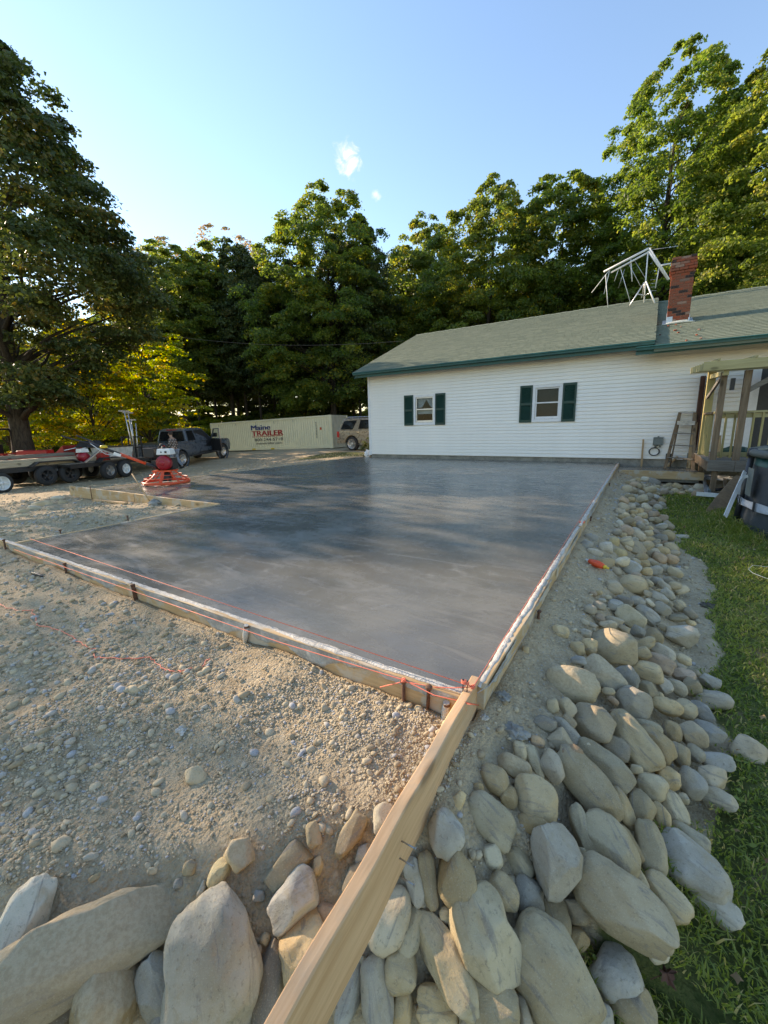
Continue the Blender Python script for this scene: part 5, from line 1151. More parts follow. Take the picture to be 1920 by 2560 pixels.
# ------------------------------------------------------------------ things along the wall
t = thing('utility_box', 'grey electrical box on the white wall above a coil of black cable', 'electrical box', (.89, YW-.015, .60))
m = MB(); m.b2((-.10, -.11, -.09), (.11, 0, .10)); m.build('case', MT['grey_box'], t, bevel=.008)
m = MB(); m.b2((-.105, -.125, .085), (.115, 0, .112)); m.b2((-.11, -.118, -.10), (-.098, 0, .10)); m.lathe([(.0001, .112), (.02, .112), (.02, .14), (.0001, .14)], n=10, c=(0, -.06, 0)); m.build('lid', MT['grey_box'], t)
m = MB(); m.tube([(.02, -.06, -.08), (-.04, -.05, -.13), (-.06, -.05, -.16)], .022, 8); m.tube([(.05, -.06, -.08), (.06, -.05, -.16)], .014, 8); m.build('conduit', MT['grey_box'], t)
t = thing('cable_coil', 'black cable coiled in a ring hanging below the grey box', 'cable', (.83, YW-.04, .33))
for i in range(3):
    m = MB(); m.tube([(math.cos(a)*(.108+.006*i), -.012*i, math.sin(a)*(.108-.004*i)) for a in np.linspace(0, 2*math.pi, 28)[:-1]], .010, 7, close=True); m.build('cable_loop', MT['black'], t)
t = thing('survey_stake', 'thin wooden stake standing upright against the wall left of the grey box', 'stake', (.575, 11.74, -.075)); m = MB(); m.bar((0, 0, -.03), (-.02, .02, .735), .045, .022, up=(0, 1, 0)); m.build('shaft', MT['stud'], t)
t = thing('timber_stud', 'upright two by four leaning on the wall right of the step ladder', 'board', (1.60, 11.60, -.075)); m = MB(); m.bar((0, 0, 0), (.06, .16, 1.40), .09, .04); m.build('board', MT['stud'], t)
t = thing('timber_prop', 'short slanted board propped under the porch end beside the ladder', 'board', (1.15, 11.70, -.075)); m = MB(); m.bar((0, 0, .02), (.20, .08, .28), .09, .03); m.build('board', MT['stud'], t)
t = thing('wall_outlet', 'dark outlet box low on the wall behind the ladder', 'outlet', (1.16, YW-.015, .20)); m = MB(); m.b2((-.06, -.05, -.07), (.07, 0, .08)); m.build('case', MT['black'], t); m = MB(); m.tube([(0, -.04, -.05), (.05, -.06, -.2), (.12, -.10, -.34)], .008, 6); m.build('cord', MT['black'], t)
t = thing('wall_vent', 'small pale vent at the foot of the wall behind the ladder', 'vent', (1.34, YW-.015, .165)); m = MB(); m.b2((-.13, -.05, -.04), (.14, 0, .06)); m.build('case', MT['trim'], t)
t = thing('meter_case', 'narrow grey box low on the wall right of the ladder', 'electrical box', (1.62, YW-.015, .16)); m = MB(); m.b2((-.06, -.09, -.16), (.06, 0, .14)); m.build('case', MT['grey_box'], t)
def step_ladder():
    t = thing('step_ladder', 'weathered paint-spattered step ladder standing folded against the wall', 'ladder', (1.36, 11.52, -.075))
    f0, f1 = Vector((-.27, -.16, 0)), Vector((.30, -.38, -.03)); a0, a1 = Vector((-.07, .20, 1.41)), Vector((.24, .18, 1.40))
    for a, b in ((f0, a0), (f1, a1)): m = MB(); m.bar(a, b, .03, .07, up=(1, 0, 0)); m.build('side_rail', MT['grey_wood'], t)
    for i, k in enumerate((.20, .42, .63, .84)):
        p, q = f0.lerp(a0, k), f1.lerp(a1, k); m = MB(); m.bar(p, q, .085, .025); m.build('tread', MT['grey_wood_x'], t)
    m = MB(); m.bar(a0+Vector((-.01, 0, .01)), a1+Vector((.02, 0, .01)), .13, .028); m.build('top_cap', MT['residue'], t)
    m = MB(); m.bar(f0.lerp(a0, .80)+Vector((0, -.04, .02)), f1.lerp(a1, .80)+Vector((0, -.04, .02)), .012, .10, up=(0, 0, 1)); m.build('paint_shelf', MT['residue'], t)
    for a, b in ((Vector((-.15, .16, .02)), a0+Vector((.02, .03, 0))), (Vector((.22, .16, .02)), a1+Vector((-.02, .03, 0)))): m = MB(); m.bar(a, b, .022, .03); m.build('rear_leg', MT['grey_wood'], t)
step_ladder()
def fallen_ladder():
    z = [on_ground(1724, 1203, .12), on_ground(1836, 1212, .12), on_ground(1739, 1247, .10), on_ground(1800, 1252, .10)]
    t = thing('fallen_ladder', 'aluminium ladder lying flat on the ground in front of the porch', 'ladder', tuple(z[0])); o = z[0]
    for a, b in ((z[0], z[1]), (z[2], z[3])): m = MB(); m.bar(a-o, b-o, .03, .075); m.build('side_rail', MT['white_paint'], t)
    for k, kk in ((.32, .42), (.78, 1.2)): m = MB(); m.bar(z[0].lerp(z[1], k)-o, z[2].lerp(z[3], kk)-o, .06, .03); m.build('rung', MT['alu'], t)
    for k in (.1, .35, .6): m = MB(); m.tube([z[0].lerp(z[1], k)-o+Vector((0, 0, .03)), z[0].lerp(z[1], k+.45)-o+Vector((0, -.25, .10))], .008, 6); m.build('brace_strut', MT['alu'], t)
fallen_ladder()
for i, pts in enumerate((((1735, 1205), (1760, 1212), (1772, 1235)), ((1760, 1222), (1790, 1232), (1830, 1225)))):
    string('corrugated_pipe', ('grey flexible pipe curling between the rails of the fallen ladder', 'dark hose lying under the fallen ladder')[i], [on_ground(x, y, .06) for x, y in pts], .035, 'pipe', mat=('grey_box', 'black')[i])

# ------------------------------------------------------------------ above-ground pool
PC, PR = (4.15, 6.6), 2.2
def pool():
    zg = -.56; H = 1.20
    t = thing('frame_pool', 'dark grey round above-ground frame pool with pale strap, cut by the right edge', 'pool', (PC[0], PC[1], zg)); n = 12
    V = []; F = []; N = 144; rows = [(0, .05, .0), (.25, .05, .02), (.46, .0, .0), (.8, -.03, -.02), (1.06, -.04, -.0), (1.14, -.05, 0)]
    for (h, dr, sag) in rows:
        for k in range(N):
            a = 2*math.pi*k/N; u = (k*n/N) % 1; bul = .05*math.sin(math.pi*u)*(1-abs(h-.5)); r = PR+dr+bul-.03+.004*math.sin(k*1.7+h*9); V.append((r*math.cos(a), r*math.sin(a), h))
    for i in range(len(rows)-1):
        for k in range(N): F.append((i*N+k, i*N+(k+1) % N, (i+1)*N+(k+1) % N, (i+1)*N+k))
    m = MB(); m.add(V, F, 0, True); m.build('liner', MT['pool'], t)
    a0 = math.atan2(6.75-PC[1], 2.0-PC[0])
    for k in range(n):
        a = a0+2*math.pi*k/n; c, s = math.cos(a), math.sin(a); m = MB(); m.tube([((PR+.085)*c, (PR+.085)*s, -.03), ((PR+.045)*c, (PR+.045)*s, .6), (PR*c, PR*s, 1.17)], .040, 12); m.build('leg', MT['pool_frame'], t)
        m = MB(); pts = [((PR-.005)*math.cos(a+2*math.pi/n*u), (PR-.005)*math.sin(a+2*math.pi/n*u), 1.185) for u in np.linspace(.03, .97, 10)]; m.tube(pts, .055, 12); m.build('rim_tube', MT['pool_rim'], t)
        m = MB(); m.lathe([(.0001, 1.12), (.062, 1.12), (.066, 1.18), (.055, 1.245), (.0001, 1.25)], n=12, c=(PR*c, PR*s, 0)); m.build('rim_joint', MT['pool_frame'], t)
    V = []; F = []
    for k in range(N):
        a = 2*math.pi*k/N; u = (k*n/N+.0) % 1; u = ((a-a0)*n/(2*math.pi)) % 1; r = PR+.085-.012*math.sin(math.pi*u); w = .055+.006*math.sin(k*.9)
        for h, dr in ((-w, 0), (-.01, .006), (.012, -.002), (w, .004)): V.append(((r+dr)*math.cos(a), (r+dr)*math.sin(a), .47+h))
    for k in range(N):
        j = (k+1) % N
        for q in range(3): F.append((k*4+q, j*4+q, j*4+q+1, k*4+q+1))
    m = MB(); m.add(V, F, 0, True); m.build('strap', MT['strap'], t)
    for k in range(n):
        for d in (.18, .62):
            a = a0+2*math.pi*(k+d)/n; c, s = math.cos(a), math.sin(a); m = MB(); m.bar(((PR+.10)*c, (PR+.10)*s, .40), ((PR+.098)*c, (PR+.098)*s, .54), .045, .008, up=(c, s, 0)); m.build('strap_buckle', MT['pool_frame'], t)
    m = MB(); m.lathe([(.0001, 1.02), (PR-.1, 1.05), (PR-.05, 1.16), (PR-.04, 1.0)], n=48); m.build('cover', MT['teal'], t)
    # paler patch on the liner, left by a sticker
    V = []; F = []
    for i in range(7):
        a = a0+2*math.pi/n*(.16+.26*i/6); r = PR+.024+.05*math.sin(math.pi*(.16+.26*i/6))*.6
        V += [(r*math.cos(a)*1.004, r*math.sin(a)*1.004, .58), (r*math.cos(a)*1.004, r*math.sin(a)*1.004, .98)]
    for i in range(6): F.append((i*2, i*2+2, i*2+3, i*2+1))
    m = MB(); m.add(V, F, 0, True); m.build('pale_patch', MT['grey_box'], t)
pool()
# plywood sheet leaning on the pool, pale strips beside it
def sheet():
    pts = [(1758, 1284), (1786, 1285), (1828, 1262), (1846, 1236), (1853, 1192), (1838, 1190), (1822, 1204), (1790, 1242)]
    b = on_ground(1772, 1285, .01); D0 = (np.array(b)-CAMP)@CF
    P = []
    for (x, y) in pts:
        k = (1285-y)/95; P.append(Vector(at_d(x, y, D0+k*.55)))
    t = thing('plywood_sheet', 'round-topped sheet of old brown plywood leaning against the pool', 'plywood', tuple(b)); o = Vector(b)
    nrm = (P[2]-P[0]).cross(P[4]-P[0]).normalized()*.018; n = len(P)
    m = MB(); m.add([p-o for p in P]+[p-o+nrm for p in P], [tuple(range(n)), tuple(reversed(range(n, 2*n)))]+[(i, n+i, n+(i+1) % n, (i+1) % n) for i in range(n)]); m.build('sheet', MT['ply'], t)
sheet()
def strip(label, pts, w, name='plastic_strip'):
    D0 = pts[0][2]; P = [Vector(at_d(x, y, d)) for x, y, d in pts]; t = thing(name, label, 'strip', tuple(P[0])); m = MB()
    for a, b in zip(P[:-1], P[1:]): m.bar(a-P[0], b-P[0]+(b-a)*.02, w, .012, up=(.5, -.8, .2))
    m.build('strip', MT['white_plastic'], t)
strip('long chalky white plastic strip leaning from the pool down to the grass', [(1813, 1291, 5.65), (1837, 1236, 5.85), (1862, 1180, 6.05)], .055)
strip('short pale strap hooked over the pool leg beside the white strip', [(1846, 1236, 5.9), (1850, 1205, 5.95), (1858, 1194, 5.98), (1869, 1190, 5.98)], .04, 'plastic_strap')
# ------------------------------------------------------------------ wheels and vehicles
def wheel(parent, c, r, w, rim='rim', spokes=6, side=1, rr=.62, name='wheel', yaw=0):
    """axle along local y; side=+1 shows its face towards -y"""
    m = MB(); h = w/2
    m.lathe([(r*rr, -h), (r*.9, -h*.98), (r*.985, -h*.72), (r, -h*.35), (r, h*.35), (r*.985, h*.72), (r*.9, h*.98), (r*rr, h)], n=28, axis='y')
    ty = m.build(name, MT['rubber'], parent, c); ty.rotation_euler = (0, 0, yaw)
    k = MB(); s = -side; q = r*rr
    k.lathe([(q*1.02, h*s*.97), (q*.96, h*s*1.0), (q*.90, h*s*.85), (q*.88, h*s*.30), (q*.3, h*s*.22), (.0001, h*s*.22)], n=24, axis='y')
    k.lathe([(.0001, h*s*.82), (q*.22, h*s*.82), (q*.26, h*s*.5)], n=14, axis='y')
    for i in range(spokes):
        a = 2*math.pi*i/spokes; ca, sa = math.cos(a), math.sin(a)
        for d in (-.10, .10):
            pa = (math.cos(a+d*1.7)*q*.22, h*s*.72, math.sin(a+d*1.7)*q*.22); pb = (math.cos(a+d)*q*.95, h*s*.80, math.sin(a+d)*q*.95); k.bar(pa, pb, q*.11, .022, up=(0, 1, 0))
    k.build('rim', MT[rim], ty); return ty
def arch(cx, cz, r, n=9, z0=None):
    """arc of a wheel opening, from front to back along the lower edge"""
    a0 = math.asin(max(-1, min(1, (z0-cz)/r))); return [(cx+r*math.cos(a), cz+r*math.sin(a)) for a in np.linspace(a0, math.pi-a0, n)]
def loft(prof_lo, half_lo, name, mat, parent, tumble=None):
    """side outline extruded across, edges rounded"""
    m = MB(); n = len(prof_lo); V = []
    for s in (-1, 1):
        for (x, z) in prof_lo: V.append((x, s*half_lo(x, z), z))
    F = [tuple(range(n)), tuple(reversed(range(n, 2*n)))]+[(i, n+i, n+(i+1) % n, (i+1) % n) for i in range(n)]
    m.add(V, F); return m.build(name, MT[mat], parent, bevel=.028)
def pickup():
    # local: x forward, y left, origin under the rear axle
    pos = at_d(454, 1167, 21.0); fr = at_d(549, 1143, 24.0); yaw = math.atan2(fr[1]-pos[1], fr[0]-pos[0])
    zg = hz(pos[0], pos[1])
    hd = Vector((math.cos(yaw), math.sin(yaw), 0)); lf = Vector((-hd.y, hd.x, 0)); p = Vector((pos[0], pos[1], zg))+lf*.82
    f = Vector((p.x, p.y, 0))+hd*3.4; slope = (hz(f.x, f.y)-zg)/3.4
    t = thing('pickup_truck', 'slate blue-grey pickup truck with its passenger door standing open', 'pickup truck', tuple(p), 0, None, (0, -math.atan(slope), yaw))
    WB = 3.45; r = .40; ar = .47
    lo = [(WB+.92, .42), (WB+.94, .75), (WB+.86, 1.0), (WB+.70, 1.10), (WB-.42, 1.20), (.62, 1.22), (.60, 1.26), (-1.10, 1.22), (-1.16, 1.15), (-1.14, .62), (-.62, .55)]
    lo += list(reversed([q for q in arch(0, r, ar, 9, .5)]))[0:] if False else []
    bottom = [(-ar-.02, .52)]+[(x, z) for x, z in reversed(arch(0, r, ar, 9, .5))]+[(ar+.02, .45), (WB-ar-.02, .42)]+[(x, z) for x, z in reversed(arch(WB, r, ar, 9, .5))]+[(WB+ar+.02, .42)]
    half = lambda x, z: .98-(.05 if z < .6 else 0)-max(0, (x-(WB+.4))*.22)-(.03 if z > 1.15 else 0)
    loft(lo+bottom, half, 'body', 'truck', t)
    gh = [(2.62, 1.19), (2.05, 1.80), (1.85, 1.86), (.85, 1.87), (.66, 1.80), (.55, 1.20)]
    loft(gh, lambda x, z: .93-(z-1.19)*.33, 'cab_roof', 'truck', t)
    def pane(nm, pts, mat='car_glass'):
        m = MB(); P = [Vector(q) for q in pts]; nr = (P[1]-P[0]).cross(P[2]-P[0]).normalized()*.006; n = len(P)
        m.add([q+nr for q in P]+[q-nr for q in P], [tuple(range(n)), tuple(reversed(range(n, 2*n)))]+[(i, n+i, n+(i+1) % n, (i+1) % n) for i in range(n)]); return m.build(nm, MT[mat], t)
    yy = lambda z: -(.945-(z-1.19)*.33)
    pane('rear_window', [(.535, -.78, 1.26), (.535, .78, 1.26), (.64, .66, 1.74), (.64, -.66, 1.74)])
    pane('windshield', [(2.64, -.80, 1.25), (2.64, .80, 1.25), (2.12, .64, 1.76), (2.12, -.64, 1.76)])
    pane('side_window', [(.68, yy(1.25), 1.25), (1.22, yy(1.25), 1.25), (1.24, yy(1.75), 1.75), (.78, yy(1.75), 1.75)])
    pane('door_opening', [(1.34, -.985, .56), (2.42, -.985, .56), (2.46, -.985, 1.2), (2.44, yy(1.26), 1.26), (2.02, yy(1.75)-.006, 1.75), (1.34, yy(1.75)-.006, 1.75)], 'black')  # black sheet over the body stands for the shaded cab interior
    # bed rim and dark bed, rear face
    m = MB(); m.b2((-1.05, -.86, 1.215), (.50, .86, 1.235)); m.build('bed_liner', MT['black'], t)
    m = MB(); m.b2((-1.185, -.82, .66), (-1.15, .82, 1.20)); m.build('tailgate', MT['truck'], t)
    m = MB(); m.b2((-1.30, -.96, .48), (-1.14, .96, .66)); m.build('bumper', MT['chrome'], t)
    for s in (-1, 1): m = MB(); m.b2((-1.175, s*.955-.05, .70), (-1.10, s*.955+.03, 1.18)); m.build('tail_light', MT['tail'], t)
    m = MB(); m.b2((.62, -.30, 1.80), (.66, .30, 1.835)); m.build('brake_light', MT['tail'], t)
    m = MB(); m.b2((.6, -1.05, .44), (2.7, -.90, .50)); m.build('side_step', MT['black'], t)
    # open door, hinged at its front edge
    hg = Vector((2.44, -.985, 0)); a = math.radians(62); dx, dy = -math.cos(a), -math.sin(a)
    def dp_(u, z): return (hg.x+dx*u, hg.y+dy*u, z)
    m = MB(); R0 = [dp_(0, .55), dp_(1.02, .58), dp_(1.02, 1.22), dp_(0, 1.22)]; nr = Vector((-dy, dx, 0))*.07
    m.add([Vector(q) for q in R0]+[Vector(q)+nr for q in R0], [(0, 1, 2, 3), (7, 6, 5, 4), (0, 4, 5, 1), (1, 5, 6, 2), (2, 6, 7, 3), (3, 7, 4, 0)])
    dr = m.build('open_door', MT['black'], t)
    m = MB(); 
    for (u0, z0, u1, z1) in ((0.02, 1.22, .42, 1.76), (.42, 1.76, 1.0, 1.78), (1.0, 1.78, 1.02, 1.22)): m.bar(dp_(u0, z0), dp_(u1, z1), .05, .05)
    m.build('window_frame', MT['truck'], dr)
    m = MB(); m.add([dp_(.06, 1.22), dp_(.98, 1.22), dp_(.97, 1.74), dp_(.44, 1.73)], [(0, 1, 2, 3)]); m.build('pane', MT['glass'], dr)
    m = MB(); m.b2((2.50, -1.28, 1.30), (2.62, -1.02, 1.52)); m.build('mirror', MT['black'], t)
    m = MB(); m.bar((1.0, -.995, 1.10), (1.16, -.995, 1.10), .02, .03); m.build('handle', MT['chrome'], t)
    for x in (0, WB): 
        for s in (-1, 1): wheel(t, (x, s*.84, r), r, .27, 'rim', 6, 1 if s < 0 else -1)
    for x in (0, WB): m = MB(); m.lathe([(ar+.005, -.10), (ar+.03, -.10), (ar+.03, 0), (ar+.005, 0)], n=28, axis='y', c=(x, -.885, r)); m.build('wheel_arch', MT['truck'], t)
    return t
pickup()
def suv():
    x0, y0 = -15.02, 18.35; zg = hz(-14.2, 18.5)
    t = thing('suv', 'champagne-coloured large SUV half hidden behind the house corner', 'suv', (x0, y0+.98, zg)); r = .41; ar = .49; RA = 1.02; WB = 3.3
    pts = [(5.5, .5), (5.55, .9), (5.3, 1.10), (4.2, 1.18), (.12, 1.20), (.02, 1.12), (-.02, .78), (.0, .46), (.25, .42)]+[(RA-ar-.02, .46)]+[(x, z) for x, z in reversed(arch(RA, r, ar, 10, .48))]+[(RA+ar+.02, .40), (RA+WB-ar-.02, .40)]+[(x, z) for x, z in reversed(arch(RA+WB, r, ar, 10, .48))]+[(RA+WB+ar+.02, .42)]
    loft(pts, lambda x, z: 1.0-(.04 if z < .6 else 0)-(.02 if z > 1.1 else 0), 'body', 'suv', t)
    loft([(4.15, 1.18), (3.35, 1.80), (3.1, 1.86), (.62, 1.88), (.36, 1.84), (.06, 1.19)], lambda x, z: .955-(z-1.18)*.20, 'cabin', 'suv', t)
    yy = lambda z: -(.968-(z-1.18)*.20)
    def pane(nm, P, mat='car_glass'):
        m = MB(); P = [Vector(q) for q in P]; n = len(P); o = Vector((0, .012, 0)); m.add(P+[q+o for q in P], [tuple(range(n)), tuple(reversed(range(n, 2*n)))]+[(i, n+i, n+(i+1) % n, (i+1) % n) for i in range(n)]); return m.build(nm, MT[mat], t)
    pane('rear_side_window', [(.22, yy(1.25), 1.25), (1.10, yy(1.25), 1.25), (1.36, yy(1.76), 1.76), (.50, yy(1.74), 1.74), (.42, yy(1.70), 1.70)])
    pane('side_window', [(1.50, yy(1.27), 1.27), (2.42, yy(1.27), 1.27), (2.42, yy(1.77), 1.77), (1.62, yy(1.77), 1.77)])
    pane('side_window', [(2.52, yy(1.27), 1.27), (3.6, yy(1.27), 1.27), (3.1, yy(1.77), 1.77), (2.52, yy(1.77), 1.77)])
    m = MB(); m.tube([(.55, -.80, 1.90), (.7, -.80, 1.95), (3.0, -.80, 1.93), (3.2, -.80, 1.88)], .022, 8); m.build('roof_rail', MT['chrome'], t)
    m = MB(); m.b2((-.035, -1.005, .80), (.12, -.86, 1.14)); m.build('tail_light', MT['tail'], t)
    m = MB(); m.b2((-.10, -.97, .44), (.42, .97, .76)); m.build('bumper', MT['suv'], t, bevel=.05)
    m = MB(); m.bar((1.42, -1.02, 1.08), (1.62, -1.02, 1.08), .025, .035); m.build('handle', MT['chrome'], t)
    m = MB(); m.b2((1.5, -1.03, .36), (4.0, -.9, .41)); m.build('side_step', MT['chrome'], t)
    m = MB(); m.b2((1.455, -.994, .5), (1.465, -.99, 1.18)); m.build('door_seam', MT['black'], t)
    for x in (RA, RA+WB):
        for s in (-1, 1): wheel(t, (x, s*.86, r), r, .28, 'rim', 6, 1 if s < 0 else -1, .70)
suv()

# ------------------------------------------------------------------ storage container
def text_mesh(s, size, bold=.0, ext=.004):
    cu = bpy.data.curves.new('lettering', 'FONT'); cu.body = s; cu.size = size; cu.offset = bold; cu.extrude = ext; cu.align_x = 'LEFT'
    o = bpy.data.objects.new('lettering', cu); COL.objects.link(o); dg = bpy.context.evaluated_depsgraph_get(); me = bpy.data.meshes.new_from_object(o.evaluated_get(dg)); bpy.data.objects.remove(o); bpy.data.curves.remove(cu); return me
def container():
    a = Vector(at_d(533, 1128, 35.6)); b = Vector(at_d(830.6, 1120, 29.9)); d = (b-a); L = 12.19; yaw = math.atan2(d.y, d.x); zs = [hz(a.x, a.y), hz(b.x, b.y)]
    pitch = math.atan2(b.z-a.z, math.hypot(d.x, d.y)); Lx = d.length; H = 2.36; Wd = 2.3
    t = thing('shipping_container', 'long cream shipping container with blue and red trailer-hire lettering', 'container', tuple(a), 0, None, (0, -pitch, yaw))
    # corrugated side
    V = []; F = []; x = .12; prof = [(0, 0), (.07, 0), (.105, .036), (.175, .036)]; xs = []
    while x < Lx-.3:
        for (dx, dy) in prof: xs.append((x+dx, dy))
        x += .21
    n = len(xs)
    for (x, dy) in xs: V += [(x, .035+dy, .16), (x, .035+dy, H-.12)]
    for i in range(n-1): F.append((2*i, 2*i+2, 2*i+3, 2*i+1))
    m = MB(); m.add(V, F); m.build('side_panel', MT['container'], t)
    m = MB(); m.b2((.1, .0, 0), (Lx-.1, .12, .158)); m.build('bottom_rail', MT['container'], t); m = MB(); m.b2((.1, .01, H-.12), (Lx-.1, .10, H)); m.build('top_rail', MT['container'], t)
    for x in (0, Lx-.16):
        for y in (0, Wd-.16): m = MB(); m.b2((x, y-.004, -.02), (x+.16, y+.16, H+.01)); m.build('corner_post', MT['container'], t)
    m = MB(); m.b2((.12, .12, H-.05), (Lx-.05, Wd-.06, H-.01)); m.b2((.05, Wd-.05, .1), (Lx-.1, Wd-.02, H-.02)); m.b2((.04, .17, .1), (.09, Wd-.17, H-.02)); m.build('roof_and_back', MT['container'], t)
    for k in range(2):
        y0 = .165+k*(Wd-.33)/2; m = MB(); m.b2((Lx-.07, y0, .14), (Lx-.03, y0+(Wd-.33)/2-.01, H-.14)); dr = m.build('door', MT['cont_grey'], t)
        for q in (.22, .75): m = MB(); m.tube([(Lx-.005, y0+q*.98, .1), (Lx-.005, y0+q*.98, H-.1)], .02, 8); m.bar((Lx+.01, y0+q*.98, 1.0), (Lx+.01, y0+q*.98+.3, 1.0), .03, .03); m.build('lock_rod', MT['cont_grey'], dr)
        m = MB(); [m.b2((Lx-.032, y0+.05, .3+.5*i), (Lx-.018, y0+.9, .34+.5*i)) for i in range(4)]; m.build('rib', MT['cont_grey'], dr)
    m = MB(); m.b2((Lx-.08, .16, 0), (Lx, Wd-.16, .138)); m.build('door_sill', MT['cont_grey'], t); m = MB(); m.b2((Lx-.08, .16, H-.138), (Lx, Wd-.16, H)); m.build('door_header', MT['cont_grey'], t)
    for x in (4.6, 6.6): m = MB(); m.b2((x, -.004, .02), (x+.36, .01, .14)); m.build('fork_pocket', MT['yellow'], t)
    m = MB(); m.b2((Lx-1.0, .028, 1.35), (Lx-.86, .034, 1.52)); m.build('orange_placard', MT['orange'], t)
    m = MB(); [m.b2((Lx-1.35, .028, .75+i*.11), (Lx-1.30, .034, .75+i*.11+.075)) for i in range(11)]; m.build('serial_marks', MT['ink_black'], t)
    m = MB(); [m.b2((xx, .004, H-.35), (xx+.03, .034, H-.16)) for xx in (1.0, 3.0, 5.2, 7.1, 9.0)]; m.build('lashing_ring', MT['cont_grey'], t)
    def px_x(px, py=1090):   # container-local x whose point projects to this column
        best = min(np.linspace(0, Lx, 800), key=lambda x: abs((lambda q: 960+FPX*((q-CAMP)@CR)/((q-CAMP)@CF))(np.array(a+d.normalized()*float(x)))-px)); return float(best)
    xa, xb = px_x(632), px_x(709); wd = xb-xa
    for (s, mat, z, h, x, w, bold) in (('Maine', 'ink_blue', 1.58, .50, xa, wd*.62, .0), ('TRAILER', 'ink_red', 1.12, .50, xa+.02, wd, .0), ('800-244-5718', 'ink_black', .70, .28, px_x(639), px_x(709)-px_x(639), .0), ('mainetrailer.com', 'ink_black', .44, .24, px_x(642), px_x(706)-px_x(642), .0)):
        me = text_mesh(s, 1, bold/h if h else 0, .004); me.materials.clear(); me.materials.append(MT[mat])
        co = np.array([v.co[:] for v in me.vertices]); lo, hi = co.min(0), co.max(0); lo[1] = 0; cap = .70
        sx = w/(hi[0]-lo[0]); sz = h/(cap if s != 'mainetrailer.com' else .74); Q = np.stack([x+(co[:, 0]-lo[0])*sx, .026-co[:, 2]*.6, z+co[:, 1]*sz*.78], -1)
        me.vertices.foreach_set('co', Q.ravel().astype(np.float32)); me.update()
        if s[0] in 'MT':                                  # painted heavy: the strokes are laid on three times, a finger's breadth apart
            bm = bmesh.new(); bm.from_mesh(me)
            for k in (1, 2):
                g = bmesh.ops.duplicate(bm, geom=[v for v in bm.verts[:len(me.vertices)]]+[e for e in bm.edges[:len(me.edges)]]+[f for f in bm.faces[:len(me.polygons)]])
                for v in [q for q in g['geom'] if isinstance(q, bmesh.types.BMVert)]: v.co.x += .035*k; v.co.y -= .0015*k
                bm.verts.ensure_lookup_table(); bm.edges.ensure_lookup_table(); bm.faces.ensure_lookup_table()
            bm.to_mesh(me); bm.free()
        link('lettering', me, t)
    m = MB(); m.add([(xa+.05, .020, 1.03), (xb, .020, 1.05), (xb, .020, 1.085), (xa+.05, .020, 1.065), (xa+.05, .030, 1.03), (xb, .030, 1.05), (xb, .030, 1.085), (xa+.05, .030, 1.065)], [(0, 1, 2, 3), (7, 6, 5, 4), (0, 4, 5, 1), (2, 6, 7, 3)]); m.build('underline', MT['ink_red'], t)
container()

# ------------------------------------------------------------------ trailers, lumber and tools
def trailer(name, label, w1, w2, back, fwd, deck, width, rims, hitch=True, ww=.2):
    """w1, w2: ground points of the near-side tandem wheels"""
    w1, w2 = Vector(w1), Vector(w2); d = w2-w1; yaw = math.atan2(d.y, d.x); hd = Vector((math.cos(yaw), math.sin(yaw), 0)); lf = Vector((-hd.y, hd.x, 0)); c = (w1+w2)/2+lf*(width/2)
    t = thing(name, label, 'trailer', (c.x, c.y, hz(c.x, c.y)), yaw); sp = .80
    for i, x in enumerate((-sp/2, sp/2)):
        for s in (-1, 1): wheel(t, (x, s*width/2, .35), .35, ww, rims[i], 5, 1 if s < 0 else -1, .58)
    m = MB(); y = width/2-.14
    for s in (-1, 1): m.bar((-back, s*y, deck-.10), (fwd, s*y, deck-.10), .07, .16)
    for x in np.arange(-back, fwd+.01, .6): m.bar((x, -y, deck-.08), (x, y, deck-.08), .06, .08)
    m.build('frame', MT['black'], t)
    m = MB(); k = 0
    yy = -y
    while yy < y: m.b2((-back, yy, deck-.035), (fwd, min(yy+.18, y), deck)); yy += .185
    m.build('deck', MT['grey_wood_x'], t)
    for s in (-1, 1):
        m = MB(); P = [(-.86, deck-.02), (-.62, deck+.14), (.62, deck+.14), (.86, deck-.02), (.86, deck-.05), (.60, deck+.10), (-.60, deck+.10), (-.86, deck-.05)]; m.prism(P, s*(width/2)-.13, s*(width/2)+.13, 'y'); m.build('mudguard', MT['black'], t)
    if hitch: m = MB(); m.bar((fwd, -y, deck-.12), (fwd+1.1, 0, deck-.2), .08, .10); m.bar((fwd, y, deck-.12), (fwd+1.1, 0, deck-.2), .08, .10); m.build('drawbar', MT['black'], t)
    return t, hd, lf, deck
def gp(px, py, D): p = at_d(px, py, D); return (p[0], p[1], hz(p[0], p[1]))
tu, hdu, lfu, dku = trailer('utility_trailer', 'black twin-axle utility trailer loaded with tools behind the pickup', gp(277, 1201, 16.7), gp(313, 1196, 17.4), 1.9, 1.9, .74, 1.7, ('rim_dark', 'white_paint'))
tl_, hdl, lfl, dkl = trailer('flatbed_trailer', 'dark flatbed trailer carrying a long stack of boards at the left edge', gp(125, 1213, 14.9), gp(172, 1208, 15.5), 4.6, 2.3, .72, 1.7, ('black', 'black'))
def on_tr(t, x, y, z): return t.matrix_basis @ Vector((x, y, z))
rr = random.Random(5); n = 0; z = .725
ROW = ['nearest the viewer', 'second from the near side', 'third from the near side', 'in the middle', 'third from the far side', 'second from the far side', 'on the far side']
DESC = ['lowest', 'second lowest', 'middle', 'second highest', 'topmost']
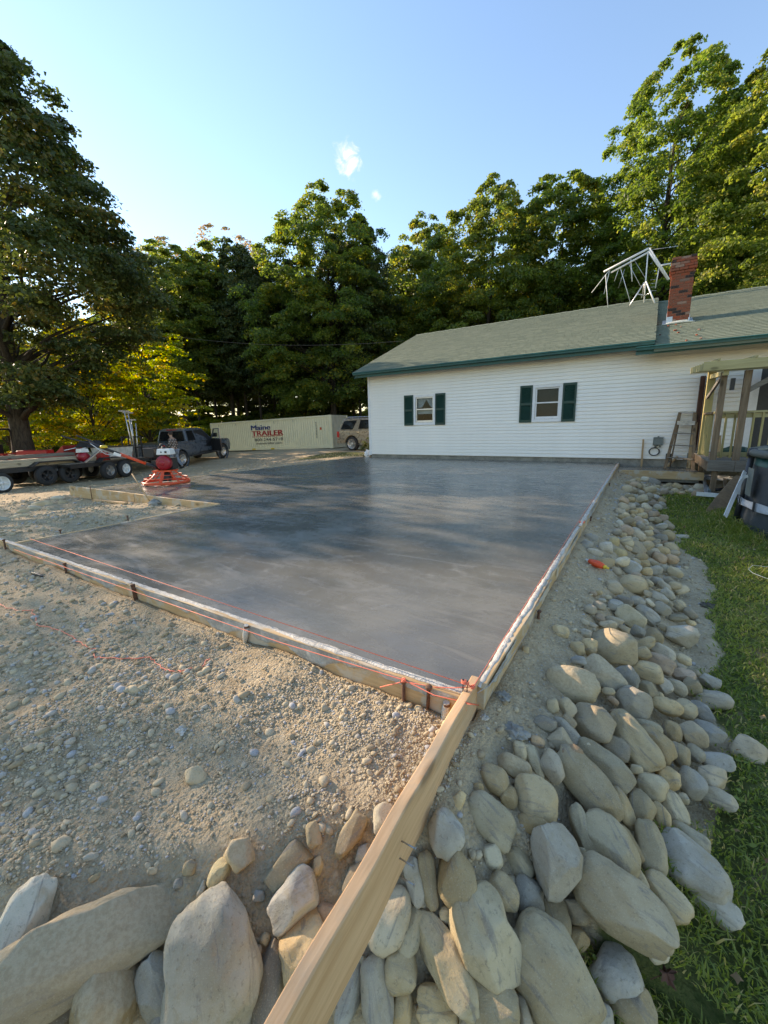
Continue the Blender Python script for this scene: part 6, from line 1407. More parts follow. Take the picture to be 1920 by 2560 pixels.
for lay in range(5):
    for j in range(7 if lay < 4 else 3):
        y = -.66+j*.19+rr.uniform(-.015, .015)+(.1 if lay == 4 else 0); x0 = -4.9+rr.uniform(-.2, .5)+lay*.1; x1 = 2.0+rr.uniform(-.9, .3)-(.4 if lay < 2 else 0); p = on_tr(tl_, (x0+x1)/2, y, z+.02)
        o = thing('lumber_plank', f'weathered plank in the {DESC[lay]} layer of the trailer stack, {ROW[j]}', 'plank', tuple(p), tl_.rotation_euler.z+rr.uniform(-.008, .008), 'planks stacked on the flatbed trailer')
        m = MB(); m.box((0, 0, 0), (x1-x0, .18, .04)); m.build('board', MT['lumber'], o)
    z += .046
p = on_tr(tl_, -1.0, .45, .725+.23+.06); o = thing('grey_beam', 'thick grey beam lying on top of the lumber stack', 'beam', tuple(p), tl_.rotation_euler.z); m = MB(); m.box((0, 0, 0), (5.0, .22, .12)); m.build('board', MT['grey_wood_x'], o)
p = on_tr(tl_, .95, -.83, .86); o = thing('ratchet_strap', 'blue strap with orange hook hanging over the side of the lumber', 'strap', tuple(p), tl_.rotation_euler.z); m = MB(); m.box((0, 0, -.12), (.11, .02, .34)); m.build('webbing', MT['strap'], o); m = MB(); m.box((0, 0, .08), (.18, .06, .06)); m.build('hook', MT['orange'], o)
def on_tu(nm, label, cat, x, y, z=0): p = on_tr(tu, x, y, dku+z); return thing(nm, label, cat, tuple(p), tu.rotation_euler.z)
o = on_tu('mortar_tub', 'grey plastic tub with steep sides on the utility trailer', 'tub', .55, -.25); m = MB(); m.box((0, 0, .26), (1.1, .8, .50), 0, None, (1.12, 1.15)); m.build('tub', MT['dirty_white'], o); m = MB(); m.box((0, 0, .53), (1.28, .96, .04)); m.build('rim', MT['black'], o)
o = on_tu('tool_rack', 'black steel rack holding tools upright at the trailer front', 'rack', 1.5, -.55); m = MB()
for x in (-.18, .18):
    for y in (-.15, .5): m.bar((x, y, 0), (x, y, .95), .05, .05)
m.bar((-.2, -.15, .9), (.2, -.15, .9), .05, .05); m.bar((-.2, .5, .9), (.2, .5, .9), .05, .05); m.bar((-.2, -.15, .45), (.2, -.15, .45), .05, .05); m.build('frame', MT['black'], o)
for i, (x, y, lx, h) in enumerate(((1.28, -.62, -.22, 2.0), (1.42, -.55, -.08, 1.95), (1.55, -.45, .0, 1.65), (1.64, -.50, .10, 1.5), (1.72, -.40, .12, 1.35))):
    o = on_tu('concrete_rake', ['tallest T-topped steel rake standing on the trailer, leaning left', 'T-topped steel rake standing right beside the tallest one', 'middle upright pole of the row of rakes', 'fourth pole of the row of rakes on the trailer', 'shortest and rightmost pole of the row of rakes'][i], 'rake', x, y); m = MB(); m.tube([(0, 0, .0), (lx, 0, h)], .02, 8); m.build('handle', MT['alu'], o)
    if i < 3: m = MB(); m.bar((lx-.28, 0, h), (lx+.28, 0, h), .03, .06); m.build('head', MT['alu'], o)
o = on_tu('gas_engine', 'small red engine with white tank on the utility trailer', 'engine', -1.05, -.45); m = MB(); m.lathe([(.0001, -.16), (.15, -.16), (.19, -.08), (.19, .08), (.15, .16), (.0001, .16)], n=20, axis='y', c=(0, 0, .2)); m.build('block', MT['engine_red'], o); m = MB(); m.box((0, 0, .45), (.34, .26, .14), 0, None, (.85, .85)); m.build('fuel_tank', MT['white_paint'], o)
o = on_tu('fuel_can', 'squat red can standing between engine and tub on the trailer', 'can', -.25, -.52); m = MB(); m.box((0, 0, .16), (.40, .25, .30), 0, None, (.9, .9)); m.build('body', MT['tractor_red'], o); m = MB(); m.tube([(-.1, 0, .31), (-.1, 0, .37), (.1, 0, .37), (.1, 0, .31)], .015, 6); m.build('handle', MT['tractor_red'], o)
o = on_tu('wheelbarrow', 'upturned black wheelbarrow lying on the trailer load', 'wheelbarrow', .1, .35, .55); m = MB(); m.box((0, 0, .12), (.95, .62, .26), 0, None, (.55, .6)); m.build('tray', MT['black'], o)
for s in (-1, 1): m = MB(); m.tube([(.7, s*.2, .0), (-.2, s*.22, .02), (-.95, s*.28, -.1)], .02, 6); m.build('handle', MT['alu'], o)
o = on_tu('trailer_jack_bar', 'pale angled steel bar propped on the trailer side', 'bar', -.95, -.70, .0); m = MB(); m.bar((-.3, 0, 0), (.42, 0, .42), .07, .05); m.build('bar', MT['alu'], o)
def tractor():
    p = gp(18, 1150, 17.6); t = thing('red_tractor', 'small red tractor with black roll bar standing behind the lumber trailer', 'tractor', p, math.radians(40))
    m = MB(); m.tube([(0, -.52, .9), (0, -.52, 1.95), (0, -.42, 2.08), (0, .42, 2.08), (0, .52, 1.95), (0, .52, .9)], .045, 8); m.build('roll_bar', MT['black'], t)
    m = MB(); m.box((1.15, 0, .95), (1.2, .55, .45)); m.build('bonnet', MT['tractor_red'], t, bevel=.06)
    for s in (-1, 1):
        m = MB(); m.prism([(-.5, .75), (-.35, 1.05), (.25, 1.08), (.5, .8)], s*.48-.14, s*.48+.14, 'y'); m.build('fender', MT['tractor_red'], t); wheel(t, (0, s*.62, .52), .52, .32, 'white_paint', 5, 1 if s < 0 else -1, .55); wheel(t, (1.5, s*.5, .32), .32, .2, 'white_paint', 5, 1 if s < 0 else -1, .55)
    m = MB(); m.box((-.05, 0, .95), (.5, .5, .12)); m.box((-.28, 0, 1.2), (.1, .5, .5)); m.build('seat', MT['black'], t)
    m = MB(); m.b2((-.4, -.3, .4), (1.6, .3, .72)); m.build('chassis', MT['black'], t)
    m = MB(); m.prism([(2.0, .75), (2.65, .75), (2.65, 1.35)], -.7, .7, 'y'); m.build('loader_bucket', MT['tractor_red'], t)
    m = MB(); [m.bar((.6, s*.42, .95), (2.1, s*.42, .9), .07, .10) for s in (-1, 1)]; m.build('loader_arm', MT['tractor_red'], t)
tractor()
p = gp(2, 1212, 13.2); t = thing('small_trailer_wheel', 'pale dished wheel with black tyre at the left edge under the lumber', 'wheel', p, tl_.rotation_euler.z); wheel(t, (0, 0, .30), .33, .2, 'white_paint', 4, 1, .68)

# ------------------------------------------------------------------ power trowel on the slab
def trowel():
    c = Vector((-8.20, 3.58, 0.0)); t = thing('power_trowel', 'orange walk-behind power trowel with red engine and long raised handle', 'power trowel', (c.x, c.y, .004), math.radians(33)); t.scale = (.85, .85, .85)
    # local x = right in the photo, y = away
    def ring(r, z, rad, n=40): return [(r*math.cos(a), r*math.sin(a), z) for a in np.linspace(0, 2*math.pi, n+1)[:-1]]
    m = MB(); R = .54; m.lathe([(R-.012, .03), (R+.012, .03), (R+.012, .095), (R-.012, .095), (R-.012, .03)], n=40); m.build('guard_ring', MT['orange'], t)
    m = MB(); m.tube(ring(R-.05, .17, 0), .009, 6, close=True); m.tube(ring(R-.17, .25, 0), .008, 6, close=True); m.build('guard_wire', MT['orange'], t)
    m = MB(); m.box((0, 0, .345), (.46, .42, .035)); m.build('deck_plate', MT['orange'], t)
    for i in range(8):
        a = i*math.pi/4+.2; ca, sa = math.cos(a), math.sin(a); m = MB(); w = .07 if i % 2 == 0 else .025; m.bar((ca*.22, sa*.22, .34), (ca*.36, sa*.36, .20), w, .02, up=(ca, sa, 1)); m.bar((ca*.36, sa*.36, .20), (ca*(R-.01), sa*(R-.01), .095), w, .02, up=(ca, sa, 1)); m.build('guard_arm', MT['orange'], t)
    for i in range(12): a = i*math.pi/6; m = MB(); m.tube([((R-.0)*math.cos(a), (R)*math.sin(a), .05), ((R-.05)*math.cos(a), (R-.05)*math.sin(a), .17)], .006, 5); m.build('guard_rod', MT['orange'], t)
    m = MB(); m.lathe([(.0001, .08), (.12, .08), (.13, .14), (.11, .24), (.08, .33), (.0001, .33)], n=20); m.build('gearbox', MT['black'], t)
    for i in range(4):
        a = i*math.pi/2+.55; m = MB(); m.bar((math.cos(a)*.14, math.sin(a)*.14, .035), (math.cos(a)*.50, math.sin(a)*.50, .018), .15, .006); m.build('blade', MT['dirty_white'], t)
    m = MB(); m.bar((-.52, -.18, .012), (.02, -.46, .010), .14, .006); m.build('float_pan', MT['white_paint'], t)
    m = MB(); m.lathe([(.0001, -.17), (.10, -.17), (.165, -.155), (.185, -.12), (.185, -.02), (.14, .02), (.0001, .02)], n=28, axis='y', c=(.03, 0, .545)); m.lathe([(.0001, -.185), (.06, -.185), (.07, -.17)], n=16, axis='y', c=(.03, 0, .545))
    e = m.build('engine', MT['engine_red'], t)
    for i in range(10): a = i*math.pi/5; k = MB(); k.bar((.03+.075*math.cos(a), -.172, .545+.075*math.sin(a)), (.03+.15*math.cos(a+.3), -.162, .545+.15*math.sin(a+.3)), .012, .014, up=(0, 1, 0)); k.build('cooling_fin', MT['engine_red'], e)
    m = MB(); m.b2((-.17, -.0, .37), (.20, .28, .66)); m.b2((-.30, -.06, .44), (-.17, .16, .60)); m.build('crankcase', MT['black'], t)
    m = MB(); m.box((.06, .02, .82), (.36, .30, .15), 0, None, (.88, .86)); tk = m.build('fuel_tank', MT['white_paint'], t, bevel=.02)
    k = MB(); k.lathe([(.0001, .90), (.05, .90), (.05, .94), (.0001, .945)], n=16, c=(.02, .02, 0)); k.build('fuel_cap', MT['black'], tk); k = MB(); k.b2((.10, -.135, .79), (.15, -.128, .84)); k.b2((.0, -.135, .80), (.03, -.128, .83)); k.build('label_plate', MT['black'], tk)
    m = MB(); m.box((-.32, .02, .80), (.26, .24, .24)); m.build('air_filter', MT['black'], t, bevel=.02)
    m = MB(); m.tube([(.05, .15, .92), (-.02, .15, 1.02), (-.10, .14, 1.0), (-.16, .12, .9)], .02, 8); m.build('lifting_loop', MT['black'], t)
    # handle: black and orange tube, grips and yellow dial
    A = Vector((-.14, 0, .40)); B = Vector(at_d(172, 1089, 8.05)); M4 = Matrix.Translation((c.x, c.y, .004)) @ Matrix.Rotation(math.radians(33), 4, 'Z') @ Matrix.Scale(.85, 4); B = M4.inverted() @ B; d = B-A
    def seg(nm, u0, u1, r, mat): m = MB(); m.tube([A+d*u0, A+d*u1], r, 10); return m.build(nm, MT[mat], t)
    seg('handle_foot', -.02, .16, .045, 'black'); seg('handle_tube', .16, .46, .036, 'orange'); seg('handle_tube', .46, .80, .034, 'black')
    q = A+d*.62; m = MB(); m.lathe([(.0001, -.03), (.075, -.03), (.085, 0), (.06, .035), (.0001, .04)], n=20, c=q+Vector((0, -.05, .05))); m.build('pitch_dial', MT['yellow'], t)
    n = d.cross(Vector((0, 1, 0))).normalized()
    for s in (-1, 1):
        m = MB(); P = [A+d*.74, A+d*.80+Vector((0, s*.16, .02)), A+d*.98+Vector((0, s*.24, .0)), B+Vector((0, s*.24, 0))]; m.tube(P, .017, 8); m.build('handlebar', MT['black'], t)
    m = MB(); m.bar(A+d*.44+Vector((0, -.04, -.02)), A+d*.52+Vector((0, -.04, -.02)), .03, .07); m.build('throttle_box', MT['white_paint'], t)
    m = MB(); m.tube([A+d*.75+Vector((0, -.1, .03)), A+d*.6+Vector((0, -.1, -.10)), A+d*.4+Vector((0, -.06, -.03))], .010, 6); m.build('cable', MT['alu'], t)
trowel()

# ------------------------------------------------------------------ the man by the truck
def skin(name, joints, edges, mats, parent, sub=2, root=0):
    me = bpy.data.meshes.new(name); me.from_pydata([j[0] for j in joints], edges, []); o = bpy.data.objects.new(name, me); COL.objects.link(o)
    bm = bmesh.new(); bm.from_mesh(me); ly = bm.verts.layers.skin.verify(); bm.verts.ensure_lookup_table()
    for i, j in enumerate(joints):
        r = j[1] if isinstance(j[1], tuple) else (j[1], j[1]); bm.verts[i][ly].radius = r; bm.verts[i][ly].use_root = (i == root)
    bm.to_mesh(me); bm.free()
    s = o.modifiers.new('skin', 'SKIN'); s.use_smooth_shade = True; ss = o.modifiers.new('sub', 'SUBSURF'); ss.levels = ss.render_levels = sub
    dg = bpy.context.evaluated_depsgraph_get(); nm = bpy.data.meshes.new_from_object(o.evaluated_get(dg)); bpy.data.objects.remove(o); nm.name = name
    nm.materials.clear(); nm.materials.append(MT[mats]); nm.polygons.foreach_set('use_smooth', [True]*len(nm.polygons)); return link(name, nm, parent)
def man():
    p = at_d(441, 1169, 19.6); zg = hz(p[0], p[1]); t = thing('person', 'person in plaid shirt and faded jeans walking past the pickup tailgate, head turned left', 'person', (p[0], p[1], zg), math.radians(203))
    # local x forward (towards photo left), y: person's left; mid stride, arms bent in front
    J = [((0, 0, .90), (.13, .11)), ((.01, 0, 1.10), (.125, .10)), ((.03, 0, 1.30), (.15, .11)), ((.05, 0, 1.43), (.10, .085)), ((.075, 0, 1.50), .052), ((.10, 0, 1.57), .07), ((.115, 0, 1.66), (.085, .092)), ((.105, 0, 1.735), .06),
         ((.0, .10, .86), .095), ((.14, .10, .50), .066), ((.09, .11, .10), .043), ((.24, .12, .035), .034),
         ((.0, -.10, .86), .095), ((-.04, -.10, .49), .066), ((-.27, -.11, .14), .043), ((-.16, -.11, .05), .032),
         ((.04, .19, 1.40), .06), ((.02, .25, 1.14), .045), ((.22, .19, 1.06), .033), ((.30, .17, 1.06), .034),
         ((.04, -.19, 1.40), .06), ((.01, -.26, 1.15), .045), ((.20, -.22, 1.10), .033), ((.28, -.19, 1.11), .034)]
    E = [(0, 1), (1, 2), (2, 3), (3, 4), (4, 5), (5, 6), (6, 7), (0, 8), (8, 9), (9, 10), (10, 11), (0, 12), (12, 13), (13, 14), (14, 15), (3, 16), (16, 17), (17, 18), (18, 19), (3, 20), (20, 21), (21, 22), (22, 23)]
    # five fingers on each hand, slightly curled
    for h, sgn in ((19, -1), (23, 1)):
        q = Vector(J[h][0])
        for k, (dy, dz, ln) in enumerate(((-.03, .022, .055), (-.02, .03, .075), (0, .032, .082), (.02, .028, .074), (.034, .02, .058))):
            b = len(J); J.append(((q.x+.035, q.y+dy, q.z+dz*.3), .011)); J.append(((q.x+.035+ln*.6, q.y+dy*1.1, q.z-.005), .0095)); J.append(((q.x+.03+ln*.85, q.y+dy*1.1, q.z-.035), .008)); E += [(h, b), (b, b+1), (b+1, b+2)]
    skin('body', J, E, 'skin', t, 2)
    grow = lambda ids, f: [(J[i][0], tuple(x*f+.012 for x in (J[i][1] if isinstance(J[i][1], tuple) else (J[i][1],)*2))) for i in ids]
    ids = [0, 1, 2, 3, 16, 17, 18, 20, 21, 22]; mp = {a: b for b, a in enumerate(ids)}; skin('shirt', grow(ids, 1.12), [(mp[a], mp[b]) for a, b in E if a in mp and b in mp], 'plaid', t)
    ids = [0, 8, 9, 10, 12, 13, 14]; mp = {a: b for b, a in enumerate(ids)}; skin('jeans', grow(ids, 1.10), [(mp[a], mp[b]) for a, b in E if a in mp and b in mp], 'jeans', t)
    for (a, b) in ((10, 11), (14, 15)):
        A, B = Vector(J[a][0]), Vector(J[b][0]); dd = (B-A); m = MB(); m.tube([A+Vector((-.03, 0, -.03)), A.lerp(B, .5)+Vector((0, 0, -.005)), B+Vector((.05, 0, .0)), B+Vector((.09, 0, -.005))], [.052, .055, .046, .02], 10); m.build('shoe', MT['black'], t)
    hd = Vector((.115, 0, 1.66))
    bm = bmesh.new(); bmesh.ops.create_icosphere(bm, subdivisions=3, radius=1)
    for v in bm.verts: v.co = Vector((v.co.x*.112-.014, v.co.y*.098, v.co.z*.125+.03)) if True else v.co
    kill = [v for v in bm.verts if v.co.x > .045 and v.co.z < .085 or v.co.z < -.06]; bmesh.ops.delete(bm, geom=kill, context='VERTS')
    me = bpy.data.meshes.new('hair'); bm.to_mesh(me); bm.free(); me.materials.append(MT['hair']); me.polygons.foreach_set('use_smooth', [True]*len(me.polygons)); link('hair', me, t, hd)
    m = MB(); m.tube([hd+Vector((.085, 0, .02)), hd+Vector((.112, 0, -.02))], [.012, .017], 8); m.build('nose', MT['skin'], t)
    for s in (-1, 1):
        m = MB(); m.tube([hd+Vector((.082, s*.032, .018)), hd+Vector((.090, s*.032, .018))], .009, 8); m.build('eye', MT['hair'], t)
        m = MB(); m.tube([hd+Vector((0, s*.085, .02)), hd+Vector((-.005, s*.098, -.01)), hd+Vector((.0, s*.085, -.03))], .013, 8); m.build('ear', MT['skin'], t)
    m = MB(); m.tube([hd+Vector((.085, -.022, -.052)), hd+Vector((.090, .0, -.052)), hd+Vector((.085, .022, -.052))], .005, 6); m.build('mouth', MT['engine_red'], t)
man()
# ------------------------------------------------------------------ trees
def prof_r(prof, t):
    return np.interp(t, [p[0] for p in prof], [p[1] for p in prof])
def crown_mesh(name, mat, H, prof, nclump, nleaf, leaf, rc, seed, lean=(0, 0), z0=.0, shell=.62, flat=.62, warm=.10, layered=0.0, hole=0.0, cut=None):
    """leaf sprays on many boughs: clumps through the crown's volume, each a drooping cap of folded leaves. prof = (height fraction, radius)"""
    r = np.random.default_rng(seed); C = []
    tries = 0
    tmax = max(p[1] for p in prof)
    while len(C) < nclump and tries < nclump*60:
        tries += 1
        t = r.uniform(prof[0][0], prof[-1][0]); R = float(prof_r(prof, t))
        if r.random() > (R/tmax)**1.2+.05: continue
        a = r.random()*6.283; rad = R*(shell+(1-shell)*r.random() if r.random() < .72 else r.random()**.5)*(1+.16*math.sin(a*3+seed)+.10*math.sin(a*5+t*9))
        if layered: t = (round(t*14)+.25*r.normal())/14 if r.random() < layered else t
        if cut and rad*math.sin(a) < cut[0] and r.random() < cut[1]: continue
        C.append((lean[0]*t+rad*math.cos(a), lean[1]*t+rad*math.sin(a), t*H, a, t))
    n = len(C); per = nleaf//n; C = np.array(C)
    rcs = rc*r.uniform(.65, 1.35, n)*np.interp(C[:, 4], [prof[0][0], .75, 1.0], [1.1, 1.0, .55])
    N = n*per; ci = np.repeat(np.arange(n), per)
    dv = r.normal(size=(N, 3)); dv[:, 2] = np.abs(dv[:, 2])*1.1-.35*r.random(N); out = np.stack([np.cos(C[ci, 3]), np.sin(C[ci, 3]), np.zeros(N)], 1); dv += .55*out; dv /= np.linalg.norm(dv, axis=1, keepdims=True)
    rad = rcs[ci]*(r.random(N)**.42)*np.where(r.random(N) < .12, 1.35, 1.0); P = C[ci, :3]+dv*rad[:, None]*np.array([1, 1, flat]); P[:, 2] -= .22*(rad**2)/np.maximum(rcs[ci], .1)
    if hole: keep = (vnoise(P[:, 0]+P[:, 2]*.7, P[:, 1]-P[:, 2]*.4, .55, seed)+.5) > hole; P, dv, ci = P[keep], dv[keep], ci[keep]; N = len(P)
    nr = dv*.55+np.array([0, 0, .55])+r.normal(size=(N, 3))*.55; nr /= np.linalg.norm(nr, axis=1, keepdims=True)
    ax = np.cross(nr, r.normal(size=(N, 3))); ax /= np.linalg.norm(ax, axis=1, keepdims=True); ax[:, 2] -= .25; ax /= np.linalg.norm(ax, axis=1, keepdims=True); bx = np.cross(nr, ax); bx /= np.linalg.norm(bx, axis=1, keepdims=True)
    s = leaf*r.uniform(.6, 1.35, N); V = np.empty((N, 4, 3), np.float32)
    V[:, 0] = P-ax*(s*.55)[:, None]; V[:, 1] = P+bx*(s*.46)[:, None]-nr*(s*.14)[:, None]+ax*(s*.05)[:, None]; V[:, 2] = P+ax*(s*.62)[:, None]; V[:, 3] = P-bx*(s*.46)[:, None]-nr*(s*.14)[:, None]+ax*(s*.05)[:, None]
    ct = r.normal(size=n)*.17; tint = np.clip(.38+ct[ci]+r.normal(size=N)*.17, 0, .78); hot = r.random(n) < warm*1.6; tint = np.where(hot[ci] & (r.random(N) < .5), r.uniform(.78, 1, N), tint)
    tint = np.where(r.random(N) < warm*.25, r.uniform(.8, 1, N), tint)
    return fast_mesh(name, V.reshape(-1, 3), np.arange(N*4).reshape(N, 4), MT[mat], tint), C
def trunk_mesh(name, mat, H, rbase, C, seed, lean=(0, 0), top=.86, nlimb=26, first=.22, fork=True):
    r = random.Random(seed); m = MB(); pts = []; rs = []
    for i in range(10):
        t = i/9*top; pts.append((lean[0]*t+.10*math.sin(t*7+seed)*(H/18), lean[1]*t+.10*math.cos(t*6+seed)*(H/18), t*H-.25*(i == 0))); rs.append(rbase*(1-.86*t/top)*(1.35 if i == 0 else 1))
    m.tube(pts, rs, 9)
    idx = list(range(len(C))); r.shuffle(idx)
    for k in idx[:nlimb]:
        cx, cy, cz = C[k][:3]; z0 = max(first*H, cz-.28*math.hypot(cx, cy)-r.uniform(.8, 2.8)); t0 = min(z0/H, top*.95); b = Vector((lean[0]*t0, lean[1]*t0, t0*H)); e = Vector((cx, cy, cz-.1))
        md = b.lerp(e, .5)+Vector((r.uniform(-.3, .3), r.uniform(-.3, .3), r.uniform(-.1, .35))); rb = max(.03, rbase*(1-.86*t0/top)*.45); m.tube([b, b.lerp(md, .5)+Vector((0, 0, .1)), md, e], [rb, rb*.7, rb*.5, rb*.15], 5, caps=False)
    return m.mesh(name, MT[mat])
PROTO = {}
def proto(key, mat, H, prof, nclump, nleaf, leaf, rc, seed, rbase, bark='bark', lean=(0, 0), **kw):
    tk = {k: kw.pop(k) for k in ('nlimb', 'first', 'top') if k in kw}
    cm, C = crown_mesh(key+'_crown', mat, H, prof, nclump, nleaf, leaf, rc, seed, lean, **kw)
    PROTO[key] = (cm, trunk_mesh(key+'_trunk', bark, H, rbase, C, seed, lean, **tk), H)
#  the tall left maple: wide low skirts, narrow top, open lower boughs
proto('left_maple', 'leaf_dark', 19, [(.17, 2.2), (.28, 3.2), (.37, 5.0), (.46, 6.3), (.56, 5.7), (.68, 4.6), (.82, 3.4), (.94, 2.0), (1.0, .7)], 380, 82000, .15, .95, 3, .42, layered=.25, warm=.16, flat=.6, cut=(-.8, .8), nlimb=60, first=.14)  # out-of-view side of the crown thinned to let sun through
proto('round_maple', 'leaf_mid', 20, [(.16, 3.6), (.25, 5.2), (.42, 5.9), (.58, 5.6), (.74, 4.5), (.88, 2.9), (1.0, .6)], 620, 100000, .16, .74, 5, .30, flat=.8, warm=.14, nlimb=34)
proto('tall_maple', 'leaf_fresh', 23, [(.14, 4.4), (.30, 5.6), (.50, 5.6), (.66, 5.0), (.80, 4.3), (.92, 3.1), (1.0, 1.3)], 680, 112000, .16, .74, 7, .34, flat=.8, warm=.08, nlimb=40)
proto('forest_tree', 'leaf_mid', 18, [(.30, 2.2), (.42, 3.6), (.60, 4.0), (.78, 3.3), (.92, 1.9), (1.0, .5)], 380, 50000, .17, .70, 9, .20, flat=.8, warm=.08, nlimb=26, first=.3)
proto('shade_tree', 'leaf_dark', 17, [(.12, 3.0), (.30, 4.6), (.55, 4.6), (.80, 3.2), (1.0, .6)], 220, 40000, .19, 1.1, 10, .22, warm=.06, nlimb=26, first=.14)
proto('yellow_sapling', 'leaf_yellow', 8, [(.10, 1.4), (.30, 2.5), (.55, 2.7), (.78, 1.8), (1.0, .4)], 150, 17000, .12, .55, 12, .08, warm=.24, layered=.7, flat=.4, nlimb=26, first=.12)
proto('airy_ash', 'leaf_pale', 19, [(.55, 1.6), (.72, 3.0), (.88, 3.0), (1.0, 1.2)], 110, 5200, .15, .8, 14, .15, bark='bark_pale', warm=.3, nlimb=70, first=.45, top=.92)
proto('sun_filter_birch', 'leaf_fresh', 13, [(.26, 3.6), (.45, 4.6), (.70, 4.4), (.90, 3.0), (1.0, 1.2)], 460, 23000, .12, .9, 21, .15, bark='bark_pale', shell=.0, flat=.9, warm=.1, nlimb=60, first=.2)  # added tree, crown kept thin so that soft sun passes through
proto('understory_bush', 'leaf_mid', 3.2, [(.02, 1.2), (.30, 1.7), (.65, 1.5), (1.0, .4)], 60, 6500, .14, .5, 16, .05, warm=.12, nlimb=14, first=.02)
def tree(kind, x, y, H, label, group=None, rot=0.0, name='tree', wide=1.0, mat=None, cat='tree'):
    cm, tm, H0 = PROTO[kind]; t = thing(name, label, cat, (x, y, hz(x, y)-.05), rot, group); s = H/H0
    for nm, me in (('trunk', tm), ('crown', cm)):
        o = link(nm, me, t); o.scale = (s*wide, s*wide, s)
        if nm == 'crown' and mat: o.material_slots[0].link = 'OBJECT'; o.material_slots[0].material = MT[mat]
    return t
def TD(kind, px, D, H, label, *a, **k):
    p = at_d(px, 1090, D); return tree(kind, p[0], p[1], H, label, *a, **k)
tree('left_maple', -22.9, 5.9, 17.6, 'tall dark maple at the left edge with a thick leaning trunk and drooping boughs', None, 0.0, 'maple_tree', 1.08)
# woodland beyond the yard, left to right
TD('round_maple', 838, 36.5, 20.6, 'big rounded yellow-green maple standing behind the container', None, 1.0, 'maple_tree', 1.02)
TD('round_maple', 1215, 34, 19.2, 'broad dark maple rising behind the middle of the roof', None, 2.6, 'maple_tree', 1.0)
TD('forest_tree', 1375, 33, 19.0, 'narrower maple with a reddening top left of the tall right-hand trees', None, .5, 'maple_tree', 1.1)
TD('forest_tree', 1062, 43, 21.0, 'slim pointed tree seen in the gap between the two big maples', None, 2.2, 'maple_tree', .85)
TD('tall_maple', 1610, 29, 22.6, 'tallest green maple behind the aerial and chimney', None, .3, 'maple_tree', .95)
TD('tall_maple', 1885, 23.6, 20.2, 'lush bright green maple filling the right edge above the porch', None, 2.0, 'maple_tree', .98)
TD('tall_maple', 1740, 33.5, 23.0, 'dark maple filling the gap between the two tall right-hand trees', None, 4.1, 'maple_tree', .8)
TD('forest_tree', 470, 38, 17.6, 'dark tree over the pickup with a thin ragged top', None, 1.4, 'woodland_tree', 1.15)
TD('forest_tree', 585, 41, 18.6, 'dark tree behind the left end of the container', None, 3.3, 'woodland_tree', 1.2)
TD('forest_tree', 395, 44, 17.5, 'shaded tree between the tall left maple and the pickup', None, 5.0, 'woodland_tree', 1.2)
TD('airy_ash', 480, 46, 20.8, 'airy pale-leaved ash top showing above the trees over the pickup', None, .8, 'ash_tree', 1.2)
TD('airy_ash', 600, 46, 21.6, 'airy pale-leaved ash top against the sky left of the rounded maple', None, 2.9, 'ash_tree', 1.2)
TD('yellow_sapling', 235, 25, 8.6, 'young yellow-green maple left of the pickup, behind the trailers', None, .2, 'young_maple', 1.1)
TD('yellow_sapling', 375, 27.5, 9.2, 'golden young maple above the pickup roof', None, 1.7, 'young_maple', 1.15)
TD('yellow_sapling', 120, 26, 7.4, 'sunlit yellow sapling behind the trunk of the left maple', None, 3.0, 'young_maple', 1.1)
TD('yellow_sapling', 310, 33, 7.5, 'backlit yellow sapling deep behind the trailer tools', None, 4.2, 'young_maple', 1.2)
TD('yellow_sapling', 20, 28, 9.5, 'yellow-leaved young tree at the far left edge behind the tractor', None, 5.2, 'young_maple', 1.1)
rr = random.Random(31)
for i in range(46):      # the wood behind, a deep stand of like trees
    px = -150+i*47+rr.uniform(-20, 20); D = rr.uniform(45, 64); D = D if px < 1000 else rr.uniform(38, 50)
    TD(rr.choice(('forest_tree', 'forest_tree', 'shade_tree')), px, D, rr.uniform(13.5, 17.0)*(1 if px < 700 else 1.12), 'one of the like trees in the deep wood behind the yard and house', 'trees of the wood behind', rr.uniform(0, 6), 'woodland_tree', rr.uniform(1.0, 1.25))
for i in range(44):
    px = -60+(i % 24)*41+rr.uniform(-16, 16); D = rr.uniform(38, 52)
    if 900 < px: continue
    TD('understory_bush', px, D, rr.uniform(2.6, 5.0), 'one of the like leafy bushes along the foot of the wood', 'bushes at the foot of the wood', rr.uniform(0, 6), 'bush', rr.uniform(1.1, 1.6), rr.choice((None, None, 'leaf_yellow')), 'bush')
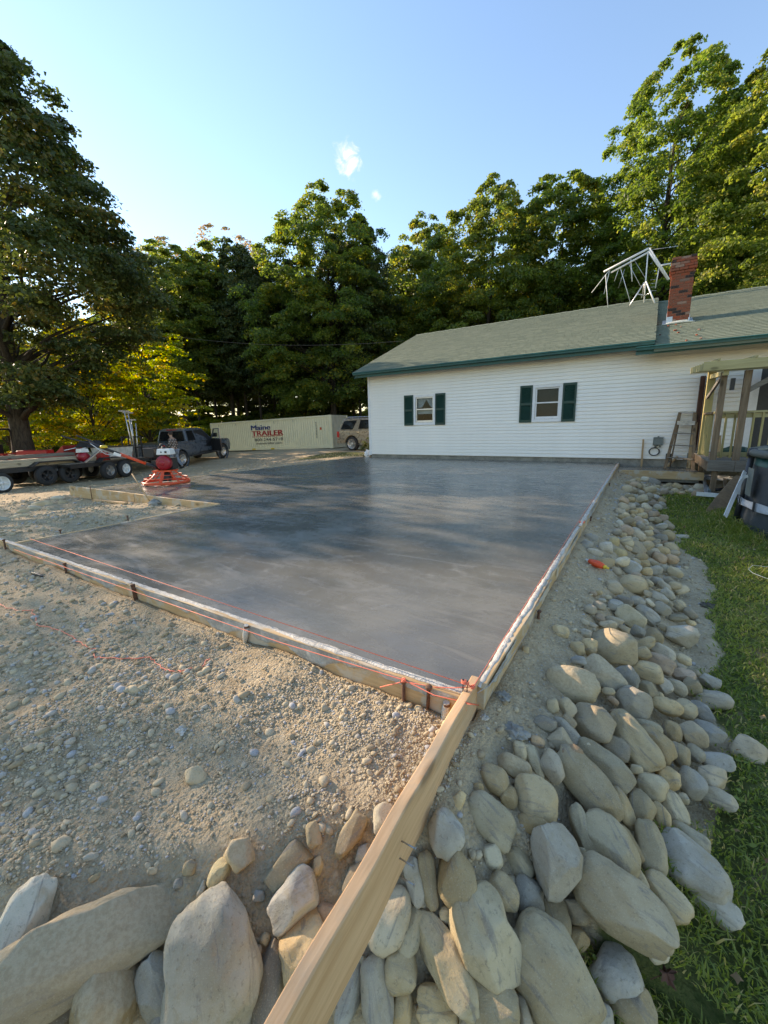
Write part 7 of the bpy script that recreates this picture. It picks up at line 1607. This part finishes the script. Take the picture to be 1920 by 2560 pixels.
# slim bare trunks in front of the wood
SL = ['above the open truck door', 'above the left end of the container', 'above the first letters on the container', 'above the middle of the container lettering', 'just right of the container lettering', 'between the lettering and the orange placard', 'near the right end of the container', 'close to the house corner above the SUV', 'over the rear window of the SUV']
for i, (px, D) in enumerate(((505, 39), (548, 42), (622, 40), (655, 38.5), (690, 43), (735, 39.5), (782, 41), (905, 37), (887, 40))):
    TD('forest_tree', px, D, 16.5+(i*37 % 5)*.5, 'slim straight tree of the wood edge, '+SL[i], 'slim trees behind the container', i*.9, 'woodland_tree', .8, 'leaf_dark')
# unseen birches added out of frame at left to filter sun onto the foreground
for i, (x, y, H) in enumerate(((-24.5, -3.4, 13.5), (-25.5, -9.5, 13))):
    tree('sun_filter_birch' if i < 2 else 'shade_tree', x, y, H, ('unseen thin-crowned birch added left of the trailers to filter the sun' ), 'unseen birches added to filter the sun', i*1.3, 'woodland_tree', 1.15)
# clipped shrub and white pot at the house corner
t = thing('corner_shrub', 'small round dark shrub at the corner of the house', 'shrub', (-9.0, 12.9, hz(-9.0, 12.9)), 0); o = link('crown', PROTO['understory_bush'][0], t); o.scale = (.22, .22, .26); o.material_slots[0].link = 'OBJECT'; o.material_slots[0].material = MT['leaf_dark']; o = link('trunk', PROTO['understory_bush'][1], t); o.scale = (.22, .22, .26)
t = thing('plastic_bag', 'crumpled white plastic bag at the foot of the house corner', 'bag', (-8.62, 12.02, .06)); bm = bmesh.new(); bmesh.ops.create_icosphere(bm, subdivisions=3, radius=1)
for v in bm.verts: v.co *= 1+.35*mnoise.noise(v.co*2.3); v.co = Vector((v.co.x*.13, v.co.y*.10, v.co.z*.16+.06))
me = bpy.data.meshes.new('bag'); bm.to_mesh(me); bm.free(); me.materials.append(MT['trim']); link('bag', me, t)
# overhead wire in front of the wood
a, b = Vector(at_d(560, 855, 30)), Vector(at_d(1010, 852, 26)); t = thing('overhead_wire', 'thin dark overhead wire sagging in front of the wood left of the roof', 'wire', tuple(a)); m = MB(); m.tube([(b-a)*u-Vector((0, 0, .5*4*u*(1-u)*.5)) for u in np.linspace(-.3, 1, 14)], .012, 5); m.build('wire', MT['bark_pale'], t)
# fallen leaves on the lawn and bank
r_ = random.Random(9)
